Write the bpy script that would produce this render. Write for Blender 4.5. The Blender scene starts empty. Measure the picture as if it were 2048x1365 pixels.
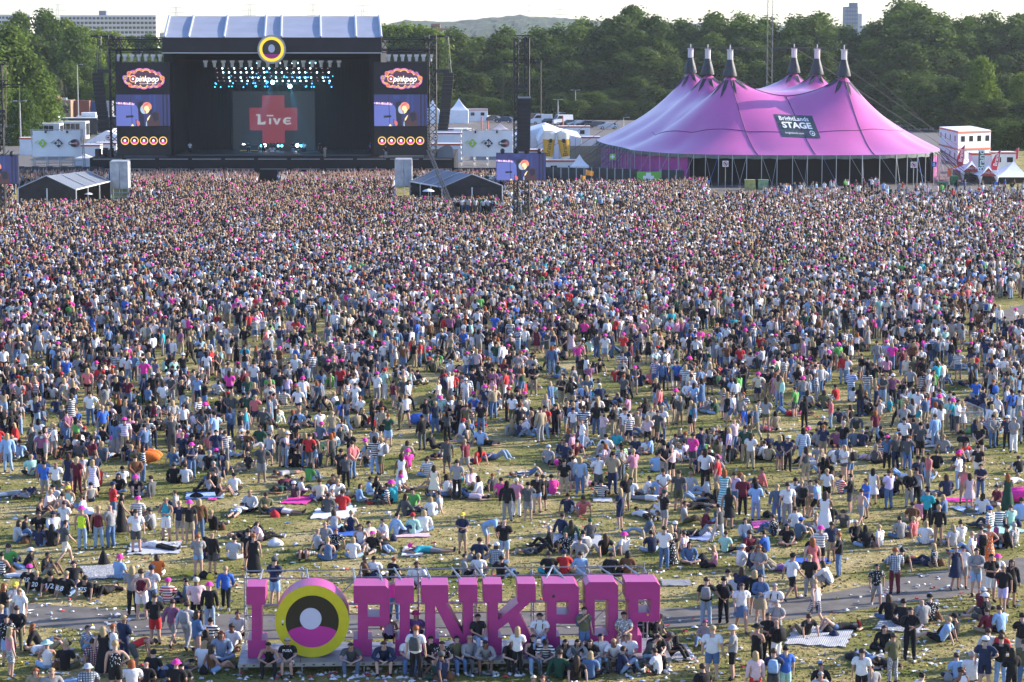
import bpy, bmesh, math, random
import numpy as np
from mathutils import Vector, Matrix, Euler, noise
R = math.radians
rnd = random.Random(7)
SC = bpy.context.scene
COL = SC.collection
# ---------------------------------------------------------------- camera, sky, sun
H = 20.5; F = 4800.0; PX = 1024.0; PY = 682.5; YH = 70.0
PITCH = math.atan((PY - YH) / F)
cam_d = bpy.data.cameras.new('camera'); cam = bpy.data.objects.new('camera', cam_d); COL.objects.link(cam)
cam.location = (0, 0, H); cam.rotation_euler = (math.pi / 2 - PITCH, 0, 0)
cam_d.sensor_width = 36; cam_d.lens = 36 * F / 2048; cam_d.clip_start = 1; cam_d.clip_end = 12000
SC.camera = cam
SUN_EL, SUN_AZ = R(20), R(73)          # azimuth from +Y towards +X: from the right, a little behind the scene
world = bpy.data.worlds.new('World'); SC.world = world; world.use_nodes = True
wn = world.node_tree.nodes; wl = world.node_tree.links; wn.clear()
sky = wn.new('ShaderNodeTexSky'); sky.sky_type = 'NISHITA'; sky.sun_disc = False
sky.sun_elevation = SUN_EL; sky.sun_rotation = SUN_AZ
sky.altitude = 100; sky.air_density = 1.0; sky.dust_density = .7; sky.ozone_density = 1.6
bg = wn.new('ShaderNodeBackground'); bg.inputs[1].default_value = 0.14
wo = wn.new('ShaderNodeOutputWorld')
tint = wn.new('ShaderNodeVectorMath'); tint.operation = 'MULTIPLY'; tint.inputs[1].default_value = (.90, .97, 1.24)   # white balance of the whole sky
wl.new(sky.outputs[0], tint.inputs[0]); wl.new(tint.outputs[0], bg.inputs[0]); wl.new(bg.outputs[0], wo.inputs[0])
sd = bpy.data.lights.new('sun', 'SUN'); sd.energy = 5.0; sd.angle = R(0.6); sd.color = (1.0, 0.90, 0.76)
sun = bpy.data.objects.new('sun', sd); COL.objects.link(sun)
sdir = Vector((math.sin(SUN_AZ) * math.cos(SUN_EL), math.cos(SUN_AZ) * math.cos(SUN_EL), math.sin(SUN_EL)))
sun.rotation_euler = sdir.to_track_quat('Z', 'Y').to_euler(); sun.location = (60, 20, 60)
SC.view_settings.view_transform = 'Standard'; SC.view_settings.look = 'None'
SC.view_settings.exposure = 1.15; SC.view_settings.gamma = 1.0; SC.view_settings.use_curve_mapping = False
# ---------------------------------------------------------------- pixel -> world (source photograph pixels)
cp, sp_ = math.cos(PITCH), math.sin(PITCH)
def ray(px, py):
    u = (px - PX) / F; v = -(py - PY) / F
    return Vector((u, cp + v * sp_, -sp_ + v * cp))
def G(px, py, z=0.0):
    d = ray(px, py); t = (z - H) / d.z
    return Vector((d.x * t, d.y * t, z))
def W(px, py, Y):
    d = ray(px, py); t = Y / d.y
    return Vector((d.x * t, Y, H + d.z * t))
# ---------------------------------------------------------------- materials
MATS = {}
def mat(name, col=(.5, .5, .5), rough=.7, metal=0, emit=0, noise_amt=0.0, noise_scale=6.0, spec=None, bump=0.0, ecol=None):
    if name in MATS: return MATS[name]
    m = bpy.data.materials.new(name); m.use_nodes = True; MATS[name] = m
    nt = m.node_tree; b = nt.nodes['Principled BSDF']
    b.inputs['Base Color'].default_value = (*col, 1); b.inputs['Roughness'].default_value = rough
    b.inputs['Metallic'].default_value = metal
    if spec is not None: b.inputs['Specular IOR Level'].default_value = spec
    if emit:
        b.inputs['Emission Color'].default_value = (*(ecol or col), 1); b.inputs['Emission Strength'].default_value = emit
    if noise_amt or bump:
        tc = nt.nodes.new('ShaderNodeTexCoord'); n = nt.nodes.new('ShaderNodeTexNoise')
        n.inputs['Scale'].default_value = noise_scale; n.inputs['Detail'].default_value = 5
        nt.links.new(tc.outputs['Object'], n.inputs['Vector'])
        if noise_amt:
            mr = nt.nodes.new('ShaderNodeMapRange'); mr.inputs[1].default_value = .3; mr.inputs[2].default_value = .7
            mr.inputs[3].default_value = 1 - noise_amt; mr.inputs[4].default_value = 1 + noise_amt * .6
            mx = nt.nodes.new('ShaderNodeVectorMath'); mx.operation = 'SCALE'; mx.inputs[0].default_value = col
            nt.links.new(n.outputs[0], mr.inputs[0]); nt.links.new(mr.outputs[0], mx.inputs['Scale'])
            nt.links.new(mx.outputs[0], b.inputs['Base Color'])
        if bump:
            bp = nt.nodes.new('ShaderNodeBump'); bp.inputs['Strength'].default_value = bump; bp.inputs['Distance'].default_value = .05
            nt.links.new(n.outputs[0], bp.inputs['Height']); nt.links.new(bp.outputs[0], b.inputs['Normal'])
    return m
# ---------------------------------------------------------------- mesh builder
class MB:
    def __init__(s): s.v = []; s.f = []; s.mi = []; s.sm = []
    def add(s, vs, fs, mi=0, smooth=False):
        o = len(s.v); s.v += [tuple(p) for p in vs]
        for f in fs: s.f.append([o + i for i in f]); s.mi.append(mi); s.sm.append(smooth)
        return s
    def box(s, a, b, mi=0):
        x0, y0, z0 = a; x1, y1, z1 = b
        return s.add([(x0,y0,z0),(x1,y0,z0),(x1,y1,z0),(x0,y1,z0),(x0,y0,z1),(x1,y0,z1),(x1,y1,z1),(x0,y1,z1)],
                     [(0,3,2,1),(4,5,6,7),(0,1,5,4),(1,2,6,5),(2,3,7,6),(3,0,4,7)], mi)
    def prism(s, pts, h, mi=0):            # pts: bottom loop (ccw from above), h: vector
        n = len(pts); h = Vector(h); vs = [Vector(p) for p in pts]; vs += [p + h for p in vs]
        fs = [list(range(n))[::-1], list(range(n, 2*n))] + [(i, (i+1) % n, n + (i+1) % n, n + i) for i in range(n)]
        return s.add(vs, fs, mi)
    def tube(s, a, b, r, n=6, r2=None, mi=0, cap=True, smooth=True):
        a = Vector(a); b = Vector(b); d = b - a
        if d.length < 1e-6: return s
        q = d.to_track_quat('Z', 'Y'); r2 = r if r2 is None else r2; vs = []
        for c, rr in ((a, r), (b, r2)):
            for i in range(n):
                t = 2 * math.pi * i / n; vs.append(c + q @ Vector((math.cos(t) * rr, math.sin(t) * rr, 0)))
        fs = [(i, (i+1) % n, n + (i+1) % n, n + i) for i in range(n)]
        s.add(vs, fs, mi, smooth and n > 4)
        if cap: s.add(vs, [tuple(range(n))[::-1], tuple(range(n, 2*n))], mi)
        return s
    def disc(s, c, r, n=20, nrm=(0,-1,0), mi=0, thick=0.0, sx=1, sz=1):
        c = Vector(c); q = Vector(nrm).normalized().to_track_quat('Z', 'X'); 
        vs = []
        nv = Vector(nrm).normalized(); rt = nv.cross(Vector((0,0,1)))
        if rt.length < .01: rt = Vector((1,0,0))
        rt.normalize(); up = rt.cross(nv)
        for i in range(n):
            t = 2 * math.pi * i / n; vs.append(c + rt * (-math.cos(t)) * r * sx + up * math.sin(t) * r * sz)
        if thick:
            vs2 = [p + nv * thick for p in vs]
            return s.add(vs + vs2, [tuple(range(n)), tuple(range(n, 2*n))[::-1]] + [(i, n+i, n+(i+1)%n, (i+1)%n) for i in range(n)], mi)
        return s.add(vs, [tuple(range(n))[::-1]], mi)
    def sphere(s, c, r, n=10, m=7, mi=0, sc=(1,1,1)):
        vs = []; fs = []
        for j in range(m + 1):
            p = math.pi * j / m
            for i in range(n):
                t = 2 * math.pi * i / n
                vs.append((c[0] + r*sc[0]*math.sin(p)*math.cos(t), c[1] + r*sc[1]*math.sin(p)*math.sin(t), c[2] + r*sc[2]*math.cos(p)))
        for j in range(m):
            for i in range(n):
                fs.append((j*n+i, (j+1)*n+i, (j+1)*n+(i+1)%n, j*n+(i+1)%n))
        return s.add(vs, fs, mi, True)
    def mesh(s, name, mats):
        me = bpy.data.meshes.new(name); me.from_pydata(s.v, [], s.f)
        for m in (mats if isinstance(mats, (list, tuple)) else [mats]): me.materials.append(m)
        me.polygons.foreach_set('material_index', s.mi); me.polygons.foreach_set('use_smooth', s.sm)
        me.update(); return me
    def build(s, name, mats, parent=None, loc=None, rot=None):
        return link(name, s.mesh(name, mats), parent, loc, rot)
def link(name, me, parent=None, loc=None, rot=None):
    o = bpy.data.objects.new(name, me); COL.objects.link(o)
    if parent is not None: o.parent = parent
    if loc is not None: o.location = loc
    if rot is not None: o.rotation_euler = rot
    return o
def tag(o, label=None, cat=None, group=None, kind=None):
    if label: o['label'] = label
    if cat: o['category'] = cat
    if group: o['group'] = group
    if kind: o['kind'] = kind
    return o
def thing(name, label, cat, loc=(0,0,0), rz=0, group=None):
    o = link(name, None, None, loc, (0, 0, rz)); o.empty_display_size = .5
    return tag(o, label, cat, group)
def kids(o): return [c for c in bpy.data.objects if c.parent == o]
def copy_tree(root, childmap, loc, rz=0, label=None, scale=None):
    r = root.copy(); COL.objects.link(r); r.location = loc; r.rotation_euler = (0, 0, rz)
    if scale: r.scale = scale
    if label: r['label'] = label
    def rec(o, n):
        for c in childmap.get(o.name, []):
            d = c.copy(); COL.objects.link(d); d.parent = n; rec(c, d)
    rec(root, r); return r
def childmap_of(root):
    cm = {}
    for o in bpy.data.objects:
        if o.parent is not None: cm.setdefault(o.parent.name, []).append(o)
    return cm
DG = None
def eval_mesh(o):
    dg = bpy.context.evaluated_depsgraph_get(); dg.update()
    e = o.evaluated_get(dg); return bpy.data.meshes.new_from_object(e, depsgraph=dg)
def text_mesh(txt, size, extrude=0.0, shear=0.0, bold=0.0, align='CENTER', spacing=1.0):
    cu = bpy.data.curves.new('lettering', 'FONT'); cu.body = txt; cu.size = size; cu.extrude = extrude
    cu.shear = shear; cu.offset = bold; cu.align_x = align; cu.align_y = 'CENTER'; cu.space_character = spacing; cu.resolution_u = 3
    o = bpy.data.objects.new('lettering', cu); COL.objects.link(o)
    me = eval_mesh(o); bpy.data.objects.remove(o); bpy.data.curves.remove(cu); return me
def text(name, txt, size, m, parent, loc, rz=0, extrude=.01, roll=0, rx=math.pi/2, sx=1.0, **k):
    me = text_mesh(txt, size, extrude, **k); me.materials.clear(); me.materials.append(m)
    o = link(name, me, parent, loc, (rx, roll, rz)); o.scale = (sx, 1, 1)
    if roll:
        o.rotation_euler = (Matrix.Rotation(rz, 3, 'Z') @ Matrix.Rotation(rx, 3, 'X') @ Matrix.Rotation(roll, 3, 'Z')).to_euler()
    return o
# ---------------------------------------------------------------- people
def objcol_mat(name, rough=.85, kind='plain'):
    m = bpy.data.materials.new(name); m.use_nodes = True; nt = m.node_tree; b = nt.nodes['Principled BSDF']
    b.inputs['Roughness'].default_value = rough; b.inputs['Specular IOR Level'].default_value = .25
    oi = nt.nodes.new('ShaderNodeObjectInfo'); src = oi.outputs['Color']
    _pattern(nt, b, src, kind); return m
def _pattern(nt, b, src, kind, fac_src=None):
    N, L = nt.nodes, nt.links
    tc = N.new('ShaderNodeTexCoord')
    if kind == 'plain':
        n = N.new('ShaderNodeTexNoise'); n.inputs['Scale'].default_value = 9; L.new(tc.outputs['Object'], n.inputs['Vector'])
        mr = N.new('ShaderNodeMapRange'); mr.inputs[3].default_value = .72; mr.inputs[4].default_value = 1.2
        L.new(n.outputs[0], mr.inputs[0])
        sc = N.new('ShaderNodeVectorMath'); sc.operation = 'SCALE'; L.new(src, sc.inputs[0]); L.new(mr.outputs[0], sc.inputs['Scale'])
        L.new(sc.outputs[0], b.inputs['Base Color'])
        bp = N.new('ShaderNodeBump'); bp.inputs['Strength'].default_value = .5; bp.inputs['Distance'].default_value = .03
        L.new(n.outputs[0], bp.inputs['Height']); L.new(bp.outputs[0], b.inputs['Normal']); return
    mix = N.new('ShaderNodeMix'); mix.data_type = 'RGBA'; L.new(src, mix.inputs[6]); mix.inputs[7].default_value = (.72, .72, .72, 1)
    if kind == 'stripes':
        w = N.new('ShaderNodeTexWave'); w.bands_direction = 'Z'; w.inputs['Scale'].default_value = 3.2; L.new(tc.outputs['Object'], w.inputs['Vector'])
        g = N.new('ShaderNodeMath'); g.operation = 'GREATER_THAN'; g.inputs[1].default_value = .5; L.new(w.outputs[1], g.inputs[0]); f = g.outputs[0]
    elif kind == 'plaid':
        a = N.new('ShaderNodeTexWave'); a.bands_direction = 'Z'; a.inputs['Scale'].default_value = 4.5; L.new(tc.outputs['Object'], a.inputs['Vector'])
        c = N.new('ShaderNodeTexWave'); c.bands_direction = 'X'; c.inputs['Scale'].default_value = 4.5; L.new(tc.outputs['Object'], c.inputs['Vector'])
        g = N.new('ShaderNodeMath'); g.operation = 'MULTIPLY'; L.new(a.outputs[1], g.inputs[0]); L.new(c.outputs[1], g.inputs[1]); f = g.outputs[0]
    else:
        v = N.new('ShaderNodeTexVoronoi'); v.inputs['Scale'].default_value = 16; L.new(tc.outputs['Object'], v.inputs['Vector'])
        g = N.new('ShaderNodeMath'); g.operation = 'LESS_THAN'; g.inputs[1].default_value = .32; L.new(v.outputs[0], g.inputs[0]); f = g.outputs[0]
    L.new(f, mix.inputs[0]); L.new(mix.outputs[2], b.inputs['Base Color'])
PM = {k: objcol_mat('cloth_' + k, kind=k) for k in ('plain', 'stripes', 'plaid', 'print')}
PM['skin'] = objcol_mat('skin', .6); PM['hair'] = objcol_mat('hair', .55)
EYE = mat('eye_dark', (.03, .02, .02), .4); SOLE = mat('sole', (.5, .5, .5), .8)
def inst_mat(role, rough=.85):
    m = bpy.data.materials.new('crowd_' + role); m.use_nodes = True; nt = m.node_tree; b = nt.nodes['Principled BSDF']
    b.inputs['Roughness'].default_value = rough; b.inputs['Specular IOR Level'].default_value = .25
    a = nt.nodes.new('ShaderNodeAttribute'); a.attribute_type = 'INSTANCER'; a.attribute_name = 'c_' + role
    if role != 'top': _pattern(nt, b, a.outputs['Color'], 'plain'); return m
    N, L = nt.nodes, nt.links
    tc = N.new('ShaderNodeTexCoord'); w = N.new('ShaderNodeTexWave'); w.bands_direction = 'Z'; w.inputs['Scale'].default_value = 3.2
    L.new(tc.outputs['Object'], w.inputs['Vector'])
    pa = N.new('ShaderNodeAttribute'); pa.attribute_type = 'INSTANCER'; pa.attribute_name = 'c_pat'
    g = N.new('ShaderNodeMath'); g.operation = 'GREATER_THAN'; g.inputs[1].default_value = .55; L.new(w.outputs[1], g.inputs[0])
    mu = N.new('ShaderNodeMath'); mu.operation = 'MULTIPLY'; L.new(g.outputs[0], mu.inputs[0]); L.new(pa.outputs['Fac'], mu.inputs[1])
    mix = N.new('ShaderNodeMix'); mix.data_type = 'RGBA'; L.new(a.outputs['Color'], mix.inputs[6]); mix.inputs[7].default_value = (.7, .7, .7, 1)
    L.new(mu.outputs[0], mix.inputs[0]); L.new(mix.outputs[2], b.inputs['Base Color'])
    return m
IM = {r: inst_mat(r) for r in ('skin', 'top', 'leg', 'hair', 'shoe', 'hat')}

# joints: side tuples are given for the person's own right (+x) then left (-x); a person faces +y
def P_(pel, chest, neck, head, rt, lt, rl, ll, up=(0, 0, 1), fw=(0, 1, 0), shw=.185, sup=None):
    return dict(pel=pel, chest=chest, neck=neck, head=head, arms=(rt, lt), legs=(rl, ll), up=up, fw=fw, shw=shw, sup=sup)
def stand(rt=((.24,-.02,1.13),(.26,.05,.87)), lt=((-.24,-.02,1.13),(-.26,.05,.87)), rl=None, ll=None, lean=0, look=0):
    rl = rl or ((.10,.02,.50),(.12,-.02,.09)); ll = ll or ((-.10,.02,.50),(-.12,-.02,.09))
    return P_((0,0,.93),(0,-.01+lean*.4,1.30),(0,-.01+lean*.7,1.47),(0,.02+lean,1.61),rt,lt,rl,ll,fw=(math.sin(R(look)),math.cos(R(look)),0))
def sitg(rt, lt, rl, ll, back=0.0, lookz=0, z=.11, rot=0):
    y = -back
    return P_((0,0,z),(0,-.02+y*.75,z+.40-abs(back)*.15),(0,.01+y*1.1,z+.56-abs(back)*.3),(0,.05+y*1.15,z+.69-abs(back)*.3),rt,lt,rl,ll)
POSES = {
 'st': stand(),
 'sk': stand(rl=((.09,.06,.50),(.16,.02,.09)), look=20),
 'sf': stand(rt=((.23,.04,1.15),(.02,.20,1.14)), lt=((-.23,.04,1.15),(-.04,.22,1.10))),
 'sh': stand(rt=((.36,-.06,1.18),(.17,.03,1.03)), lt=((-.24,-.02,1.13),(-.26,.05,.87)), look=-15),
 'sb': stand(rt=((.26,-.13,1.16),(.06,-.18,.98)), lt=((-.26,-.13,1.16),(-.06,-.18,.96))),
 'sp': stand(rt=((.27,.10,1.22),(.10,.22,1.44)), look=10),
 'sr': stand(rt=((.27,.12,1.62),(.22,.14,1.90))),
 's2': stand(rt=((.28,.08,1.62),(.30,.10,1.90)), lt=((-.28,.08,1.62),(-.28,.10,1.88))),
 'sw': stand(rt=((.25,.10,1.15),(.24,.28,.95)), lt=((-.25,-.12,1.15),(-.26,-.14,.90)),
            rl=((.09,-.06,.50),(.10,-.34,.16)), ll=((-.09,.22,.53),(-.10,.30,.09)), lean=.05),
 'gk': sitg(((.27,.06,.32),(.16,.26,.16)), ((-.27,.06,.32),(-.16,.26,.18)), ((.34,.30,.16),(-.08,.36,.08)), ((-.34,.30,.16),(.08,.44,.08)), back=-.02),
 'gn': sitg(((.25,.14,.34),(.10,.40,.36)), ((-.25,.14,.34),(-.08,.42,.34)), ((.13,.40,.50),(.12,.60,.09)), ((-.12,.42,.50),(-.11,.66,.09)), back=-.06),
 'gl': sitg(((.26,-.30,.36),(.27,-.40,.07)), ((-.25,-.30,.36),(-.26,-.40,.07)), ((.12,.44,.22),(.12,.86,.08)), ((-.13,.44,.30),(-.12,.78,.08)), back=.22),
 'gs': sitg(((.25,.10,.32),(.12,.30,.22)), ((-.28,-.12,.34),(-.30,-.20,.07)), ((.16,.42,.36),(.14,.62,.09)), ((-.20,.42,.14),(-.10,.74,.07)), back=.04),
 'lb': P_((0,0,.13),(0,-.40,.14),(0,-.58,.14),(0,-.74,.16),((.36,-.30,.08),(.12,-.18,.26)),((-.40,-.60,.08),(-.20,-.84,.08)),((.12,.34,.46),(.12,.52,.08)),((-.12,.36,.42),(-.12,.60,.08)),up=(0,-1,.1),fw=(0,.1,1)),
 'lf': P_((0,0,.14),(0,-.38,.15),(0,-.54,.20),(0,-.70,.27),((.30,-.62,.07),(.12,-.82,.10)),((-.30,-.62,.07),(-.12,-.82,.10)),((.11,.44,.10),(.14,.86,.09)),((-.11,.44,.10),(-.10,.86,.09)),up=(0,-.75,.6),fw=(0,-.6,-.75)),
 'bs': P_((0,0,.46),(0,-.01,.84),(0,.01,1.01),(0,.05,1.15),((.24,.08,.68),(.09,.30,.62)),((-.24,.08,.68),(-.10,.32,.62)),((.13,.44,.50),(.13,.46,.09)),((-.12,.44,.50),(-.14,.40,.09))),
 'bl': P_((0,0,.46),(0,.16,.80),(0,.27,.95),(0,.36,1.06),((.30,.34,.62),(.08,.52,.56)),((-.30,.34,.62),(-.07,.54,.54)),((.19,.44,.50),(.17,.48,.09)),((-.19,.44,.50),(-.18,.44,.09)),fw=(0,.9,-.3),up=(0,.3,.9)),
 'cr': P_((0,-.08,.26),(0,.08,.60),(0,.14,.76),(0,.20,.88),((.26,.22,.54),(.10,.40,.44)),((-.26,.22,.54),(-.08,.42,.46)),((.16,.32,.48),(.14,.10,.09)),((-.14,.34,.46),(-.14,.10,.09))),
 'bd': P_((0,-.15,.90),(0,.20,1.08),(0,.36,1.06),(0,.50,1.00),((.24,.30,.84),(.14,.34,.56)),((-.24,.30,.84),(-.14,.34,.56)),((.11,-.04,.48),(.12,-.06,.09)),((-.11,-.04,.48),(-.12,-.06,.09)),up=(0,.8,-.2),fw=(0,-.2,-1)),
}
POSES['bx'] = dict(POSES['bs'])
def skeleton(ps):
    V = []; Rr = []; E = []; B = []      # B: (a, b, region, ra)
    def n(p, r): V.append(Vector(p)); Rr.append(r); return len(V) - 1
    pel, chest, neck, head = map(Vector, (ps['pel'], ps['chest'], ps['neck'], ps['head']))
    p = n(pel, .135); w = n(pel.lerp(chest, .45), .120); c = n(chest, .136); nk = n(neck, .052)
    up = Vector(ps['up']).normalized()
    h0 = n(head - up * .03, .074); h1 = n(head + up * .045, .086); 
    E += [(p, w), (w, c), (c, nk), (nk, h0), (h0, h1)]
    B += [(p, w, 'torso'), (w, c, 'torso'), (c, nk, 'neckb'), (nk, h0, 'neck'), (h0, h1, 'head')]
    tor = (neck - pel).normalized(); side = Vector((1, 0, 0))
    for sg, (el, wr) in zip((1, -1), ps['arms']):
        shp = chest.lerp(neck, .55) + side * sg * ps['shw']
        s = n(shp, .058); e = n(el, .040); wv = n(wr, .029)
        d = (Vector(wr) - Vector(el)).normalized(); hv = n(Vector(wr) + d * .085, .030)
        E += [(c, s), (s, e), (e, wv), (wv, hv)]
        B += [(c, s, 'shoulder'), (s, e, 'uparm'), (e, wv, 'forearm'), (wv, hv, 'hand')]
    fts = []
    for sg, (kn, an) in zip((1, -1), ps['legs']):
        hp = n(pel + side * sg * .088 - tor * .03, .092); k = n(kn, .060); a = n(an, .040)
        kd = (Vector(kn) - Vector(an)).normalized()
        f = Vector((0, 1, 0)); f = f - kd * f.dot(kd)
        if f.length < .35: f = Vector((0, .25, 1)); f = f - kd * f.dot(kd)
        f.normalize()
        tp = Vector(an) + f * .135 - kd * .045; t_ = n(tp, .032)
        E += [(p, hp), (hp, k), (k, a), (a, t_)]
        B += [(p, hp, 'hip'), (hp, k, 'thigh'), (k, a, 'calf'), (a, t_, 'foot')]
        fts.append((Vector(an), tp))
    return V, Rr, E, B, fts
def body_mesh(pose):
    ps = POSES[pose]; V, Rr, E, B, fts = skeleton(ps)
    me = bpy.data.meshes.new('b'); me.from_pydata([tuple(v) for v in V], E, [])
    o = bpy.data.objects.new('b', me); COL.objects.link(o)
    m = o.modifiers.new('s', 'SKIN'); m.branch_smoothing = .3
    for i, r in enumerate(Rr):
        sv = me.skin_vertices[0].data[i]; sv.radius = (r, r); sv.use_root = (i == 0)
    s = o.modifiers.new('u', 'SUBSURF'); s.levels = 1; s.render_levels = 1
    out = eval_mesh(o); bpy.data.objects.remove(o)
    v = np.empty(len(out.vertices) * 3); out.vertices.foreach_get('co', v); v = v.reshape(-1, 3)
    faces = [tuple(p.vertices) for p in out.polygons]
    A = np.array([V[a] for a, b, r in B]); Bb = np.array([V[b] for a, b, r in B]); ra = np.array([Rr[a] for a, b, r in B]); rb = np.array([Rr[b] for a, b, r in B])
    regs = [r for a, b, r in B]
    D = Bb - A; L2 = (D * D).sum(1)
    fc = np.array([v[list(f)].mean(0) for f in faces])
    T = ((fc[:, None, :] - A) * D).sum(2) / L2; Tc = np.clip(T, 0, 1)
    d = np.linalg.norm(fc[:, None, :] - (A + Tc[..., None] * D), axis=2) / (ra + (rb - ra) * Tc)
    k = d.argmin(1)
    reg = [regs[i] for i in k]; tt = [Tc[j, i] for j, i in enumerate(k)]
    idx = [i % 100 for i in k]
    # vertex normals
    me2 = out; nr = np.empty(len(me2.vertices) * 3)
    try: me2.vertex_normals.foreach_get('vector', nr)
    except Exception: nr = np.array([c for x in me2.vertices for c in x.normal])
    nr = nr.reshape(-1, 3)
    ta = np.array(ps['pel']); tb = np.array(ps['chest']); td = (tb - ta); 
    tz = ((fc - ta) * td).sum(1) / (td * td).sum()
    return dict(v=v, f=faces, reg=reg, t=tt, n=nr, tz=tz, ps=ps, fts=fts)
BODY = {}
def body(pose):
    if pose not in BODY: BODY[pose] = body_mesh(pose)
    return BODY[pose]
def subm(bd, pred, off):
    sel = [i for i in range(len(bd['f'])) if pred(bd['reg'][i], bd['t'][i], bd['tz'][i])]
    used = sorted({j for i in sel for j in bd['f'][i]}); mp = {j: a for a, j in enumerate(used)}
    vs = bd['v'][used] + bd['n'][used] * off
    # soft creases
    vs = vs + bd['n'][used] * (np.sin(vs[:, 2:3] * 38 + vs[:, 0:1] * 21) * .004)
    return [tuple(x) for x in vs], [[mp[j] for j in bd['f'][i]] for i in sel]
def frame(ps):
    up = Vector(ps['up']).normalized(); fw = Vector(ps['fw']); fw = (fw - up * fw.dot(up)).normalized(); sd_ = fw.cross(up)
    return Matrix((sd_, fw, up)).transposed()
UPPER = ('torso', 'neckb', 'shoulder')
def part_geo(kind, pose):
    """list of (verts, faces, smooth) for one garment / body of a pose"""
    bd = body(pose); ps = bd['ps']; M = frame(ps); hc = Vector(ps['head'])
    def hp(x, y, z): return tuple(hc + M @ Vector((x, y, z)))
    if kind == 'body':
        vs = [tuple(x) for x in bd['v']]; fs = [list(f) for f in bd['f']]
        mb = MB(); mb.add(vs, fs, 0, True)
        mb.add([hp(-.014,.085,.03), hp(.014,.085,.03), hp(.017,.112,-.015), hp(-.017,.112,-.015), hp(0,.085,-.022)], [(0,1,2,3),(1,4,2),(0,3,4),(3,2,4)])   # nose
        for s in (1, -1):
            mb.add([hp(s*.082,-.01,.03), hp(s*.098,-.025,.03), hp(s*.095,-.02,-.02), hp(s*.082,0,-.025)], [(0,1,2,3) if s < 0 else (3,2,1,0)])
            mb.add([hp(s*.045,.083,.028), hp(s*.018,.090,.028), hp(s*.018,.092,.016), hp(s*.045,.085,.016)], [(0,1,2,3)], 1)
        mb.add([hp(-.022,.086,-.040), hp(.022,.086,-.040), hp(.016,.084,-.050), hp(-.016,.084,-.050)], [(0,1,2,3)], 1)
        for (el, wr) in ps['arms']:       # five fingers on each hand
            el = Vector(el); wr = Vector(wr); d = (wr - el).normalized(); sdv = d.cross(Vector((0, 0, 1)))
            if sdv.length < .3: sdv = d.cross(Vector((1, 0, 0)))
            sdv.normalize(); cu = d.cross(sdv)
            for q, (o_, ln) in enumerate(((-.024, .065), (-.008, .08), (.008, .076), (.024, .055))):
                a = wr + d * .085 + sdv * o_; b = a + d * ln * .6 + cu * .01
                mb.tube(a, b, .009, 4, .008, 0, False); mb.tube(b, b + d * ln * .35 + cu * .02, .008, 4, .006)
            mb.tube(wr + d * .03 + sdv * .025, wr + d * .08 + sdv * .055, .011, 4, .008)
        return mb
    mb = MB()
    legcut = {'long': ('thigh', 'calf')}
    if kind == 'tee':   vs, fs = subm(bd, lambda r, t, z: (r in UPPER and not (r == 'neckb' and t > .55) and (r != 'torso' or z > -.06)) or (r == 'hip' and z > -.02) or (r == 'uparm' and t < .66), .030)
    elif kind == 'sweater': vs, fs = subm(bd, lambda r, t, z: (r in UPPER and not (r == 'neckb' and t > .7)) or (r == 'hip' and z > -.10) or r == 'uparm' or (r == 'forearm' and t < .93), .026)
    elif kind == 'tank': vs, fs = subm(bd, lambda r, t, z: (r == 'torso' and z > -.04) or (r == 'hip' and z > .0) or (r == 'neckb' and t < .35) or (r == 'shoulder' and t < .45), .016)
    elif kind == 'trousers': vs, fs = subm(bd, lambda r, t, z: (r in ('hip', 'thigh') or (r == 'calf' and t < .96) or (r == 'torso' and z < .22)), .014)
    elif kind == 'shorts': vs, fs = subm(bd, lambda r, t, z: (r in ('hip',) or (r == 'thigh' and t < .86) or (r == 'torso' and z < .22)), .024)
    elif kind == 'hotpants': vs, fs = subm(bd, lambda r, t, z: (r in ('hip',) or (r == 'thigh' and t < .42) or (r == 'torso' and z < .22)), .018)
    elif kind == 'shoes':
        vs, fs = subm(bd, lambda r, t, z: r == 'foot' or (r == 'calf' and t > .97), .012)
    elif kind in ('skirt', 'dress', 'longdress'):
        pel = Vector(ps['pel']); n = 14; rings = []
        if kind == 'skirt': zs = ((.13, .135), (.02, .165), (-.16, .205), (-.36, .235))
        elif kind == 'dress': zs = ((.13, .135), (.02, .165), (-.16, .205), (-.40, .250))
        else: zs = ((.13, .135), (.0, .165), (-.3, .215), (-.62, .26), (-.78, .28))
        vs = []; fs = []
        for j, (dz, rr) in enumerate(zs):
            for i in range(n):
                a = 2 * math.pi * i / n; q = rr * (1 + .07 * math.sin(a * 5 + j))
                vs.append((pel.x + q * math.cos(a), pel.y + q * .82 * math.sin(a), pel.z + dz))
        for j in range(len(zs) - 1):
            for i in range(n): fs.append((j*n+i, (j+1)*n+i, (j+1)*n+(i+1)%n, j*n+(i+1)%n))
        if kind != 'skirt':
            v2, f2 = subm(bd, lambda r, t, z: (r == 'torso') or (r == 'neckb' and t < .4) or (r == 'shoulder' and t < .8), .020)
            o_ = len(vs); vs += v2; fs += [[o_ + i for i in f] for f in f2]
    elif kind in ('hair', 'hairlong', 'hairbun'):
        n, m = 12, 8; vs = []; fs = []
        for j in range(m + 1):
            p = math.pi * j / m
            for i in range(n):
                a = 2 * math.pi * i / n; x = math.sin(p) * math.cos(a); y = math.sin(p) * math.sin(a); z = math.cos(p)
                k = 1 + .05 * math.sin(5 * a + 3 * j)
                X, Y_, Z = .098 * x * k, -.008 + .104 * y * k, .020 + .108 * z * k
                if kind == 'hairlong' and y < .35 and z < -.05:
                    dep = (-.05 - z); Z -= dep * .34; Y_ -= .02 + .03 * dep; X *= 1.12
                vs.append(hp(X, Y_, Z))
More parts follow.
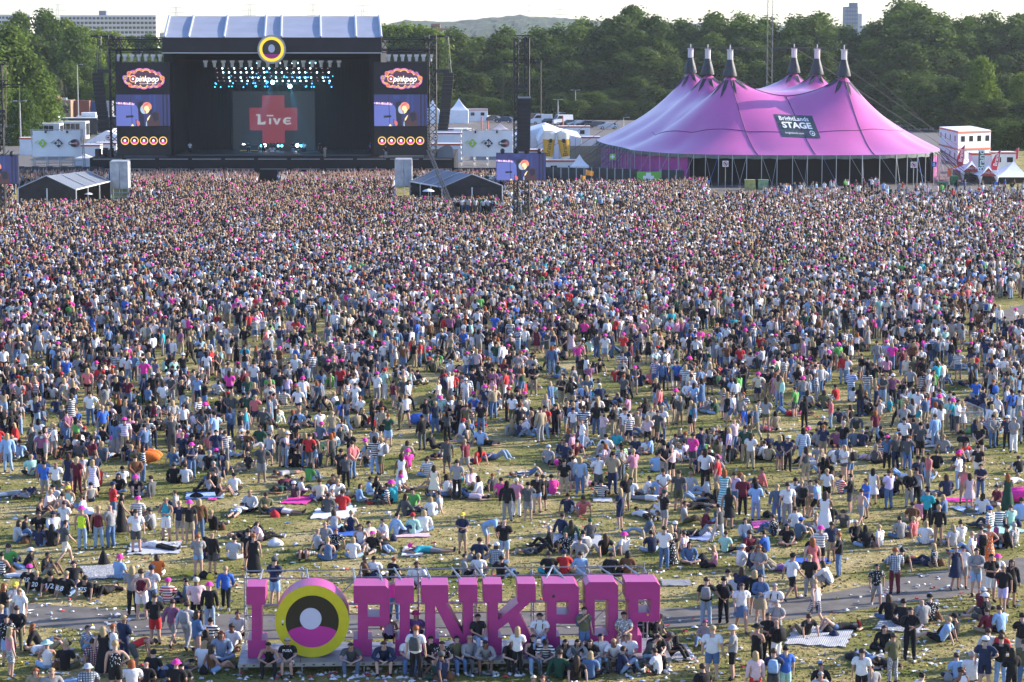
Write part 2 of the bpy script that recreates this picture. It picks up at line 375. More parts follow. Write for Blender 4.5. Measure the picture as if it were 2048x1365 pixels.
        for j in range(m):
            zc = math.cos(math.pi * (j + .5) / m)
            for i in range(n):
                a = 2 * math.pi * (i + .5) / n; y = math.sin(math.pi * (j + .5) / m) * math.sin(a)
                if y > .25 and zc < .45: continue
                if kind != 'hairlong' and zc < -.45: continue
                fs.append((j*n+i, (j+1)*n+i, (j+1)*n+(i+1)%n, j*n+(i+1)%n))
        if kind == 'hairbun':
            q = MB(); q.sphere((0, 0, 0), .045, 8, 5); o_ = len(vs)
            vs += [hp(v[0], v[1] - .06, v[2] + .12) for v in q.v]; fs += [[o_ + i for i in f] for f in q.f]
    elif kind in ('cap', 'bucket', 'brimhat'):
        n = 12; vs = []; fs = []
        rows = [(.0, .128), (.05, .120), (.085, .092), (.102, .045), (.106, .06)] if kind == 'cap' else [(.0, .125), (.06, .112), (.098, .085), (.108, .05), (.11, .06)]
        prof = [(.155, .02), (.112, .045)] if kind == 'bucket' else ([(.20, .035), (.108, .05)] if kind == 'brimhat' else [(.110, .030), (.108, .05)])
        prof += [(.102, .085), (.082, .122), (.045, .142), (.001, .147)]
        for j, (rr, z) in enumerate(prof):
            for i in range(n):
                a = 2 * math.pi * i / n; vs.append(hp(rr * math.cos(a), -.008 + rr * 1.06 * math.sin(a), z))
        for j in range(len(prof) - 1):
            for i in range(n): fs.append((j*n+i, j*n+(i+1)%n, (j+1)*n+(i+1)%n, (j+1)*n+i))
        if kind == 'cap':
            o_ = len(vs); vs += [hp(-.07,.09,.045), hp(.07,.09,.045), hp(.05,.18,.028), hp(-.05,.18,.028)]; fs.append((o_, o_+1, o_+2, o_+3))
    elif kind == 'backpack':
        ne = Vector(ps['neck']); pe = Vector(ps['pel']); u = (ne - pe).normalized(); s = Vector((1, 0, 0)); b = s.cross(u) * -1
        if b.y > 0: b = -b
        c = pe.lerp(ne, .55) + b * .20
        mb2 = MB()
        prof = [(.13, -.22, .07), (.15, -.14, .10), (.145, .06, .09), (.11, .19, .055)]
        n = 10
        for w_, h_, d_ in prof:
            for i in range(n):
                a = 2 * math.pi * i / n
                ca, sa = math.cos(a), math.sin(a)
                x = w_ * math.copysign(abs(ca) ** .5, ca); y = d_ * math.copysign(abs(sa) ** .5, sa)
                mb2.v.append(tuple(c + s * x + b * y + u * h_))
        for j in range(3):
            for i in range(n): mb2.f.append([j*n+i, j*n+(i+1)%n, (j+1)*n+(i+1)%n, (j+1)*n+i])
        mb2.f.append(list(range(n))[::-1]); mb2.f.append(list(range(3*n, 4*n)))
        vs, fs = mb2.v, mb2.f
        for sg in (1, -1):
            q = MB(); a0 = c + s*sg*.1 - b*.07 + u*.15; a1 = ne + s*sg*.09 - u*.06 - b*.0; a2 = ne + s*sg*.10 - u*.22 - b*.30
            q.tube(a0, a1, .018, 4); q.tube(a1, a2, .018, 4)
            o_ = len(vs); vs = vs + q.v; fs = fs + [[o_ + i for i in f] for f in q.f]
    mb.add(vs, fs, 0, True); return mb
GEO = {}
def geo(kind, pose):
    if (kind, pose) not in GEO: GEO[(kind, pose)] = part_geo(kind, pose)
    return GEO[(kind, pose)]
MESHC = {}
def part_mesh(kind, pose, mname):
    k = (kind, pose, mname)
    if k not in MESHC:
        MESHC[k] = geo(kind, pose).mesh(kind, [PM[mname], EYE] if kind == 'body' else PM[mname])
    return MESHC[k]
COLS = {  # code: (word, rgb)
 'k': ('black', (.014,.014,.017)), 'w': ('white', (.72,.71,.72)), 'g': ('grey', (.27,.27,.28)), 'G': ('dark grey', (.075,.08,.085)), 'i': ('pale grey', (.46,.47,.50)),
 'n': ('navy', (.022,.032,.075)), 'b': ('blue', (.04,.13,.48)), 'l': ('light blue', (.27,.42,.66)), 'd': ('denim blue', (.09,.16,.30)), 'D': ('faded denim', (.26,.36,.49)),
 'r': ('red', (.52,.03,.035)), 'm': ('maroon', (.13,.018,.035)), 'p': ('pink', (.60,.26,.36)), 'P': ('pale pink', (.66,.48,.52)), 'C': ('coral', (.60,.16,.17)), 'o': ('orange', (.75,.17,.03)), 'y': ('yellow', (.75,.60,.06)),
 'e': ('green', (.10,.34,.08)), 'E': ('dark green', (.02,.07,.045)), 't': ('turquoise', (.03,.34,.42)), 'a': ('mint', (.38,.64,.55)), 'c': ('khaki', (.34,.28,.19)), 'O': ('olive', (.11,.11,.06)),
 'u': ('brown', (.15,.07,.035)), 'v': ('purple', (.20,.10,.34)), 'h': ('hot pink', (.80,.05,.33)), 'x': ('bare', None), 'Y': ('cream', (.66,.60,.48)), 'M': ('mauve', (.24,.09,.17)), 'V': ('lilac', (.52,.44,.66)), 'z': ('slate blue', (.10,.14,.20)), 'H': ('neon yellow', (.68,.90,.05))}
HAIRS = {'b': ('blond', (.38,.27,.14)), 'n': ('brown', (.05,.030,.020)), 'k': ('dark', (.014,.010,.008)), 'r': ('ginger', (.28,.085,.025)), 'g': ('grey', (.36,.34,.32)), 'w': ('white-blond', (.62,.55,.42)), 'p': ('magenta-dyed', (.30,.05,.16)), 'e': ('green-dyed', (.01,.08,.04)), 'u': ('auburn', (.13,.05,.025))}
SKINS = [(.50,.31,.24), (.45,.27,.20), (.55,.36,.28), (.38,.22,.16), (.22,.12,.08)]
TOPS = {'t': ('tee', 'shirt'), 'L': ('sweater', 'sweater'), 'T': ('tank', 'tank_top'), 'D': ('dress', 'dress'), 'F': ('longdress', 'dress'), 'J': ('sweater', 'jacket')}
LEGS = {'L': ('trousers', 'trousers'), 'S': ('shorts', 'shorts'), 'H': ('hotpants', 'shorts'), 'K': ('skirt', 'skirt')}
POSEW = {'st': 'standing', 'sk': 'standing', 'sf': 'standing with arms folded', 'sh': 'standing with a hand on the hip', 'sb': 'standing with hands behind the back', 'sp': 'standing with a hand at the mouth',
 'sr': 'standing with one arm up', 's2': 'standing with both arms up', 'sw': 'walking', 'gk': 'sitting cross-legged', 'gn': 'sitting hugging the knees', 'gl': 'sitting propped on the hands', 'gs': 'sitting with one knee up',
 'lb': 'lying on the back', 'lf': 'lying face down', 'bs': 'sitting upright', 'bl': 'sitting bent forward', 'bx': 'sitting', 'cr': 'crouching', 'bd': 'bending down'}
HATS = {'h': ('bucket', 'h', 'hot pink sun hat'), 'H': ('cap', 'h', 'hot pink cap'), 'c': ('cap', 'k', 'black cap'), 'w': ('cap', 'w', 'white cap'), 'r': ('cap', 'r', 'red cap'), 'n': ('cap', 'n', 'navy cap'), 'g': ('bucket', 'i', 'pale sun hat'), 'G': ('cap', 'G', 'grey beanie'), 'e': ('cap', 'E', 'green beanie'), 'k': ('brimhat', 'k', 'black brimmed hat'), 't': ('brimhat', 'a', 'pale turquoise hat'), 'l': ('cap', 'b', 'blue cap'), 'y': ('cap', 'y', 'yellow headband')}
PATS = {'s': 'stripes', 'q': 'plaid', 'f': 'print'}
def parse(e):
    """'x y pose face top legs hair hat bag'  e.g. '90 997 st 0 bt gS k c -'"""
    a = e.split(); a += ['-'] * (9 - len(a))
    x, y, pose, face, top, leg, hair, hat, bag = a[:9]
    return dict(x=float(x), y=float(y), pose=pose, face=float(face), top=top, leg=leg, hair=hair, hat=hat, bag=bag)
def skin_of(d): return SKINS[int(d['x'] * 7 + d['y'] * 3) % 4 if int(d['x'] + d['y']) % 17 else 4]
def comp(d):
    """components of a person: list of (kind, material role, pattern, colour, part name)"""
    out = [('body', 'skin', 'skin', skin_of(d), 'person')]
    tp = d['top']
    if tp != 'x':
        pat = PATS.get(tp[2:3], 'plain'); k, nm = TOPS[tp[1]]
        if k in ('dress', 'longdress') and not d['pose'].startswith('s'): k = 'tank'
        out.append((k, 'top', pat, COLS[tp[0]][1], nm))
    lg = d['leg']
    if lg != 'x' and not (tp[1:2] in 'DF' and tp != 'x' and d['pose'].startswith('s')):
        k, nm = LEGS[lg[1]]
        if k == 'skirt' and not d['pose'].startswith('s'): k = 'shorts'
        out.append((k, 'leg', PATS.get(lg[2:3], 'plain'), COLS[lg[0]][1], nm))
    sc = [(.55,.55,.56), (.02,.02,.025), (.08,.08,.09), (.02,.02,.025)][int(d['x']) % 4]
    out.append(('shoes', 'shoe', 'plain', sc, 'shoes'))
    hr = d['hair']
    if hr != 'x':
        k = 'hairlong' if len(hr) > 1 and hr[1] == 'L' else ('hairbun' if len(hr) > 1 and hr[1] == 'B' else 'hair')
        out.append((k, 'hair', 'hair', HAIRS[hr[0]][1], 'hair'))
    if d['hat'] != '-':
        k, c, _ = HATS[d['hat']]; out.append((k, 'hat', 'plain', COLS[c][1], 'hat'))
    if d['bag'] not in ('-', ''):
        out.append(('backpack', 'hat', 'plain', COLS[d['bag'][0]][1], 'backpack'))
    return out
def person_label(d):
    s = POSEW[d['pose']] + ' person'
    tp = d['top']
    if tp == 'x': t = 'with bare torso'
    else:
        pw = {'stripes': 'striped ', 'plaid': 'checked ', 'print': 'patterned ', 'plain': ''}[PATS.get(tp[2:3], 'plain')]
        w = {'t': 't-shirt', 'L': 'long-sleeved top', 'T': 'vest top', 'D': 'dress', 'F': 'long dress', 'J': 'jacket'}[tp[1]]
        t = 'in ' + COLS[tp[0]][0] + ' ' + pw + w
    l = ''
    if d['leg'] != 'x' and tp[1:2] not in ('D', 'F'):
        l = ' and ' + COLS[d['leg'][0]][0] + ' ' + {'L': 'trousers', 'S': 'shorts', 'H': 'short shorts', 'K': 'skirt'}[d['leg'][1]]
    h = ''
    if d['hat'] != '-': h = ', ' + HATS[d['hat']][2]
    elif d['hair'] == 'x': h = ', bald'
    else: h = ', ' + ('long ' if 'L' in d['hair'] else '') + HAIRS[d['hair'][0]][0] + ' hair'
    if d['bag'] not in ('-', ''): h += ', ' + COLS[d['bag'][0]][0] + ' backpack'
    return s + ' ' + t + l + h
def place_person(d, z=0.0, pt=None):
    pt = pt if pt is not None else G(d['x'], d['y'], z)
    sc = .94 + (int(d['x'] * 13 + d['y'] * 5) % 13) / 100.0
    root = None
    for kind, role, pat, colr, nm in comp(d):
        me = part_mesh(kind, d['pose'], pat)
        if root is None:
            root = o = link('person', me, None, (pt.x, pt.y, pt.z), (0, 0, -R(d['face']))); o.scale = (sc * (1.06 + (int(d['x']) % 5) * .035), sc * 1.1, sc)
        else: o = link(nm, me, root)
        o.color = (*colr, 1)
    return root
# crowd templates (joined meshes with instancer colours)
CT = {}; CT_COL = bpy.data.collections.new('crowd_templates')
def template(d):
    cs = comp(d); key = (d['pose'],) + tuple(c[0] for c in cs)
    if key not in CT:
        mb = MB(); roles = ['skin', 'top', 'leg', 'hair', 'shoe', 'hat']
        for kind, role, pat, colr, nm in cs:
            g = geo(kind, d['pose']); mb.add(g.v, g.f, roles.index(role), True)
        me = mb.mesh('crowd_person', [IM[r] for r in roles])
        o = bpy.data.objects.new('crowd_%04d' % len(CT), me); CT_COL.objects.link(o)
        CT[key] = len(CT)
    return CT[key], cs
# ---------------------------------------------------------------- helpers for placed things
ORG = {}
def shift(mb, org): mb.v = [(x - org.x, y - org.y, z - org.z) for x, y, z in mb.v]; return mb
def thing_at(name, label, cat, loc, group=None):
    o = thing(name, label, cat, loc, 0, group); ORG[o.name] = Vector(loc); return o
def part(th, name, mb, mats):
    org = ORG[th.name]; o = shift(mb, org).build(name, mats, th); ORG[o.name] = org; return o
def solo(name, mb, mats, label, cat, group=None, kind=None, loc=None):
    xs = [v[0] for v in mb.v]; ys = [v[1] for v in mb.v]; zs = [v[2] for v in mb.v]
    L = Vector(loc) if loc is not None else Vector(((min(xs)+max(xs))/2, (min(ys)+max(ys))/2, min(zs)))
    o = shift(mb, L).build(name, mats, None, L); ORG[o.name] = L
    return tag(o, label, cat, group, kind)
def ptext(th, name, txt, size, m, loc, **k):
    o = text(name, txt, size, m, th, Vector(loc) - ORG[th.name], **k); ORG[o.name] = ORG[th.name]; return o
def pbox(mb, px0, py0, px1, py1, Y, dep=.3, mi=0):
    a = W((px0+px1)/2, py1, Y); b = W((px0+px1)/2, py0, Y); x0 = W(px0, (py0+py1)/2, Y).x; x1 = W(px1, (py0+py1)/2, Y).x
    return mb.box((x0, Y, a.z), (x1, Y + dep, b.z), mi)
def truss(mb, a, b, w=.5, bay=None, r=.035, up=(0,1,0)):
    a = Vector(a); b = Vector(b); d = (b - a); L = d.length; d.normalize(); u = Vector(up); u = (u - d * u.dot(d)).normalized(); s = d.cross(u)
    cs = [u*w/2 + s*w/2, u*w/2 - s*w/2, -u*w/2 - s*w/2, -u*w/2 + s*w/2]
    for c in cs: mb.tube(a + c, b + c, r, 4, cap=False)
    n = max(1, int(L / (bay or w)))
    for i in range(n):
        p = a + d * L * i / n; q = a + d * L * (i + 1) / n
        for j in range(4):
            c0, c1 = cs[j], cs[(j+1) % 4]
            if i % 2: c0, c1 = c1, c0
            mb.tube(p + c0, q + c1, r * .6, 3, cap=False)
    return mb
# ---------------------------------------------------------------- materials
def grass_mat():
    m = bpy.data.materials.new('trodden_grass'); m.use_nodes = True; nt = m.node_tree; N, L = nt.nodes, nt.links; b = N['Principled BSDF']
    b.inputs['Roughness'].default_value = .95; b.inputs['Specular IOR Level'].default_value = .1
    tc = N.new('ShaderNodeTexCoord')
    def nz(sc, det=6, ro=.6):
        n = N.new('ShaderNodeTexNoise'); n.inputs['Scale'].default_value = sc; n.inputs['Detail'].default_value = det; n.inputs['Roughness'].default_value = ro
        L.new(tc.outputs['Object'], n.inputs['Vector']); return n.outputs[0]
    def ramp(f, stops):
        r = N.new('ShaderNodeValToRGB'); L.new(f, r.inputs[0]); e = r.color_ramp.elements
        e[0].position, e[0].color = stops[0][0], (*stops[0][1], 1); e[1].position, e[1].color = stops[-1][0], (*stops[-1][1], 1)
        for p, c in stops[1:-1]: x = e.new(p); x.color = (*c, 1)
        return r.outputs[0]
    a = ramp(nz(.22, 8, .65), [(.36, (.155,.180,.055)), (.46, (.235,.225,.088)), (.54, (.350,.300,.150)), (.64, (.46,.385,.235))])
    f = ramp(nz(3.2, 8, .75), [(.32, (.40,.45,.36)), (.62, (1.35,1.28,1.15))])
    g = ramp(nz(14, 4, .8), [(.3, (.62,.66,.6)), (.7, (1.35,1.3,1.25))])
    mx = N.new('ShaderNodeMix'); mx.data_type = 'RGBA'; mx.blend_type = 'MULTIPLY'; mx.inputs[0].default_value = 1; L.new(a, mx.inputs[6]); L.new(f, mx.inputs[7])
    my = N.new('ShaderNodeMix'); my.data_type = 'RGBA'; my.blend_type = 'MULTIPLY'; my.inputs[0].default_value = 1; L.new(mx.outputs[2], my.inputs[6]); L.new(g, my.inputs[7])
    L.new(my.outputs[2], b.inputs['Base Color'])
    bp = N.new('ShaderNodeBump'); bp.inputs['Strength'].default_value = 1; bp.inputs['Distance'].default_value = .07
    ad = N.new('ShaderNodeMath'); ad.operation = 'ADD'; L.new(nz(3.0, 6, .7), ad.inputs[0]); L.new(nz(12, 4, .7), ad.inputs[1]); L.new(ad.outputs[0], bp.inputs['Height'])
    L.new(bp.outputs[0], b.inputs['Normal']); return m
GRASS = grass_mat()
ASPH = mat('asphalt', (.135,.12,.105), .9, noise_amt=.35, noise_scale=1.3, bump=.25)
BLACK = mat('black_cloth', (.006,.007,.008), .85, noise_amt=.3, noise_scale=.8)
BLKMET = mat('black_metal', (.02,.02,.022), .5)
STEEL = mat('galvanised_steel', (.36,.37,.38), .42, .6, noise_amt=.2)
ALU = mat('aluminium', (.52,.53,.55), .4, .5)
WHITE = mat('white_panel', (.76,.77,.78), .6, noise_amt=.12, noise_scale=.6)
WCLOTH = mat('white_tarpaulin', (.80,.81,.83), .6, noise_amt=.08, noise_scale=.8)
GCLOTH = mat('grey_tarpaulin', (.15,.17,.19), .6, noise_amt=.25, noise_scale=.5)
ORST = mat('orange_stripe', (.62,.12,.04), .6)
GLASS = mat('dark_glass', (.015,.02,.025), .12)
PINK = mat('letter_pink', (.43,.030,.20), .36, noise_amt=.14, noise_scale=1.7, bump=.12)
YEL = mat('ring_yellow', (.62,.52,.015), .4, noise_amt=.06)
DISC = mat('emblem_black', (.016,.014,.012), .3)
LPINK = mat('emblem_magenta', (.52,.02,.25), .5)
SKY_GREY = mat('emblem_pale', (.56,.55,.66), .5)
def em(name, c, s=1.0): return mat(name, (.01,.01,.01), .5, emit=s, ecol=c)
# ---------------------------------------------------------------- ground, path, asphalt
mb = MB(); n = 60
mb.add([(-4500, -300, 0), (4500, -300, 0), (4500, 9000, 0), (-4500, 9000, 0)], [(0,1,2,3)])
mb.build('ground', GRASS)['kind'] = 'structure'
mb = MB()   # asphalt forecourt, car park
z = .004
ed = [(1350,420),(1480,392),(1560,400),(1660,402),(1760,410),(1850,425),(1950,445),(2100,470)]
pts = [G(x, y, z) for x, y in ed]; back = [Vector((p.x * 2.2, 700, z)) for p in pts]; back[0] = Vector((-10, 700, z)); pts[0] = Vector((0, 345, z))
for i in range(len(pts)-1): mb.add([pts[i], pts[i+1], back[i+1], back[i]], [(0,1,2,3)])
mb.add([(-140, 345, z), (0, 345, z), (-10, 700, z), (-200, 700, z)], [(0,1,2,3)])
mb.build('car_park', ASPH)['kind'] = 'structure'
top = [(-200,1195),(0,1205),(150,1213),(300,1224),(500,1229),(800,1227),(1100,1222),(1330,1217),(1470,1208),(1600,1194),(1710,1176),(1800,1156),(1950,1130),(2048,1115),(2250,1085)]
bot = [(-200,1240),(0,1248),(150,1258),(300,1270),(500,1280),(800,1277),(1100,1270),(1330,1256),(1470,1249),(1600,1237),(1720,1220),(1830,1204),(1950,1186),(2048,1168),(2250,1140)]
def catmull(p, m=10):
    out = []; p = [Vector((a, b, 0)) for a, b in p]; q = [p[0]] + p + [p[-1]]
    for i in range(1, len(q) - 2):
        for j in range(m):
            t = j / m; a, b, c, d = q[i-1], q[i], q[i+1], q[i+2]
            out.append(.5 * ((2*b) + (c-a)*t + (2*a-5*b+4*c-d)*t*t + (3*b-a-3*c+d)*t**3))
    return out + [p[-1]]
T_, B_ = catmull(top), catmull(bot)
mb = MB(); vs = []; fs = []
for i, (a, b) in enumerate(zip(T_, B_)):
    j1 = 1.6 * noise.noise(Vector((a.x * .02, 1, 0))) + 1.2 * noise.noise(Vector((a.x * .11, 5, 0)))
    j2 = 1.6 * noise.noise(Vector((b.x * .02, 9, 0))) + 1.2 * noise.noise(Vector((b.x * .11, 3, 0)))
    vs += [G(a.x, a.y + j1, .006), G(b.x, b.y + j2, .006)]
for i in range(len(T_) - 1): fs.append((2*i, 2*i+1, 2*i+3, 2*i+2))
mb.add(vs, fs); mb.build('path', ASPH)['kind'] = 'structure'
# second path glimpsed at the far right of the field
mb = MB(); a = [G(1975,640,.006), G(2015,618,.006), G(2060,606,.006), G(2120,600,.006), G(2120,650,.006), G(2060,656,.006)]
mb.add(a, [(0,5,4,3,2,1)]); mb.build('path', ASPH)['kind'] = 'structure'

# ---------------------------------------------------------------- trees
def leaf_mat(name, c1, c2):
    m = bpy.data.materials.new(name); m.use_nodes = True; nt = m.node_tree; N, L = nt.nodes, nt.links; b = N['Principled BSDF']
    b.inputs['Roughness'].default_value = .7; b.inputs['Specular IOR Level'].default_value = .2
    oi = N.new('ShaderNodeObjectInfo'); tc = N.new('ShaderNodeTexCoord'); n = N.new('ShaderNodeTexNoise'); n.inputs['Scale'].default_value = .55
    L.new(tc.outputs['Object'], n.inputs['Vector'])
    ad = N.new('ShaderNodeMath'); ad.operation = 'ADD'; L.new(n.outputs[0], ad.inputs[0]); L.new(oi.outputs['Random'], ad.inputs[1])
    mr = N.new('ShaderNodeMapRange'); mr.inputs[1].default_value = .3; mr.inputs[2].default_value = 1.6; L.new(ad.outputs[0], mr.inputs[0])
    mx = N.new('ShaderNodeMix'); mx.data_type = 'RGBA'; mx.inputs[6].default_value = (*c1, 1); mx.inputs[7].default_value = (*c2, 1); L.new(mr.outputs[0], mx.inputs[0])
    L.new(mx.outputs[2], b.inputs['Base Color'])
    tr = N.new('ShaderNodeBsdfTranslucent'); L.new(mx.outputs[2], tr.inputs[0]); ms = N.new('ShaderNodeMixShader'); ms.inputs[0].default_value = .4
    L.new(b.outputs[0], ms.inputs[1]); L.new(tr.outputs[0], ms.inputs[2]); L.new(ms.outputs[0], N['Material Output'].inputs[0]); return m
LF = [leaf_mat('leaf_dark', (.030,.066,.010), (.092,.138,.022)), leaf_mat('leaf_mid', (.055,.110,.014), (.125,.185,.026)), leaf_mat('leaf_bright', (.10,.17,.016), (.20,.265,.030)), leaf_mat('leaf_silver', (.085,.11,.05), (.17,.19,.09))]
BARK = mat('bark', (.10,.075,.05), .9, noise_amt=.3, noise_scale=3)
def crown_mesh(seed, h=20.0, w=8.0, base=.12, nl=4600, leaf=.42, point=.6):
    rg = np.random.RandomState(seed); K = 74; nl = int(nl * 1.7)
    cl = []
    for i in range(K):
        t = base + (1 - base) * (i + rg.rand()) / K
        rad = w * .5 * (math.sin(math.pi * min(1, max(.08, (t - base) / (1 - base))) ** point)) * 1.0 + .7
        a = rg.rand() * 6.28; q = rad * (rg.rand() ** .45) * .85
        cl.append((q * math.cos(a), q * math.sin(a), h * t * (.97 + .06 * rg.rand()), (.8 + 1.2 * rg.rand()) * w / 9 * (1.12 - .25 * t)))
    cl = np.array(cl); k = rg.randint(0, K, nl); d = rg.normal(size=(nl, 3)); d /= np.linalg.norm(d, axis=1)[:, None]
    rr = cl[k, 3:4] * (.35 + 1.0 * rg.rand(nl, 1) ** .8)
    c = cl[k, :3] + d * rr * np.array([1, 1, 1.1])
    # leaf sprays facing mostly outwards and up
    nrm = d + rg.normal(size=(nl, 3)) * .8 + np.array([0, 0, .35]); nrm /= np.linalg.norm(nrm, axis=1)[:, None]
    u = np.cross(nrm, rg.normal(size=(nl, 3))); u /= np.linalg.norm(u, axis=1)[:, None]; v = np.cross(nrm, u)
    s = leaf * (.6 + .8 * rg.rand(nl, 1)); e = s * (.55 + .5 * rg.rand(nl, 1))
    V = np.stack([c - u * s, c - v * e * .8, c + u * s, c + v * e], 1).reshape(-1, 3)
    me = bpy.data.meshes.new('crown'); Fi = np.arange(nl * 4).reshape(-1, 4)
    me.from_pydata(V.tolist(), [], Fi.tolist()); return me
def trunk_mesh(seed, h, w):
    rg = random.Random(seed); m = MB(); p = Vector((0, 0, -.3)); r = h * .014 + .1
    for i in range(5):
        q = Vector((rg.uniform(-.3, .3), rg.uniform(-.3, .3), h * .17 * (i + 1))); m.tube(p, q, r, 7, r * .78, cap=False); r *= .78
        for j in range(2):
            a = rg.uniform(0, 6.28); L_ = w * .34 * (1 - i * .13); m.tube(q, q + Vector((math.cos(a) * L_, math.sin(a) * L_, L_ * .8)), r * .45, 5, r * .12, cap=False)
        p = q
    return m.mesh('trunk', BARK)
TP = []
for i, (h, w, ba, pt, nl) in enumerate([(20, 12, .08, .26, 6800), (20, 11, .06, .32, 6000), (20, 13, .10, .30, 7400), (20, 11, .0, .36, 6400), (10, 9, .0, .4, 2800), (20, 12, .04, .28, 7000)]):
    TP.append((crown_mesh(11 + i, h, w, ba, nl, .31 if h > 15 else .22, pt), trunk_mesh(i, h, w), h))
CRM = {}
def tree(px, Y, ytop, kind, lf, label, group, wk=1.0, ybase=None, name='tree', x=None):
    me, tm, h0 = TP[kind]; k = (kind, lf)
    if k not in CRM: c = me.copy(); c.materials.clear(); c.materials.append(LF[lf]); CRM[k] = c
    p = W(px, ytop, Y); p.z -= .7; zb = 0 if ybase is None else max(0, W(px, ybase, Y).z)
    s = (p.z - zb) / h0; t = thing(name, label, 'tree', (p.x if x is None else x, Y, zb), rnd.uniform(0, 6.28), group); ORG[t.name] = Vector(t.location)
    sx = wk * (.5 + .5 * s); t.scale = (sx, sx, s)
    link('trunk', tm, t); link('crown', CRM[k], t)
def skyline(px):
    P = [(-60,40),(0,42),(40,32),(95,30),(130,44),(160,52),(200,60),(240,66),(330,70),(760,50),(800,46),(835,58),(880,84),(920,62),(960,76),(1000,64),(1050,60),(1100,58),(1150,50),(1200,50),(1240,33),(1290,22),(1330,50),(1380,52),(1440,25),(1500,45),(1560,46),(1600,34),(1640,26),(1690,62),(1740,52),(1800,12),(1850,13),(1900,32),(1950,42),(2000,30),(2048,34),(2120,30)]
    for (a, b), (c, d) in zip(P, P[1:]):
        if a <= px <= c: return b + (d - b) * (px - a) / (c - a)
    return 50
rows = [(668, 0, 52, 'back row'), (650, 16, 46, 'third row'), (632, 42, 44, 'middle row'), (614, 78, 44, 'second row'), (598, 128, 42, 'front row')]
for ri, (Y, dy, step, nm) in enumerate(rows):
    px = 862 + ri * 17
    while px < 2110:
        ln = 0 if rnd.random() < .72 else 1
        if ri == 0: ln = 1
        sec = 'behind the parked cars' if px < 1200 else ('behind the pink tent' if px < 1800 else 'behind the white cabins')
        tree(px + rnd.uniform(-10, 10), Y + rnd.uniform(-4, 4), skyline(px) + dy + rnd.uniform(-7, 9) + (0 if ri else 2), [0, 1, 2, 3, 5][rnd.randrange(5)] if ri < 4 else [2, 3, 5][rnd.randrange(3)], ln,
             'dark leafy tree, %s %s' % (nm, sec), 'trees of the wood %s' % sec, 1.5 if ri < 4 else 1.7)
        px += step + rnd.uniform(-9, 9)
tree(1965, 520, 118, 2, 2, 'sunlit yellow-green tree standing in front of the dark wood at the right edge', None, 1.0, name='yellow_green_tree')
tree(2040, 530, 150, 1, 2, 'lower yellow-green tree cut off by the right edge of the photo', None, 1.1, name='yellow_green_tree')
for i in range(13):
    tree(1835 + i * 20 + rnd.uniform(-5, 5), 560 - (i % 3) * 22, 150 + 22 * (i % 3) + rnd.uniform(-8, 8), [3, 5, 2][i % 3], 0, 'lower dark tree behind the white cabins', 'low trees behind the white cabins', 1.5)
for i in range(9):
    tree(1988 + i * 14, 432 + (i % 3) * 8, 236 + (i * 7) % 13, 4, 0, 'dark bush behind the low white cabin at right', 'bushes behind the low cabin at the right', 1.25, name='bush')
for i in range(26):
    tree(868 + i * 17, 588, 205 + rnd.uniform(-10, 10), 4, 0, 'low bush at the foot of the wood', 'bushes at the foot of the wood', 1.5, name='bush')
# left hillside
for (px, Y, yt, k, lf, w_) in [(20,470,58,2,1,1.25),(62,470,118,3,1,1.2),(-20,460,90,0,1,1.2),(95,480,150,3,1,.9),(-5,455,160,3,1,1.0),(45,450,178,3,1,1.0),
        (40,600,34,0,1,1.2),(90,565,30,2,1,1.2),(130,570,46,0,2,1.2),(165,575,60,2,2,1.2),(200,580,66,5,2,1.2),(228,580,70,2,2,1.2),(262,590,78,0,1,1.1),(300,590,74,2,1,1.1),
        (75,540,78,5,0,1.2),(115,540,92,2,1,1.2),(150,545,104,5,1,1.2),(185,545,96,2,2,1.2),(215,550,100,5,1,1.2),(135,520,128,3,1,1.2),(170,525,134,2,0,1.2),(205,530,130,5,1,1.2),(105,530,130,5,0,1.1),(245,540,110,2,1,1.2),(290,545,112,5,1,1.2),(325,550,108,2,1,1.2),(150,530,60,2,1,1.2)]:
    side = 'near' if Y < 490 else 'far'
    if Y > 490: Y += 75
    tree(px, Y, yt, k, lf, ('leafy tree in the nearer clump at the left edge' if side == 'near' else 'leafy tree on the hillside below the flats'), 'trees at the left, %s clump' % side, w_)
for (px, Y, yt, k, lf) in [(112,590,158,4,3),(135,595,166,4,3),(158,592,168,4,2),(182,590,170,4,2),(205,592,160,4,1),(225,595,150,4,1),(248,590,150,4,1)]:
    tree(px, Y, yt, k, lf, 'grey-green bush on the bank behind the brick shed', 'bushes on the bank at the left', 1.0, name='bush')
for px in (770, 790, 812, 832, 850, 868):
    tree(px, 640 + rnd.uniform(-8, 8), 50 + abs(px - 800) * .2 + rnd.uniform(-3, 6), 2, 2, 'bright tree between stage roof and right tower', 'bright trees right of the stage roof', 1.2)
    tree(px + 6, 610, 90 + rnd.uniform(-6, 6), 5, 0, 'dark tree behind the right stage tower', 'dark trees behind the right stage tower', 1.2)
ORD = 'first second third fourth fifth sixth seventh eighth ninth tenth eleventh twelfth thirteenth fourteenth fifteenth sixteenth seventeenth eighteenth nineteenth twentieth'.split()
ORD += ['twenty-' + w for w in ORD[:9]]
byl = {}
for o in bpy.data.objects:
    if o.get('category') == 'tree': byl.setdefault(o['label'], []).append(o)
for lb, os_ in byl.items():
    if len(os_) > 1:
        os_.sort(key=lambda o: o.location.x / o.location.y)
        for q, o in enumerate(os_): o['label'] = '%s, %s from left' % (lb, ORD[min(q, 28)])
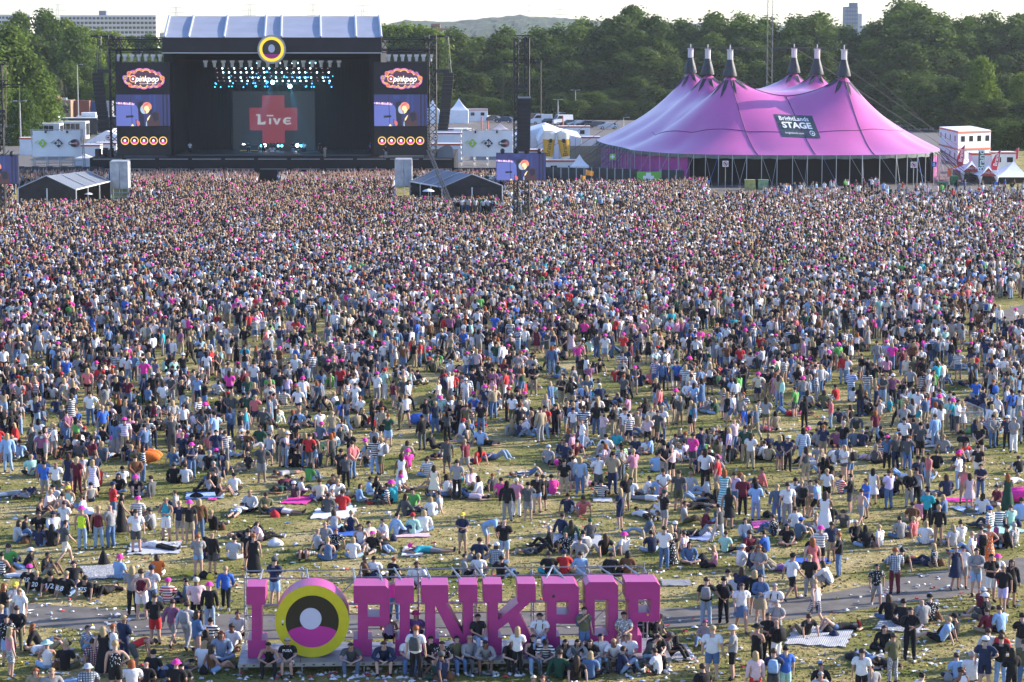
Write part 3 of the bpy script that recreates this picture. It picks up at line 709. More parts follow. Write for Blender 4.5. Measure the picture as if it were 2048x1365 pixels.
# ---------------------------------------------------------------- hills and far buildings
HILLM = mat('wooded_hill', (.018,.045,.010), .95, noise_amt=.9, noise_scale=.045, bump=1)
def ridge(Y, prof, zn, seed, depth=700, amp=5, name='wooded_hills'):
    xs = np.linspace(prof[0][0], prof[-1][0], 420); px_, pz_ = zip(*prof); crest = np.interp(xs, px_, pz_)
    vs = []; fs = []; nj = 26
    for j in range(nj):
        t = j / (nj - 1)
        for i, x in enumerate(xs):
            zc = crest[i] * math.sin(math.pi * min(1, t * .62 + .0)) 
            q = noise.fractal(Vector((x * .010, t * 6, seed)), 1, 2, 3) * .5 + .55 * abs(noise.noise(Vector((x * .05, t * 40, seed)))) + .3 * noise.noise(Vector((x * .16, t * 90, seed)))
            vs.append((x, Y + t * depth, max(-3, zc + amp * q * min(1, t * 4))))
    m = len(xs)
    for j in range(nj - 1):
        for i in range(m - 1): fs.append((j*m+i, j*m+i+1, (j+1)*m+i+1, (j+1)*m+i))
    mb = MB(); mb.add(vs, fs, 0, False); o = mb.build(name, HILLM); o['kind'] = 'structure'; return o
k_ = 2600 / 4800
def hx(px): return (px - 1024) * k_
def hz(py): return H + (70 - py) * k_ * 1.0
ridge(2200, [(hx(-200), 12), (hx(300), 20), (hx(330), 24), (hx(480), 22), (hx(760), hz(52)), (hx(800), hz(42)), (hx(860), hz(46)), (hx(930), hz(42)), (hx(985), hz(36)), (hx(1040), hz(32)), (hx(1090), hz(35)), (hx(1160), hz(40)), (hx(1240), hz(46)), (hx(1500), hz(52)), (hx(2300), hz(56))], 0, 3.1)
ridge(1500, [(hx(-100)*.7, 16), (hx(300)*.7, 18), (hx(900)*.7, 17), (hx(1700)*.7, 15), (hx(2300)*.7, 14)], 0, 7.7, 400, 5, 'wooded_rise')
CONC = mat('pale_concrete', (.58,.55,.51), .8, noise_amt=.08); BRK = mat('brown_brick', (.22,.10,.07), .85, noise_amt=.2); DKC = mat('slate_cladding', (.12,.14,.19), .6)
def block(name, label, px0, px1, ytop, Y, dep, wall, cols, floors, pitchz=2.9, glass=GLASS, bal=False):
    a = W(px0, ytop, Y); b = W(px1, ytop, Y); h = a.z
    t = thing_at(name, label, 'building', ((a.x+b.x)/2, Y, 0))
    m = MB(); m.box((a.x, Y, 0), (b.x, Y + dep, h)); part(t, 'wall', m, wall)
    wx = (b.x - a.x) / cols; pr = MB(); pr.box((-wx*.36, -.12, 0), (wx*.36, .1, pitchz * .52)); pm = pr.mesh('window', glass)
    for f in range(floors):
        z = h - .6 - pitchz * (f + 1) + pitchz * .3
        for c in range(cols):
            o = link('window', pm, t, (a.x + wx * (c + .5) - t.location.x, 0, z)); 
        if bal:
            q = MB(); q.box((a.x, Y - 1.1, z - pitchz * .38), (b.x, Y, z + pitchz * .02)); part(t, 'balcony', q, CONC)
    return t, a, b, h
t, a, b, h = block('apartment_block', 'long pale apartment block with balconies beyond the trees left of the stage', 120, 312, 31, 1500, 14, CONC, 24, 6, 2.9, bal=True)
m = MB(); m.box((W(196, 20, 1500).x, 1503, h), (W(210, 20, 1500).x, 1509, h + 2.8)); part(t, 'lift_housing', m, DKC)
t, a, b, h = block('apartment_block', 'pale flats mostly hidden by trees at the far left edge', -40, 60, 30, 1560, 14, CONC, 14, 4, 2.9, bal=True)
t, a, b, h = block('tower_block', 'slate-blue high-rise tower standing alone on the skyline above the tent', 1690, 1716, 14, 1800, 12, DKC, 5, 13, 2.9, glass=mat('pale_glass', (.20,.23,.30), .3))
m = MB(); m.box((b.x, 1801, 0), (b.x + 3.2, 1812, h - 5)); part(t, 'side_wing', m, CONC)
m = MB(); m.prism([(a.x + 4, 1800.5, h), (b.x - .2, 1800.5, h), (b.x - .2, 1809, h), (a.x + 4, 1809, h)], (0, 0, 3)); part(t, 'roof_top', m, DKC)
block('brick_block', 'low brown brick building on the skyline right of the stage roof', 852, 905, 57, 1250, 10, BRK, 10, 2, 3.2, glass=WHITE)
t_, a, b, h = block('brick_block', 'small square brick building rising behind the skyline right of the stage', 862, 880, 48, 1262, 8, BRK, 3, 2, 3.2)
for i, (px, yt, Y) in enumerate([(499,8,2300),(626,8,2300),(1058,10,2250),(725,-2,2400),(1120,18,2300),(115,8,2300),(352,14,2300)]):
    m = MB(); p = W(px, yt, Y); hh = p.z; x = p.x
    for s1 in (-1, 1):
        for s2 in (-1, 1): m.tube((x + s1*3.2, Y + s2*3.2, 0), (x + s1*.4, Y + s2*.4, hh), .11, 4)
    for z, w_ in ((hh*.98, 6), (hh*.88, 8), (hh*.78, 6)): m.tube((x - w_, Y, z), (x + w_, Y, z), .14, 4)
    solo('pylon', m, STEEL, 'electricity pylon with three cross-arms on the hazy skyline, number %s from the left' % [''][0] if False else 'thin electricity pylon on the skyline ' + ['above the left part of the stage roof','above the right part of the stage roof','in front of the wooded hill right of the stage','above the right end of the stage roof','right of the wooded hill top','at the left end of the flats','just left of the stage roof'][i], 'pylon', 'electricity pylons on the skyline')
m = MB(); q = W(1541, -10, 430); truss(m, (q.x, 430, 0), q, .9, 1.2, .035); solo('lattice_mast', m, mat('mast_grey', (.10,.11,.12), .6), 'slim steel lattice mast rising behind the pink tent in front of the wood', 'mast')
# ---------------------------------------------------------------- haze
hz_ = bpy.data.materials.new('haze'); hz_.use_nodes = True; hz_.node_tree.nodes.clear()
v_ = hz_.node_tree.nodes.new('ShaderNodeVolumePrincipled'); o_ = hz_.node_tree.nodes.new('ShaderNodeOutputMaterial')
v_.inputs['Color'].default_value = (.86, .92, 1, 1); v_.inputs['Density'].default_value = .000065; v_.inputs['Anisotropy'].default_value = .2
hz_.node_tree.links.new(v_.outputs[0], o_.inputs['Volume'])
m = MB(); m.box((-4400, -200, -4), (4400, 3300, 140)); o = m.build('haze', hz_); o['kind'] = 'stuff'; o['label'] = 'thin pale evening haze over the whole field'
# ---------------------------------------------------------------- main stage
YS = 338.0
stg = thing_at('main_stage', 'huge black open-air stage with a pale grey tarpaulin roof and a red cross backdrop', 'stage', (W(545, 340, YS).x, YS, 0))
m = MB(); pbox(m, 180, 316, 908, 372, YS - 2, 26); part(stg, 'deck', m, BLACK)
m = MB()
for i in range(11):
    pbox(m, 186 + i * 66, 318, 186 + i * 66 + 58, 319.4, YS - 2.06, .05); pbox(m, 190 + i * 66, 338, 190 + i * 66 + 54, 339, YS - 2.06, .05)
part(stg, 'deck_edge', m, STEEL)
m = MB(); pbox(m, 336, 309.5, 752, 312.5, YS + 1, 14); part(stg, 'stage_floor', m, mat('stage_floor', (.06,.065,.07), .5))
bot_x = [329, 377, 448, 529, 562, 641, 712, 762.5]; top_x = [339, 387, 455, 532, 563, 640, 710, 758]
YR0, YR1 = YS - 1, YS + 12
RFM = mat('roof_tarpaulin', (.30,.32,.38), .45, noise_amt=.12, noise_scale=.35)
for i in range(7):
    m = MB(); n = 6; vs = []
    for j in range(n + 1):
        for s_ in (0, 1):
            t = j / n; xb = bot_x[i + s_]; xt = top_x[i + s_]; p = W(xb, 75, YR0).lerp(W(xt, 33, YR1), t); p.z -= .10 * math.sin(math.pi * t); vs.append(p)
    mid = [vs[2*j].lerp(vs[2*j+1], .5) - Vector((0, 0, .03)) for j in range(n + 1)]
    V = [];
    for j in range(n + 1): V += [vs[2*j], mid[j], vs[2*j+1]]
    m.add(V, [(3*j+q, 3*j+q+1, 3*j+q+4, 3*j+q+3) for j in range(n) for q in (0, 1)], 0, True); part(stg, 'roof_panel', m, RFM)
for xb, xt in zip(bot_x, top_x):
    m = MB(); m.tube(W(xb, 75, YR0) + Vector((0, -.05, .05)), W(xt, 33, YR1) + Vector((0, 0, .05)), .17, 6); part(stg, 'roof_rib', m, ALU)
m = MB(); a = W(339, 33, YR1); b = W(758, 33, YR1); m.add([a, b, b + Vector((0, 12, -3)), a + Vector((0, 12, -3))], [(0,1,2,3)]); part(stg, 'rear_roof', m, RFM)
m = MB(); pbox(m, 324.5, 75.5, 763, 105.5, YR0 - .5, 1.2); part(stg, 'front_fascia', m, mat('fascia_cloth', (.012,.012,.015), .7, noise_amt=.4, noise_scale=.5))
m = MB(); pbox(m, 324, 105.5, 763.5, 107.2, YR0 - .6, .2); part(stg, 'fascia_edge', m, ALU)
m = MB(); a = W(326, 76, YR0); b = W(762, 76, YR0); m.box((a.x, YR0 + .8, a.z - .6), (b.x, YS + 17, a.z - .2)); part(stg, 'ceiling', m, BLACK)
for x0, x1 in ((329, 347), (741, 762)):
    m = MB(); pbox(m, x0, 80, x1, 312, YS, 16); part(stg, 'side_wall', m, BLACK)
m = MB(); pbox(m, 330, 90, 760, 312, YS + 15, .3); part(stg, 'backdrop', m, BLACK)
m = MB(); rg = random.Random(3)
for i in range(56):
    x = 348 + i * 7.2; pbox(m, x, 125, x + 3.4, 311, YS + 14.6 - rg.random() * .3, .25)
part(stg, 'drape_fold', m, mat('drape', (.007,.009,.012), .9))['kind'] = 'stuff'
YB = YS + 14
m = MB(); pbox(m, 466, 183, 630, 306, YB, .1); part(stg, 'video_backdrop', m, em('video_grey', (.006,.009,.012), .8))
m = MB(); pbox(m, 524.4, 191, 569.2, 287, YB - .15, .1); pbox(m, 499, 216, 524.4, 261.3, YB - .15, .1); pbox(m, 569.2, 216, 594.7, 261.3, YB - .15, .1)
part(stg, 'red_cross', m, em('cross_red', (.095,.014,.022), 1.0))
WH = em('print_white', (.22,.24,.26), .8)
c = W(547.5, 240, YB - .3)
# the band name in its own letter shapes: L with a foot, i with a bar above, v, round epsilon
def lpx(pts): return [tuple(W(300 + x / 4.096, 20 + y / 4.096, YB - .3)) for x, y in pts]
m = MB()
for pts in ([(868,856),(903,856),(908,925),(948,912),(945,940),(880,940),(885,868),(868,866)], [(955,862),(1012,862),(1010,873),(955,873)], [(975,888),(992,888),(992,938),(975,938)],
            [(1005,888),(1028,888),(1040,922),(1050,890),(1072,890),(1048,940),(1032,940)],
            [(1158,884),(1152,896),(1125,893),(1108,906),(1148,906),(1148,916),(1108,916),(1122,930),(1156,924),(1156,936),(1118,942),(1092,926),(1090,905),(1104,886),(1130,880)]):
    m.add(lpx(pts), [tuple(range(len(pts)))])
part(stg, 'lettering', m, WH)
# lighting rig
rig = thing_at('lighting_rig', 'black lighting truss full of small white and blue lamps hanging under the stage roof', 'lighting rig', tuple(W(545, 130, YS + 5)), None)
m = MB()
for yy in (123, 134, 150, 166): truss(m, W(405 if yy < 130 else 430, yy, YS + 4 + (yy-123) * .12), W(690 if yy < 130 else 665, yy, YS + 4 + (yy-123) * .12), .5, .9, .05)
part(rig, 'truss', m, BLKMET)
LW, LB = em('lamp_white', (.45,.90,1), 5), em('lamp_blue', (.03,.42,1), 4); LG = em('lamp_glare', (.35,.85,1), 30); LD = em('lamp_dim', (.5,.35,.4), .8)
sp1 = MB().sphere((0,0,0), .11, 8, 5).mesh('lamp', LW); sp2 = MB().sphere((0,0,0), .085, 8, 5).mesh('lamp', LB); sp3 = MB().sphere((0,0,0), .26, 10, 6).mesh('lamp', LG); sp4 = MB().sphere((0,0,0), .07, 6, 4).mesh('lamp', LD)
rg = random.Random(5)
for ri, (yy, x0) in enumerate([(436,540),(480,545),(513,552),(556,552),(583,560)]):
    for i in range(20):
        cx = x0 + i * 48; on = rg.random() < .55
        if cx > 1475: continue
        link('lamp', sp1 if on else sp4, rig, W(300 + cx / 4.096, 20 + yy / 4.096, YS + 4 + ri * .9) - ORG[rig.name])
for i in range(44):
    link('lamp', sp2, rig, W(300 + rg.uniform(500, 1500) / 4.096, 20 + rg.choice([520,548,552,603,628,632]) / 4.096 + rg.uniform(-1, 1), YS + 8) - ORG[rig.name])
for cx, cy in ((1005, 594), (1147, 627)): link('lamp', sp3, rig, W(300 + cx/4.096, 20 + cy/4.096, YS + 7.5) - ORG[rig.name])
for cx, cy in ((958, 510), (960, 592), (866, 626), (1100, 548)): link('lamp', MESH_ if False else sp2, rig, W(300 + cx/4.096, 20 + cy/4.096, YS + 7.4) - ORG[rig.name]).scale = (1.7,) * 3
hm = MB(); hm.tube((0,0,.35), (0,0,-.35), .26, 8, .20); hm.box((-.32,-.1,.3), (.32,.1,.6)); hmesh = hm.mesh('moving_head', ALU)
for i in range(16): link('moving_head', hmesh, rig, W(411 + i * 17.8, 130, YS + 3) - ORG[rig.name])
# smoke-tinted blue stage light
for (cx, cy, tx, ty, e, c_) in ((545, 165, 500, 300, 900, (.1,.55,1)), (580, 172, 610, 300, 900, (.1,.6,1))):
    l = bpy.data.lights.new('stage_spot', 'SPOT'); l.energy = e * 6; l.color = c_; l.spot_size = R(26); l.spot_blend = .7; lo = bpy.data.objects.new('stage_spot', l); COL.objects.link(lo)
    p = W(cx, cy, YS + 6.5); lo.location = p; lo.rotation_euler = (p - W(tx, ty, YS + 9)).to_track_quat('Z', 'Y').to_euler()
sv = bpy.data.materials.new('stage_smoke'); sv.use_nodes = True; sv.node_tree.nodes.clear(); v2 = sv.node_tree.nodes.new('ShaderNodeVolumePrincipled'); o2 = sv.node_tree.nodes.new('ShaderNodeOutputMaterial')
v2.inputs['Color'].default_value = (.8, .9, 1, 1); v2.inputs['Density'].default_value = .006; sv.node_tree.links.new(v2.outputs[0], o2.inputs['Volume'])
m = MB(); a = W(350, 310, YS + 3); b = W(738, 120, YS + 3); m.box((a.x, YS + 3, a.z), (b.x, YS + 13.6, b.z)); o = m.build('stage_smoke', sv); o['kind'] = 'stuff'; o['label'] = 'thin bluish smoke hanging over the stage'
# instruments
AMPC = mat('amplifier_black', (.02,.02,.02), .6); GOLD = mat('brass', (.6,.42,.12), .3, .8)
DZ = W(540, 311, YS + 6).z
for i, px in enumerate((487, 509)):
    m = MB(); c = W(px, 309, YS + 8); m.box((c.x-.55, c.y, DZ), (c.x+.55, c.y+.5, DZ+.75)); m.box((c.x-.55, c.y, DZ+.78), (c.x+.55, c.y+.5, DZ+1.4)); m.box((c.x-.5, c.y-.03, DZ+.55), (c.x+.5, c.y, DZ+.62), 1)
    solo('guitar_amplifier', m, [AMPC, GOLD], 'black guitar amplifier stack %s of the band on the stage' % ('furthest left' if i == 0 else 'between the guitarist and the drums'), 'amplifier')
c = W(545, 309, YS + 9); dk = thing_at('drum_kit', 'drum kit with cymbals in front of the red cross on the stage', 'drum kit', (c.x, c.y, DZ))
for nm, x, y, z, r, hh in (('bass_drum',0,-.3,.35,.33,.5),('tom',-.3,-.1,.8,.17,.25),('tom',.3,-.1,.8,.17,.25),('floor_tom',.75,.1,.3,.24,.5),('snare',-.7,.1,.6,.2,.18)):
    m = MB()
    if nm == 'bass_drum': m.tube((c.x+x, c.y+y-.25, DZ+z), (c.x+x, c.y+y+.25, DZ+z), r, 14)
    else: m.tube((c.x+x, c.y+y, DZ+z-hh/2), (c.x+x, c.y+y, DZ+z+hh/2), r, 12)
    part(dk, nm, m, ALU)
for x, z in ((-1,1.3),(-.5,1.55),(.5,1.55),(1.05,1.35)):
    m = MB(); m.tube((c.x+x, c.y, DZ), (c.x+x, c.y, DZ+z), .025, 4); m.tube((c.x+x, c.y, DZ+z), (c.x+x+.04, c.y, DZ+z+.03), .26, 12); part(dk, 'cymbal', m, GOLD)
m = MB(); c = W(610, 309, YS + 8); m.box((c.x-.9, c.y, DZ+.8), (c.x+.9, c.y+.4, DZ+.95)); m.box((c.x-.8, c.y, DZ), (c.x-.7, c.y+.1, DZ+.8)); m.box((c.x+.7, c.y, DZ), (c.x+.8, c.y+.1, DZ+.8)); m.box((c.x-1.2, c.y+.6, DZ), (c.x+1.2, c.y+1.2, DZ+.7))
solo('keyboard', m, AMPC, 'keyboard on a stand at the right of the band on the stage', 'keyboard')
for i, (px, py) in enumerate(((488,291),(530,291),(595,291))):
    m = MB(); p = W(px, py, YS + 12); m.tube(p, p + Vector((0,-.3,0)), .30, 10); m.tube(p + Vector((0,-.31,0)), p + Vector((0,-.35,0)), .26, 10, mi=1)
    m.tube((p.x, p.y, DZ), p, .04, 4); solo('floor_lamp', m, [BLKMET, em('flood_white', (.85,.9,1), 9)], 'bright white floor lamp %s on the stage' % ('behind the left amplifier','left of the drum kit','right of the drum kit')[i], 'stage lamp')
for i, (px, py) in enumerate(((494,292),(523,292),(557,292),(564,292),(603,292))):
    m = MB(); p = W(px, py, YS + 12); m.tube(p, p + Vector((0,-.3,0)), .2, 8, mi=0); m.tube(p + Vector((0,-.31,0)), p + Vector((0,-.34,0)), .18, 8, mi=1); m.tube((p.x, p.y, DZ), p, .04, 4)
    solo('floor_lamp', m, [BLKMET, em('flood_blue', (.1,.6,1), 5)], 'small blue floor lamp on the stage, %s' % ('beside the left flood','left of the white flood by the drums','behind the drums','right behind the drums','beside the right flood')[i], 'stage lamp')
band = [('497 308 sf 180 kt kL n', 'musician in black playing guitar between the amplifiers on stage'), ('545 305 bs 180 gt kL k', 'drummer in grey seated behind the drum kit on stage'), ('586 309 sf 180 kt DL n', 'guitarist in a black t-shirt standing right of the drums on stage'),
        ('608 306 sf 180 it kL k', 'keyboard player in a pale t-shirt on stage'), ('527 310 sk 180 kt kL x', 'bald singer in black standing left of the drum kit on stage'), ('640 308 st 220 kt kL k', 'stagehand in black standing right of the keyboard on stage'),
        ('380 309 st 160 wt kL n', 'stagehand in a white t-shirt at the left side of the stage'), ('742 306 sf 200 bt kL k', 'stagehand in a blue t-shirt at the right edge of the stage')]
for e, lab in band:
    d = parse(e); p = W(d['x'], d['y'], YS + 8); o = place_person(d, pt=Vector((p.x, YS + 8 + (1.2 if 'drummer' in lab else 0), DZ))); tag(o, lab, 'person', 'people on the stage')
for e, lab in [('650 315 sp 20 ct cL n', 'camera operator in khaki filming at the front edge of the stage'), ('772 318 sh 160 kt gL n', 'crew member in black at the front edge right of the stage')]:
    d = parse(e); p = W(d['x'], 316, YS - 1); o = place_person(d, pt=Vector((p.x, YS - 1.2, p.z))); tag(o, lab, 'person', 'people on the stage')
# emblem: yellow ring round a black disc (plain generic figure inside)
def emblem(th, c, r, y_, facen=(0,-1,0), rings=True):
    c = Vector(c); n = Vector(facen)
    if rings: part(th, 'lattice_ring', MB().disc(c, r * 1.16, 32, n, thick=.05), STEEL)
    part(th, 'yellow_ring', MB().disc(c + n * .08, r, 32, n, thick=.05), y_)
    part(th, 'black_disc', MB().disc(c + n * .16, r * .76, 32, n, thick=.03), DISC)
    m = MB(); a0 = R(212); a1 = R(328); k = 12; q = r * .75; rt = n.cross(Vector((0,0,1))).normalized() * -1
    pts = [c + n * .22 + rt * (q * math.cos(a0 + (a1-a0)*i/k)) + Vector((0,0,q * math.sin(a0 + (a1-a0)*i/k))) for i in range(k + 1)]
    m.add(pts, [tuple(range(k + 1))]); part(th, 'magenta_field', m, LPINK)
    part(th, 'pale_spot', MB().disc(c + n * .24 + Vector((0,0,r*.06)), r * .30, 20, n, sx=.9, sz=1.1), SKY_GREY)
e = thing_at('round_emblem', 'round yellow-ringed emblem mounted at the centre of the stage roof edge', 'emblem', tuple(W(543.5, 126, YR0 - 1)))
emblem(e, W(543.5, 99, YR0 - .9), 1.72, em('emblem_yellow', (.75,.5,.03), .75))
# ---------------------------------------------------------------- pinkpop logo, video picture, side walls
LC = [em('logo_orange', (.85,.24,.10), .8), em('logo_yellow', (.85,.55,.08), .8), em('logo_violet', (.22,.13,.55), .8), em('logo_magenta', (.55,.05,.28), .8), em('logo_white', (.85,.85,.85), .8), BLKMET, em('logo_deep', (.05,.02,.05), .8)]
def logo(th, cx, cy, Y, mpp):
    """cx, cy source pixels; the swirl logo with its word"""
    c = W(cx, cy, Y); bl = [(-30,2,8),(-20,-6,9),(-8,-9,10),(5,-9,10),(17,-6,9),(27,-2,8),(32,4,7),(24,8,8),(12,9,8),(0,10,9),(-12,9,8),(-22,8,8)]
    curl = [(-37,-2,4.5),(-29,-11,3.4),(-19,-13,3.6),(30,-10,3.4),(37,-1,4),(31,12,3.6),(20,14,2.6),(-27,13,3.2),(-14,15,2.6),(10,16,2.4),(-4,-17,2.4),(17,-15,2.8)]
    for li, (gr, mi) in enumerate(((3.2, 2), (2.2, 0), (1.0, 3), (-.2, 1), (-1.6, 6))):
        m = MB()
        for x, y, r in bl:
            if r + gr > 0: m.disc(c + Vector((x * mpp, -.02 - li * .015, -y * mpp)), (r + gr) * mpp * .92, 18)
        part(th, 'logo_cloud', m, LC[mi])
    for i, (x, y, r) in enumerate(curl):
        m = MB(); q = c + Vector((x * mpp, -.12, -y * mpp))
        for k, (f, mi) in enumerate(((1.2, (2, 0, 3)[i % 3]), (.92, 6), (.7, (1, 0)[i % 2]), (.45, 6), (.22, 3))): m.disc(q + Vector((0, -.012 * k, 0)), r * f * mpp, 14, mi=mi)
        part(th, 'logo_curl', m, LC)
    q = c + Vector((-21 * mpp, -.2, 0)); m = MB()
    for k, (f, mi) in enumerate(((7, 1), (5.8, 3), (4.6, 5), (2.4, 4))): m.disc(q + Vector((0, -.015 * k, 0)), f * mpp, 18, mi=mi)
    part(th, 'logo_spot', m, LC)
    for off, mi, bold in ((0, 5, .05), (-.06, 4, .012)):
        ptext(th, 'logo_word', 'pinkpop', 17 * mpp, LC[mi], c + Vector((6.5 * mpp, -.25 + off, -.5 * mpp)), extrude=.004, shear=.25, bold=bold * 1.0, spacing=.92, sx=.92)
    ptext(th, 'logo_tagline', 'MEGALAND LANDGRAAF', 3.0 * mpp, LC[4], c + Vector((9 * mpp, -.3, -9.6 * mpp)), extrude=.003, sx=1.0)
VB = [em('video_blue', (.075,.095,.30), .9), em('video_navy', (.018,.022,.085), .95), em('video_dark', (.008,.009,.02), 1), em('video_skin', (.55,.20,.12), .9), em('video_glow', (.70,.55,.28), .9), em('video_pale', (.24,.34,.44), .9),
      em('video_jacket', (.035,.018,.022), 1), em('video_lilac', (.45,.35,.75), .9), em('video_midblue', (.018,.035,.13), .95), em('video_hand', (.42,.10,.11), .9)]
def picture(th, px0, py0, px1, py1, Y):
    a = W(px0, py1, Y); b = W(px1, py0, Y); w_ = b.x - a.x; h_ = b.z - a.z
    def p(u, v, l): return (a.x + u * w_, Y - .01 * l, a.z + (1 - v) * h_)
    def poly(pts, mi, l): m.add([p(u, v, l) for u, v in pts], [tuple(range(len(pts)))], mi)
    def ell(cx, cy, rx, ry, mi, l, n=16): poly([(cx + rx * math.cos(2*math.pi*i/n), cy + ry * math.sin(2*math.pi*i/n)) for i in range(n)], mi, l)
    m = MB(); poly([(0,0),(1,0),(1,1),(0,1)], 1, 0)
    poly([(0,.34),(.37,.34),(.42,.5),(.44,1),(0,1)], 0, 1)
    poly([(0,.24),(.34,.27),(.34,.34),(0,.30)], 7, 2)
    for i in range(10): poly([(.01+i*.034,.245),(.03+i*.034,.245),(.02+i*.034,.33)], (2, 4, 9)[i % 3], 3)
    poly([(.36,.02),(.47,.02),(.47,.14),(.36,.14)], 8, 2)
    for u in (.62,.70,.86,.93): poly([(u,0),(u+.03,0),(u+.03,1),(u,1)], 8 if u < .8 else 2, 1)
    poly([(.40,.25),(.50,.2),(.52,1),(.42,1)], 2, 2)
    poly([(.265,.05),(.275,.05),(.30,1),(.29,1)], 2, 4); poly([(.18,.67),(.32,.66),(.32,.72),(.18,.74)], 2, 4)
    poly([(.56,1),(.565,.80),(.60,.70),(.655,.62),(.70,.54),(.76,.52),(.80,.60),(.82,.80),(.82,1)], 6, 5); poly([(.66,.62),(.72,.56),(.78,.60),(.79,.80),(.70,.86)], 2, 5.5)
    poly([(.575,.76),(.62,.66),(.635,.66),(.60,.80),(.57,.84)], 4, 6); poly([(.55,.88),(.565,.84),(.572,1),(.55,1)], 5, 6)
    ell(.520,.47,.070,.145, 5, 7); ell(.575,.39,.088,.15, 3, 8); poly([(.50,.40),(.53,.34),(.56,.50),(.56,.62),(.54,.60)], 9, 8.5); ell(.565,.44,.045,.08, 4, 9); poly([(.555,.48),(.63,.46),(.60,.57),(.56,.61)], 4, 10); poly([(.505,.38),(.53,.30),(.59,.26),(.64,.30),(.60,.31),(.55,.36)], 9, 10); poly([(.635,.46),(.67,.50),(.66,.62),(.60,.60)], 2, 11)
    ell(.385,.88,.025,.06, 9, 7, 8); ell(.415,.92,.025,.08, 9, 7, 8); poly([(.36,.78),(.372,.78),(.38,1),(.366,1)], 2, 8); poly([(.27,1),(.30,.93),(.33,1)], 4, 8)
    part(th, 'picture', m, VB)
PANM = mat('screen_wall_black', (.008,.008,.009), .6, noise_amt=.2)
for (x0, x1, sd, lx) in ((232.5, 340, 'left', 287.5), (748, 855, 'right', 803)):
    Y = YS - 1.2; t = thing_at('screen_wall', 'tall black screen wall with logo and video picture at the %s of the stage' % sd, 'video wall', tuple(G((x0+x1)/2, 372)), 'screen walls beside the stage')
    m = MB(); pbox(m, x0, 125, x1, 311, Y, .6); part(t, 'wall_panel', m, PANM)
    picture(t, x0 + .5, 189.5, x0 + 107, 252.5, Y - .08); logo(t, lx, 158, Y - .1, Y / F)
    for i in range(5):
        c = W(x0 + 17.6 + i * 19 + (0 if sd == 'left' else -1.5), 282, Y - .06); m = MB()
        for k, (f, mi) in enumerate(((.58, 1), (.48, 3), (.46, 5))): m.disc(c + Vector((0, -.02 * k, 0)), f, 20, mi=mi)
        m.add([c + Vector((.45 * math.cos(R(200 + 140 * j / 10)), -.08, .45 * math.sin(R(200 + 140 * j / 10)))) for j in range(11)], [tuple(range(11))], 3); m.disc(c + Vector((0, -.1, .03)), .18, 12, mi=4)
        part(t, 'small_emblem', m, LC)
    tx = 225 if sd == 'left' else 865
    tw = thing_at('truss_tower', 'black lattice truss tower and bridge carrying lamps at the %s of the stage' % sd, 'truss tower', tuple(G(tx, 372)), 'truss towers beside the stage')
    m = MB(); a = W(tx, 70, YS); truss(m, (a.x, YS, 0), a, 1.0, .9, .10); b = W(tx + (10 if sd == 'left' else -12), 72, YS); truss(m, (b.x, YS + .5, 0), (b.x, YS + .5, b.z), .6, .8, .09); part(tw, 'mast', m, BLKMET)
    e0, e1 = (222, 326) if sd == 'left' else (763, 870)
    m = MB(); truss(m, W(e0, 80, YS), W(e1, 80, YS), .6, .9, .06); truss(m, W(e0, 90, YS), W(e1, 90, YS), 1.5, 1.0, .10); truss(m, W(e0, 102, YS), W(e1, 102, YS), .5, .8, .05); part(tw, 'bridge', m, BLKMET)
    m = MB(); o0, o1 = ((182, 226) if sd == 'left' else (862, 905)); m.tube(W(o0, 73, YS), W(o1, 73, YS), .16, 6); part(tw, 'outrigger', m, BLKMET)
    for i in range(7): link('moving_head', hmesh, tw, W(e0 + 14 + i * 14, 118, YS - .3) - ORG[tw.name])
    # hanging loudspeaker column
    n = 15; la = thing_at('speaker_array', 'long curved column of hanging loudspeakers at the %s of the stage' % sd, 'speaker', tuple(W(201 if sd == 'left' else 891, 262, YS - 3)), 'hanging speaker columns beside the stage')
    cm = MB(); cm.box((-.72, -.4, 0), (.72, .4, .50)); cm.box((-.66, -.44, .05), (.66, -.4, .22), 1); cm.box((-.66, -.44, .27), (.66, -.4, .45), 1)
    cmesh = cm.mesh('speaker_cabinet', [mat('speaker_black' if sd == 'left' else 'speaker_brown', (.014,.015,.018) if sd == 'left' else (.05,.042,.034), .6), mat('speaker_grille', (.03,.03,.03), .8)])
    for i in range(n):
        t_ = i / (n - 1); px = (196 + 14 * t_ ** 1.4) if sd == 'left' else (897 - 11 * t_ ** 1.2); o = link('speaker_cabinet', cmesh, la, W(px, 153 + 108 * t_, YS - 3 - .8 * t_ * t_) - ORG[la.name], (R(6 * t_), 0, 0))
    m = MB(); m.box((W(px, 140, YS-3).x - 1.0, YS - 3.3, W(px, 146, YS-3).z), (W(px, 140, YS-3).x + .9, YS - 2.7, W(px, 139, YS-3).z)); 
    for d_ in (-6, 0, 6): m.tube(W(196 + d_ if sd == 'left' else 897 + d_, 150, YS - 3), W(199 + d_ * .5 if sd == 'left' else 893 + d_ * .5, 73, YS - 1), .05, 4)
    part(la, 'rigging', m, BLKMET)
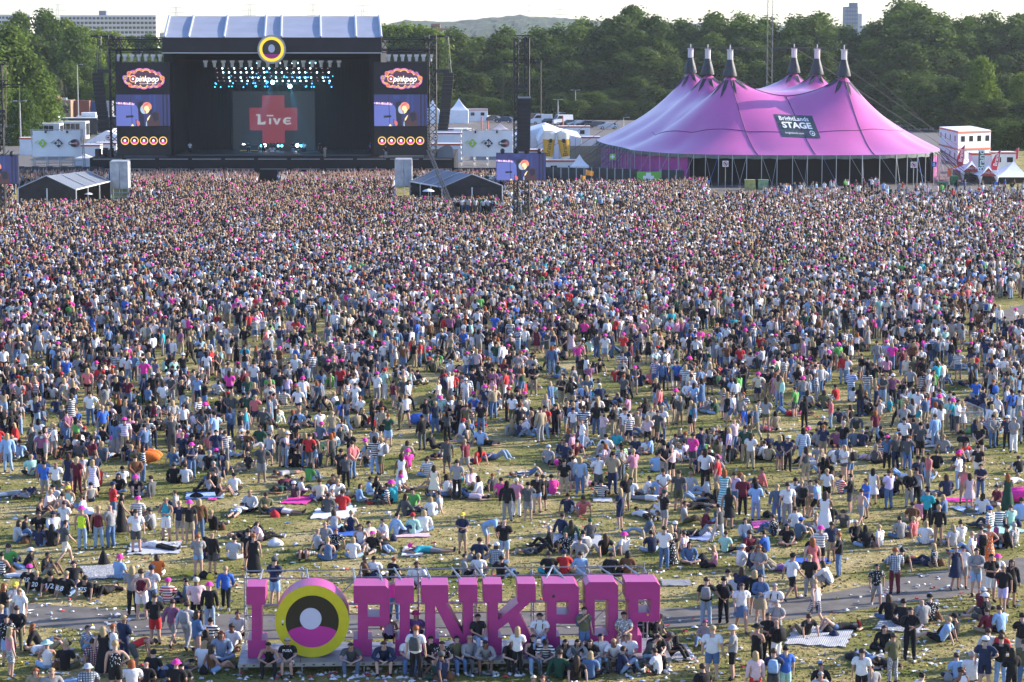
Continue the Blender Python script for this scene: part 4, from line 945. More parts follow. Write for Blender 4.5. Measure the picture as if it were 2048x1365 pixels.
# equipment on the wings of the deck
rg = random.Random(9); fc = thing_at('flight_cases', 'row of black flight cases piled on the left wing of the stage', 'equipment', tuple(W(205, 316, YS)))
for i in range(14): m = MB(); x = 186 + rg.random() * 40; pbox(m, x, 296 + rg.random() * 10, x + 5, 316, YS + rg.random() * 3, .6); part(fc, 'flight_case', m, BLKMET)
m = MB(); pts = [(870,318),(872,304),(880,296),(888,292),(898,290),(905,296),(906,318)]
V = [W(x, y, YS) for x, y in pts] + [W(x, y, YS + 3) + Vector((0, 0, -.3)) for x, y in pts]; k = len(pts)
m.add(V, [tuple(range(k)), tuple(range(k, 2*k))[::-1]] + [(i, (i+1) % k, k + (i+1) % k, k + i) for i in range(k)]); solo('covered_equipment', m, GCLOTH, 'heap under a dark grey tarpaulin on the right wing of the stage', 'equipment')
# ---------------------------------------------------------------- delay towers with screens
def delay_tower(pxl, pxr, ytop, ybase, label, scr, arr, Y=None):
    Y = G(0, ybase).y; cx = (pxl + pxr) / 2
    t = thing_at('delay_tower', label, 'tower', tuple(G(cx, ybase)), 'speaker towers in the crowd')
    w_ = (pxr - pxl) * Y / F
    m = MB(); a = G(pxl + 2, ybase); b = W(pxl + 2, ytop + 2, Y); truss(m, a, (a.x, Y, b.z), .45, .6, .085); a = G(pxr - 2, ybase); truss(m, a, (a.x, Y, b.z), .45, .6, .085)
    for i in range(9): z = b.z * (i + .5) / 9; m.tube((W(pxl, 0, Y).x, Y, z), (W(pxr, 0, Y).x, Y, z + 1.2), .04, 4)
    part(t, 'mast', m, BLKMET)
    m = MB(); truss(m, W(cx - 37, ytop + 48, Y), W(cx + 40, ytop + 48, Y), .35, .6, .05); truss(m, W(cx - 17, ytop + 42, Y), W(cx + 15, ytop + 42, Y), .5, .7, .05); truss(m, W(cx - 16, ytop + 1, Y), W(cx + 16, ytop + 1, Y), .4, .6, .05)
    for q in (ytop + 96, ytop + 105): pbox(m, cx - 12, q, cx + 10, q + 6, Y - .3, .6)
    part(t, 'cross_beam', m, BLKMET)
    m = MB()
    for px, y0, y1 in ((cx - 36, ytop + 48, ybase - 210), (cx + 39, ytop + 48, ybase - 210), (cx - 13, ytop, ytop + 130), (cx + 12, ytop, ytop + 130), (cx + 4, ytop + 45, ytop + 130)): m.tube(W(px, y0, Y - .2), W(px, y1, Y - .2), .045, 4)
    part(t, 'cable', m, mat('cable_dark', (.12,.10,.08), .7))
    if arr:
        la = thing_at('speaker_array', 'black column of stacked loudspeakers on the tower above the small screen', 'speaker', tuple(W(cx, 303, Y - .8)))
        cm = MB(); cm.box((-.72, -.4, 0), (.72, .4, .40)); cm.box((-.66, -.43, .05), (.66, -.4, .18), 1); cme = cm.mesh('speaker_cabinet', [mat('speaker_black'), mat('speaker_grille')])
        for i in range(14): link('speaker_cabinet', cme, la, W(1048.5 - i * .15, 205.5 + i * 7.5, Y - .8) - ORG[la.name])
        m = MB(); m.tube(W(1036, 196, Y-.8), W(1062, 196, Y-.8), .14, 6); part(la, 'rigging', m, STEEL)
    x0, y0, x1, y1 = scr
    s = thing_at('video_screen', 'video screen showing the singer on the %s' % ('tower in the crowd right of the stage' if arr else 'tower cut off by the left edge'), 'screen', tuple(W((x0+x1)/2, y1, Y - 1)), 'screens on the crowd towers')
    m = MB(); pbox(m, x0 - .8, y0 - .8, x1 + .8, y1 + .8, Y - 1, .4); part(s, 'frame', m, BLKMET); picture(s, x0, y0, x1, y1, Y - 1.06)
    for px in (x0 + 12, x0 + 38, x0 + 60, x0 + 86):
        m = MB(); c = W(px, y0 - 5, Y - .8); m.sphere(c, .26, 8, 5); m.tube(c, c + Vector((0, -.35, -.2)), .2, 8); m.box((c.x-.3, c.y-.15, c.z-.4), (c.x+.3, c.y+.15, c.z-.2)); part(s, 'lamp', m, BLKMET)
delay_tower(1030, 1056, 74, 446, 'tall black truss tower with speakers and screen standing in the crowd right of centre', (993, 307, 1091, 361), True)
delay_tower(-10, 10, 124, 448, 'black truss tower with cross beam cut off by the left edge of the photo', (-62, 312, 36, 368), False)
# ---------------------------------------------------------------- sponsor banners on scaffolding
LIME = mat('banner_lime', (.35,.55,.06), .6); BK = mat('banner_black', (.02,.02,.02), .6); RD = mat('banner_red', (.45,.05,.04), .6); GY = mat('banner_grey', (.25,.25,.27), .6)
for (x0, x1, sd, nlogo) in ((65, 161, 'left', 3), (925, 1025, 'right', 3)):
    Y = 342; t = thing_at('sponsor_banner', 'large white banner with three round and diamond logos on scaffolding %s of the stage' % sd, 'banner', tuple(G((x0+x1)/2, 362)), 'white banners beside the stage')
    m = MB()
    for px in (x0 - 2, x0 + 24, x0 + 50, x0 + 76, x1 + 2): truss(m, (W(px, 0, Y + .6).x, Y + .6, 0), W(px, 258, Y + .6), .25, .8, .035)
    for py in (260, 312, 322, 332): m.tube(W(x0 - 3, py, Y + .5), W(x1 + 3, py, Y + .5), .05, 4)
    part(t, 'scaffold', m, ALU)
    m = MB(); n = 12; vs = []
    for i in range(n + 1):
        px = x0 + (x1 - x0) * i / n; vs += [W(px, 313.5, Y) + Vector((0, .12 * math.sin(i * 1.7), 0)), W(px, 262, Y) + Vector((0, .08 * math.sin(i * 1.1), 0))]
    m.add(vs, [(2*i, 2*i+2, 2*i+3, 2*i+1) for i in range(n)], 0, True); part(t, 'banner_cloth', m, mat('banner_cloth', (.82,.83,.85), .6))
    s = Y / F; yy = Y - .25
    for cx, mt, tx_ in ((x0 + 20, LIME, '3'), (x0 + 52, BK, '3FM')):
        c = W(cx, 287, yy); m = MB(); r = 9 * s; m.add([c + Vector((-r,0,0)), c + Vector((0,0,-r)), c + Vector((r,0,0)), c + Vector((0,0,r))], [(0,1,2,3)]); part(t, 'logo_diamond', m, mt)
        ptext(t, 'logo_mark', '3' if tx_ == '3' else '3k', 11 * s, WHITE, c + Vector((0, -.04, 0)), extrude=.003, bold=.02)
        ptext(t, 'logo_text', 'npo', 6.5 * s, LIME if tx_ == '3' else BK, c + Vector((-11.5 * s, -.04, 3.2 * s)), extrude=.003, roll=R(38))
    c = W(x0 + 84, 287, yy); m = MB()
    m.disc(c + Vector((-8.5*s, 0, 0)), 3.6*s, 14, mi=0); m.disc(c + Vector((1.5*s, .01, 0)), 8.5*s, 18, mi=2); m.disc(c + Vector((-1.5*s, -.02, 0)), 7.6*s, 18, mi=0); m.disc(c + Vector((3.5*s, -.04, 0)), 4.2*s, 14, mi=1); m.disc(c + Vector((-8.5*s, -.03, 0)), 2*s, 10, mi=3)
    part(t, 'logo_disc', m, [BK, RD, GY, WHITE]); ptext(t, 'logo_text', '3voor12', 4.6 * s, WHITE, c + Vector((-2 * s, -.1, 0)), extrude=.003, bold=.01)
    for px in (x0 + 24, x0 + 67):
        m = MB(); pbox(m, px, 262, px + 3.4, 267, Y - .7, .4); m.tube(W(px + 1.7, 262, Y - .5), W(px + 1.7, 259, Y + .4), .04, 4); part(t, 'flood_lamp', m, BLKMET)
# ---------------------------------------------------------------- big pink tent
ring = [(13.2,376),(14.0,362),(16.2,349),(17.4,341),(21.1,333.5),(25.7,329.6),(32,327.6),(39.2,327),(46,327.2),(51.8,328.7),(57.3,333),(60.4,340),(62,350),(62.3,362),(60.5,376),(56,387),(48,394),(38,397),(28,396.5),(20,392),(15,385)]
def smooth_loop(P, m=7):
    out = []; n = len(P)
    for i in range(n):
        a, b, c, d = (Vector(P[(i+k) % n] + (0,)) if not isinstance(P[0], Vector) else P[(i+k) % n] for k in (-1, 0, 1, 2))
        for j in range(m):
            t = j / m; out.append(.5 * ((2*b) + (c-a)*t + (2*a-5*b+4*c-d)*t*t + (3*b-a-3*c+d)*t**3))
    return out
RL = smooth_loop(ring, 7); NR = len(RL); ZE = 4.2; ZP = 14.9
poles = {'fl': (31.0, 343.5), 'fr': (47.2, 343.5), 'ml': (29.0, 358), 'mr': (45.2, 358), 'bl': (27.6, 373.5), 'br': (43.6, 373.5)}
ctr = Vector((37.5, 360, 0)); NQ = 46
vs = []; 
for q in range(NQ + 1):
    for p in RL: vs.append(ctr.lerp(p, q / NQ))
X = np.array([(v.x, v.y) for v in vs]); Z = np.full(len(X), 8.0); pin = np.zeros(len(X), bool)
def pinseg(A, B, za, zb, pw=1.5, w=.62, sag=None):
    A = np.array(A); B = np.array(B); d = B - A; L = np.linalg.norm(d); t = ((X - A) @ d) / (L * L); dist = np.abs((X - A) @ np.array([-d[1], d[0]]) / L)
    ok = (t >= 0) & (t <= 1) & (dist < w)
    z = (zb + (za - zb) * (1 - t) ** pw) if sag is None else (za + (zb - za) * t - sag * 4 * t * (1 - t))
    Z[ok] = z[ok]; pin[ok] = True
for a_, b_ in (('fl','fr'), ('ml','mr'), ('bl','br')): pinseg(poles[a_], poles[b_], ZP, ZP, sag=3.0)
for k_2, tgt in (('fl', (16.0, 350)), ('ml', (14.0, 362)), ('bl', (13.3, 374)), ('fr', (60.6, 341)), ('mr', (62.3, 358)), ('br', (60.8, 374))): pinseg(poles[k_2], tgt, ZP, ZE, 1.55)
for k_2, tgt in (('fl', (33.5, 327.4)), ('fr', (49.5, 328)), ('bl', (26, 396)), ('br', (46, 395))): pinseg(poles[k_2], tgt, ZP, ZE, 1.5, .5)
pinseg((39, 343.5), (41.3, 327), 11.9, ZE, 1.15, .5)
pinseg(poles['fl'], (21.1, 333.5), ZP, ZE, 1.62, .5); pinseg(poles['fr'], (57.3, 333), ZP, ZE, 1.62, .5)
for (px_, py_) in poles.values():
    ok = np.hypot(X[:, 0] - px_, X[:, 1] - py_) < .85; Z[ok] = ZP; pin[ok] = True
rim = np.arange(NQ * NR, (NQ + 1) * NR); Z[rim] = ZE; pin[rim] = True
fr_ = ~pin
def gi(q, i): return q * NR + (i % NR)
Zg = Z.reshape(NQ + 1, NR); Pg = pin.reshape(NQ + 1, NR); Xg = X.reshape(NQ + 1, NR, 2)
dn = np.linalg.norm(Xg[1:] - Xg[:-1], axis=2); ds = np.linalg.norm(np.roll(Xg, -1, 1) - Xg, axis=2) + 1e-3
wu = np.zeros_like(Zg); wd = np.zeros_like(Zg); wu[:-1] = 1 / dn ** 2; wd[1:] = 1 / dn ** 2; wr = 1 / ds ** 2; wl_ = np.roll(wr, 1, 1); 
wr[0] = wl_[0] = 0; cap = 30
wr = np.minimum(wr, cap); wl_ = np.minimum(wl_, cap)
for it in range(2500):
    up_ = np.vstack([Zg[1:], Zg[-1:]]); dw_ = np.vstack([Zg[:1], Zg[:-1]])
    nz_ = (wu * up_ + wd * dw_ + wr * np.roll(Zg, -1, 1) + wl_ * np.roll(Zg, 1, 1)) / (wu + wd + wr + wl_)
    nz_[0] = nz_[1].mean(); Zg = np.where(Pg, Zg, nz_)
for it in range(3):   # soften the pinned ridges a little
    up_ = np.vstack([Zg[1:], Zg[-1:]]); dw_ = np.vstack([Zg[:1], Zg[:-1]]); s_ = (up_ + dw_ + np.roll(Zg, -1, 1) + np.roll(Zg, 1, 1)) / 4
    s_[-1] = ZE; Zg = .6 * Zg + .4 * s_
Z = Zg.reshape(-1)
tent = thing_at('circus_tent', 'huge pink six-masted circus tent with dark grey mast caps and open black front', 'tent', (39, 327, 0))
TPK = mat('tent_pink', (.56,.105,.34), .40, noise_amt=.10, noise_scale=.22, spec=.6, bump=.25)
TPK.node_tree.nodes['Principled BSDF'].inputs['Coat Weight'].default_value = .7; TPK.node_tree.nodes['Principled BSDF'].inputs['Coat Roughness'].default_value = .3
tv = [(X[i, 0], X[i, 1], Z[i]) for i in range(len(X))]; tf = [(gi(q, i), gi(q + 1, i), gi(q + 1, i + 1), gi(q, i + 1)) for q in range(NQ) for i in range(NR)]
m = MB(); m.add(tv, tf, 0, True); canopy = part(tent, 'canopy', m, TPK)
from mathutils.bvhtree import BVHTree
TB = BVHTree.FromPolygons([Vector(v) for v in tv], tf)
def on_tent(px, py, off=.12):
    d = ray(px, py).normalized(); h = TB.ray_cast(Vector((0, 0, H)), d); return (h[0] - d * off) if h[0] else None
def zt(x, y):
    h = TB.ray_cast(Vector((x, y, 40)), Vector((0, 0, -1))); return h[0].z if h[0] else ZE
SEAM = mat('tent_seam', (.16,.03,.12), .5)
def seam(A, B, r=.06, n=26, mt=SEAM, lift=.03):
    m = MB(); P = [Vector((A[0] + (B[0]-A[0]) * i / n, A[1] + (B[1]-A[1]) * i / n, 0)) for i in range(n + 1)]
    for p in P: p.z = zt(p.x, p.y) + lift
    for p, q in zip(P, P[1:]): m.tube(p, q, r, 4, cap=False)
    part(tent, 'seam', m, mt)
for a_, b_ in (((31,343.5),(33.5,327.6)), ((47.2,343.5),(49.5,328.2)), ((31,343.5),(47.2,343.5)), ((39,343.5),(41.3,327.3))): seam(a_, b_)
ringc = [ctr.lerp(p, .80) for p in RL]
fr_pts = [p for p in ringc if p.y < 352]; fr_pts.sort(key=lambda p: math.atan2(p.x - ctr.x, -(p.y - ctr.y)))
m = MB()
for p, q in zip(fr_pts, fr_pts[1:]):
    m.tube((p.x, p.y, zt(p.x, p.y) + .03), (q.x, q.y, zt(q.x, q.y) + .03), .045, 4, cap=False)
part(tent, 'seam', m, SEAM)
CAPM = mat('mast_cap_grey', (.025,.034,.038), .6, noise_amt=.2, noise_scale=1.5); n = 16
for k_2, (x, y) in poles.items():
    m = MB(); prof = [(1.0, ZP - .25), (.98, ZP + .05), (.84, ZP + .7), (.60, ZP + 1.4), (.44, ZP + 2.1)]; V = []
    for r_, z in prof:
        for i in range(n): a = 2*math.pi*i/n; q = r_ * (1 + .06 * math.sin(5*a + z * 2)); V.append((x + q*math.cos(a), y + q*math.sin(a), z))
    m.add(V, [(j*n+i, j*n+(i+1)%n, (j+1)*n+(i+1)%n, (j+1)*n+i) for j in range(4) for i in range(n)], 0, True)
    for s_ in range(8):      # pointed tongues lying on the canvas
        a = 2*math.pi*(s_ + .3)/8; a1, a2 = a - .30, a + .30; pts = []
        for rr, aa in ((.98, a1), (.98, a2), (1.9, a + .16), (3.0, a), (1.9, a - .16)):
            px_, py_ = x + rr*math.cos(aa), y + rr*math.sin(aa); pts.append((px_, py_, zt(px_, py_) + .10))
        m.add(pts, [(0, 1, 2, 3, 4)], 0)
    part(tent, 'mast_cap', m, CAPM)
    m = MB(); m.tube((x, y, ZP + 2.0), (x, y, ZP + 3.5), .42, 8, mi=0, smooth=False); m.tube((x, y, ZP + 3.5), (x, y, ZP + 4.2), .09, 5); m.box((x-.45, y-.45, ZP+3.4), (x+.45, y+.45, ZP+3.55)); part(tent, 'mast_head', m, mat('mast_aluminium', (.55,.52,.52), .5, .2))
    m = MB(); m.tube((x, y, 0), (x, y, ZP), .25, 6); part(tent, 'mast', m, BLKMET)
m = MB()
P6 = {k: Vector((v[0], v[1], ZP + 3.7)) for k, v in poles.items()}
for a_, b_ in (('fl','fr'),('ml','mr'),('bl','br'),('fl','ml'),('ml','bl'),('fr','mr'),('mr','br')): m.tube(P6[a_], P6[b_], .03, 3)
for k_2, e_ in (('fr', (69, 352, 0)), ('mr', (74, 372, 0)), ('br', (74, 392, 0)), ('fl', (3, 352, 0)), ('ml', (1, 372, 0)), ('bl', (0, 390, 0))): m.tube(P6[k_2], e_, .035, 3)
part(tent, 'mast_cable', m, mat('cable_grey', (.09,.09,.09), .7))
# eaves valance, walls, dark sheets standing in for the shade inside
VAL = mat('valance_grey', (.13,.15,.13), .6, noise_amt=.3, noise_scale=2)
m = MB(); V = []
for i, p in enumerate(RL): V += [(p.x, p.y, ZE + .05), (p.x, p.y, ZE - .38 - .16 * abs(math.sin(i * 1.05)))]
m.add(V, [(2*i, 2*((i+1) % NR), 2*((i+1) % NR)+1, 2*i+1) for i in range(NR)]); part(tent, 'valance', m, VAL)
def inset(p, d): q = (p - ctr); q.normalize(); return p - q * d
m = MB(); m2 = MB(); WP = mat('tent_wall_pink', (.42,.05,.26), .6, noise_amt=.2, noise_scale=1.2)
for i in range(NR):
    p, q = inset(RL[i], .5), inset(RL[(i+1) % NR], .5); xm = (p.x + q.x) / 2; ym = (p.y + q.y) / 2
    front = ym < 336 and 24.3 < xm < 59.4
    if not front:
        w1 = .1 * math.sin(i * 2.1); m.add([(p.x, p.y, 0), (q.x, q.y, 0), (q.x, q.y, ZE), (p.x, p.y, ZE)], [(0,1,2,3)])
part(tent, 'side_wall', m, WP)
m = MB(); m.add([(18, 345, 0), (24.3, 331.2, 0), (24.3, 331.2, ZE), (18, 345, ZE)], [(0,1,2,3)]); m.box((24.3, 335, 0), (58.6, 335.2, ZE + .1)); m.box((58.4, 334.2, 0), (58.6, 335, ZE)); m.box((24.2, 331, 0), (24.4, 335, ZE)); part(tent, 'inner_shade_sheet', m, BLACK)  # added black sheet, its colour stands in for the shaded tent interior
m = MB(); m.box((24.6, 330.4, .008), (56.5, 334.8, .012)); part(tent, 'inner_shade_floor', m, mat('tent_shade_dark', (.04,.037,.035), .9))  # ground under the canopy coloured dark to imitate the shade there
PLM = mat('side_pole', (.42,.44,.43), .5, .3); ROPE = mat('guy_rope', (.32,.33,.34), .7); BROPE = mat('guy_rope_blue', (.08,.16,.42), .7)
acc = 0; last = None; cnt = 0
for i in range(NR):
    p = RL[i]
    if last is None or (p - last).length > 1.75:
        last = p; m = MB(); m.tube((p.x, p.y, 0), (p.x, p.y, ZE), .055, 5); part(tent, 'side_pole', m, PLM)
        if p.y < 378:
            d = (p - ctr).normalized(); a = Vector((p.x, p.y, ZE - .05)); e_ = Vector((p.x + d.x * 2.6 + (1.6 if cnt % 2 else -.9), p.y + d.y * 2.6, 0))
            m = MB(); m.tube(a, e_, .028, 3); part(tent, 'guy_rope', m, BROPE if cnt % 7 == 3 else ROPE)
        cnt += 1
for i, p in enumerate([q for q in RL if q.x > 59 and q.y < 352] + [q for q in RL if q.x < 17 and 345 < q.y < 372]):
    if i % 2: continue
    d = (p - ctr).normalized()
    for k in (4.0, 6.5):
        m = MB(); m.tube((p.x, p.y, ZE), (p.x + d.x * k, p.y + d.y * k - 2, 0), .05, 3); part(tent, 'guy_strap', m, mat('guy_strap', (.10,.10,.11), .7))
# sign banner on the canvas
bc = [(1547.5,228.5),(1624,232),(1641.5,277),(1564,273.5)]   # tl, tr, br, bl (source pixels)
def bpix(u, v):
    tl, tr, br, bl = bc; return (tl[0]*(1-u)*(1-v) + tr[0]*u*(1-v) + br[0]*u*v + bl[0]*(1-u)*v, tl[1]*(1-u)*(1-v) + tr[1]*u*(1-v) + br[1]*u*v + bl[1]*(1-u)*v)
nu, nv = 12, 8; V = []; 
for j in range(nv + 1):
    for i in range(nu + 1): V.append(on_tent(*bpix(i/nu, j/nv), .10) or Vector((40, 334, 8)))
ban = thing_at('stage_banner', 'dark grey banner reading BrightLands STAGE on the front of the pink tent', 'banner', tuple(V[-1]))
m = MB(); m.add(V, [(j*(nu+1)+i, (j+1)*(nu+1)+i, (j+1)*(nu+1)+i+1, j*(nu+1)+i+1) for j in range(nv) for i in range(nu)], 0, True); part(ban, 'banner_cloth', m, mat('banner_slate', (.035,.055,.065), .5))
def on_ban(u, v, off=.15):
    fu, fv = min(max(u, 0), .999) * nu, min(max(v, 0), .999) * nv; i, j = int(fu), int(fv); a, b = fu - i, fv - j; k = j*(nu+1)+i
    p = V[k]*(1-a)*(1-b) + V[k+1]*a*(1-b) + V[k+nu+1]*(1-a)*b + V[k+nu+2]*a*b
    return p + Vector((0, -off * .85, off * .5))
BW = mat('banner_white', (.78,.80,.80), .5)
def ban_text(txt, size, u0, v0, sx=1.0, **k):
    me = text_mesh(txt, size, 0, **k); m = MB(); asp = 76 / 45.0
    V2 = [on_ban(u0 + v.co.x * sx, v0 - v.co.y * asp) for v in me.vertices]; m.add(V2, [tuple(p.vertices) for p in me.polygons]); part(ban, 'lettering', m, BW)
ban_text('BrightLands', .155, .47, .20, bold=.003, spacing=1.05); ban_text('STAGE', .215, .49, .50, sx=1.2, bold=.007); ban_text('brightlands.com', .075, .36, .84)
m = MB(); pts = [on_ban(.82 + .07 * math.cos(a * math.pi/8), .82 + .12 * math.sin(a * math.pi/8), .16) for a in range(16)]; m.add(pts, [tuple(range(16))]); part(ban, 'logo_ring', m, BW)
m = MB(); pts = [on_ban(.82 + .05 * math.cos(a * math.pi/8), .82 + .085 * math.sin(a * math.pi/8), .2) for a in range(16)]; m.add(pts, [tuple(range(16))]); part(ban, 'logo_hole', m, mat('banner_slate'))
m = MB(); pts = [on_ban(.82 + .024 * math.cos(a * math.pi/4), .84 + .04 * math.sin(a * math.pi/4), .24) for a in range(8)]; m.add(pts, [tuple(range(8))]); part(ban, 'logo_dot', m, BW)
# ---------------------------------------------------------------- the big letter sign
ZD = .42                                   # deck height of the platform
A0 = G(496, 1317, ZD); YAW = R(3.2); SU = Vector((math.cos(YAW), math.sin(YAW), 0)); SN = Vector((math.sin(YAW), -math.cos(YAW), 0))
def SP(px, py):
    d = ray(px, py); O = Vector((0, 0, H)); t = (A0 - O).dot(SN) / d.dot(SN); p = O + d * t; return (p - A0).dot(SU), p.z
def SW(u, dpt, z): return A0 + SU * u - SN * dpt + Vector((0, 0, z - A0.z))
TH = 1.10
def letter(name, label, pts, hole, ox, oy, s=6.203):
    f = [SP(ox + x / s, oy + y / s) for x, y in pts]; f = [(u, max(z, ZD)) for u, z in f]
    h = [SP(ox + x / s, oy + y / s) for x, y in hole] if hole else None
    bm = bmesh.new()
    def loop(L, d): return [bm.verts.new(SW(u, d, z)) for u, z in L]
    import mathutils.geometry as mg
    for d in (0, TH):
        lo = loop(f, d); es = [bm.edges.new((lo[i], lo[(i+1) % len(lo)])) for i in range(len(lo))]
        if h:
            lh = loop(h, d); es += [bm.edges.new((lh[i], lh[(i+1) % len(lh)])) for i in range(len(lh))]
        bmesh.ops.triangle_fill(bm, use_beauty=True, use_dissolve=False, edges=es, normal=SN)
        if d == 0: F0, H0 = lo, (lh if h else None)
        else: F1, H1 = lo, (lh if h else None)
    for a, b in ((F0, F1), (H0, H1)):
        if a is None: continue
        for i in range(len(a)): bm.faces.new((a[i], a[(i+1) % len(a)], b[(i+1) % len(b)], b[i]))
    bmesh.ops.recalc_face_normals(bm, faces=bm.faces)
    bmesh.ops.bevel(bm, geom=[e for e in bm.edges if len(e.link_faces) == 2 and e.calc_face_angle(0) > .5], offset=.012, segments=1, affect='EDGES')
    c = SW((f[0][0] + f[1][0]) / 2, TH / 2, ZD)
    for v in bm.verts: v.co -= c
    me = bpy.data.meshes.new(name); bm.to_mesh(me); bm.free(); me.materials.append(PINK)
    o = link(name, me, None, c); ORG[o.name] = c; return tag(o, label, 'letter', 'letters of the pink sign')
L1 = (480, 1130); L2 = (780, 1130); L3 = (1060, 1130)
letter('letter_i', 'tall pink block letter I standing alone at the left end of the sign', [(80,272),(318,272),(318,497),(266,497),(266,938),(325,938),(325,1162),(97,1162),(97,938),(145,938),(145,497),(80,497)], None, *L1)
letter('letter_p', 'pink block letter P standing right beside the yellow ring', [(1408,262),(1810,262),(1858,310),(1858,715),(1815,765),(1590,765),(1590,925),(1638,925),(1638,1150),(1405,1150),(1405,925),(1462,925),(1462,480),(1408,480)], [(1585,485),(1733,485),(1733,648),(1585,648)], *L1)
letter('letter_i', 'pink block letter I between the first P and the N', [(65,258),(298,258),(298,478),(247,478),(247,920),(300,920),(300,1142),(65,1142),(65,925),(122,925),(122,478),(65,478)], None, *L2)
letter('letter_n', 'wide pink block letter N in the middle of the sign', [(388,252),(725,252),(725,470),(695,475),(908,868),(908,468),(858,468),(858,248),(1087,248),(1087,468),(1033,468),(1033,1130),(875,1130),(562,508),(562,917),(612,917),(612,1142),(395,1142),(395,917),(440,917),(440,475),(388,475)], None, *L2)
letter('letter_k', 'pink block letter K with slanting arms', [(1160,242),(1393,242),(1393,465),(1340,465),(1340,690),(1602,468),(1583,465),(1583,238),(1810,238),(1810,460),(1748,460),(1600,592),(1850,1125),(1640,1125),(1470,712),(1340,812),(1340,905),(1388,905),(1388,1130),(1165,1130),(1165,910),(1215,910),(1215,465),(1160,465)], None, *L2)
letter('letter_p', 'pink block letter P between the K and the squared letter O', [(165,235),(565,235),(608,280),(608,690),(562,735),(325,735),(325,890),(375,890),(375,1112),(165,1112),(165,890),(215,890),(215,455),(165,455)], [(330,455),(480,455),(480,618),(330,618)], *L3)
letter('letter_o', 'squared pink block letter O near the right end of the sign', [(735,215),(1055,215),(1095,255),(1090,1055),(1050,1100),(740,1100),(695,1055),(685,260)], [(805,435),(975,435),(972,877),(803,877)], *L3)
letter('letter_p', 'pink block letter P at the right end of the sign with a yellow sticker', [(1183,213),(1575,213),(1617,255),(1612,662),(1570,705),(1338,705),(1338,875),(1390,875),(1390,1097),(1168,1097),(1168,875),(1225,875),(1225,435),(1183,435)], [(1345,430),(1500,430),(1497,593),(1345,593)], *L3)
# round O: yellow ring, black disc, plain generic figure (no face)
cu, cz = SP(480 + 896/6.203, 1130 + 710/6.203); e0 = SP(480 + 437/6.203, 1130 + 710/6.203)[0]; Rr_ = cu - e0; cz = ZD + Rr_ * 1.0
ro = thing_at('round_letter_o', 'big round letter O of the sign, yellow ring around a black disc', 'letter', tuple(SW(cu, TH/2, ZD)), 'letters of the pink sign')
def sdisc(mb, r, d, n=56, cu_=cu, cz_=cz, ri=0, mi=0, rx=1):
    o = [SW(cu_ + r*rx*math.cos(2*math.pi*i/n), d, cz_ + r*math.sin(2*math.pi*i/n)) for i in range(n)]
    if ri:
        q = [SW(cu_ + ri*math.cos(2*math.pi*i/n), d, cz_ + ri*math.sin(2*math.pi*i/n)) for i in range(n)]
        mb.add(o + q, [(i, (i+1) % n, n + (i+1) % n, n + i) for i in range(n)], mi)
    else: mb.add(o, [tuple(range(n))], mi)
    return o
m = MB(); n = 56; a = sdisc(m, Rr_, .0, ri=Rr_ * .1); b = [p - SN * TH for p in a]; m.v = []; m.f = []; m.mi = []; m.sm = []
m.add(a + b, [(i, n+i, n+(i+1) % n, (i+1) % n) for i in range(n)], 0, True); m.add(b, [tuple(range(n))[::-1]]); part(ro, 'drum', m, PINK)
m = MB(); sdisc(m, Rr_, -.01, ri=Rr_ * .722); part(ro, 'yellow_ring', m, YEL)
m = MB(); sdisc(m, Rr_ * .725, -.006); part(ro, 'black_disc', m, DISC)
m = MB(); k = 20; q = Rr_ * .722; a0, a1 = R(205), R(335)
pts = [(cu + q*math.cos(a0 + (a1-a0)*i/k), cz + q*math.sin(a0 + (a1-a0)*i/k)) for i in range(k + 1)]
top = [(cu + q*.905*math.cos(R(t)), cz - q*.423 + q*.26*math.sin(R(t))) for t in range(0, 181, 15)]
m.add([SW(u, -.016, z) for u, z in pts + top], [tuple(range(len(pts) + len(top)))]); part(ro, 'magenta_field', m, LPINK)
m = MB(); sdisc(m, Rr_ * .30, -.024, 28, cu_=cu - Rr_*.04, cz_=cz + Rr_*.08, rx=.98); part(ro, 'pale_spot', m, SKY_GREY)
for u_, z_, r_ in ((SP(565.5, 1243)[0], SP(565.5, 1243)[1], .045), (SP(565.5, 1250)[0], SP(565.5, 1249.5)[1], .03)):
    m = MB(); sdisc(m, r_, -.02, 12, u_, z_); part(ro, 'sticker', m, WHITE if r_ > .04 else BLKMET)
def sticker(px, py, w_, h_, mt, label, nm='sticker'):
    u, z = SP(px, py); m = MB(); m.add([SW(u - w_, -.006, z - h_), SW(u + w_, -.006, z - h_), SW(u + w_, -.006, z + h_), SW(u - w_, -.006, z + h_)], [(0,1,2,3)]); solo(nm, m, mt, label, 'sticker')
sticker(1107, 1193, .045, .045, BK, 'small black square sticker on the P between K and O'); sticker(1295.5, 1230, .028, .035, YEL, 'tiny yellow warning sticker on the last P of the sign')
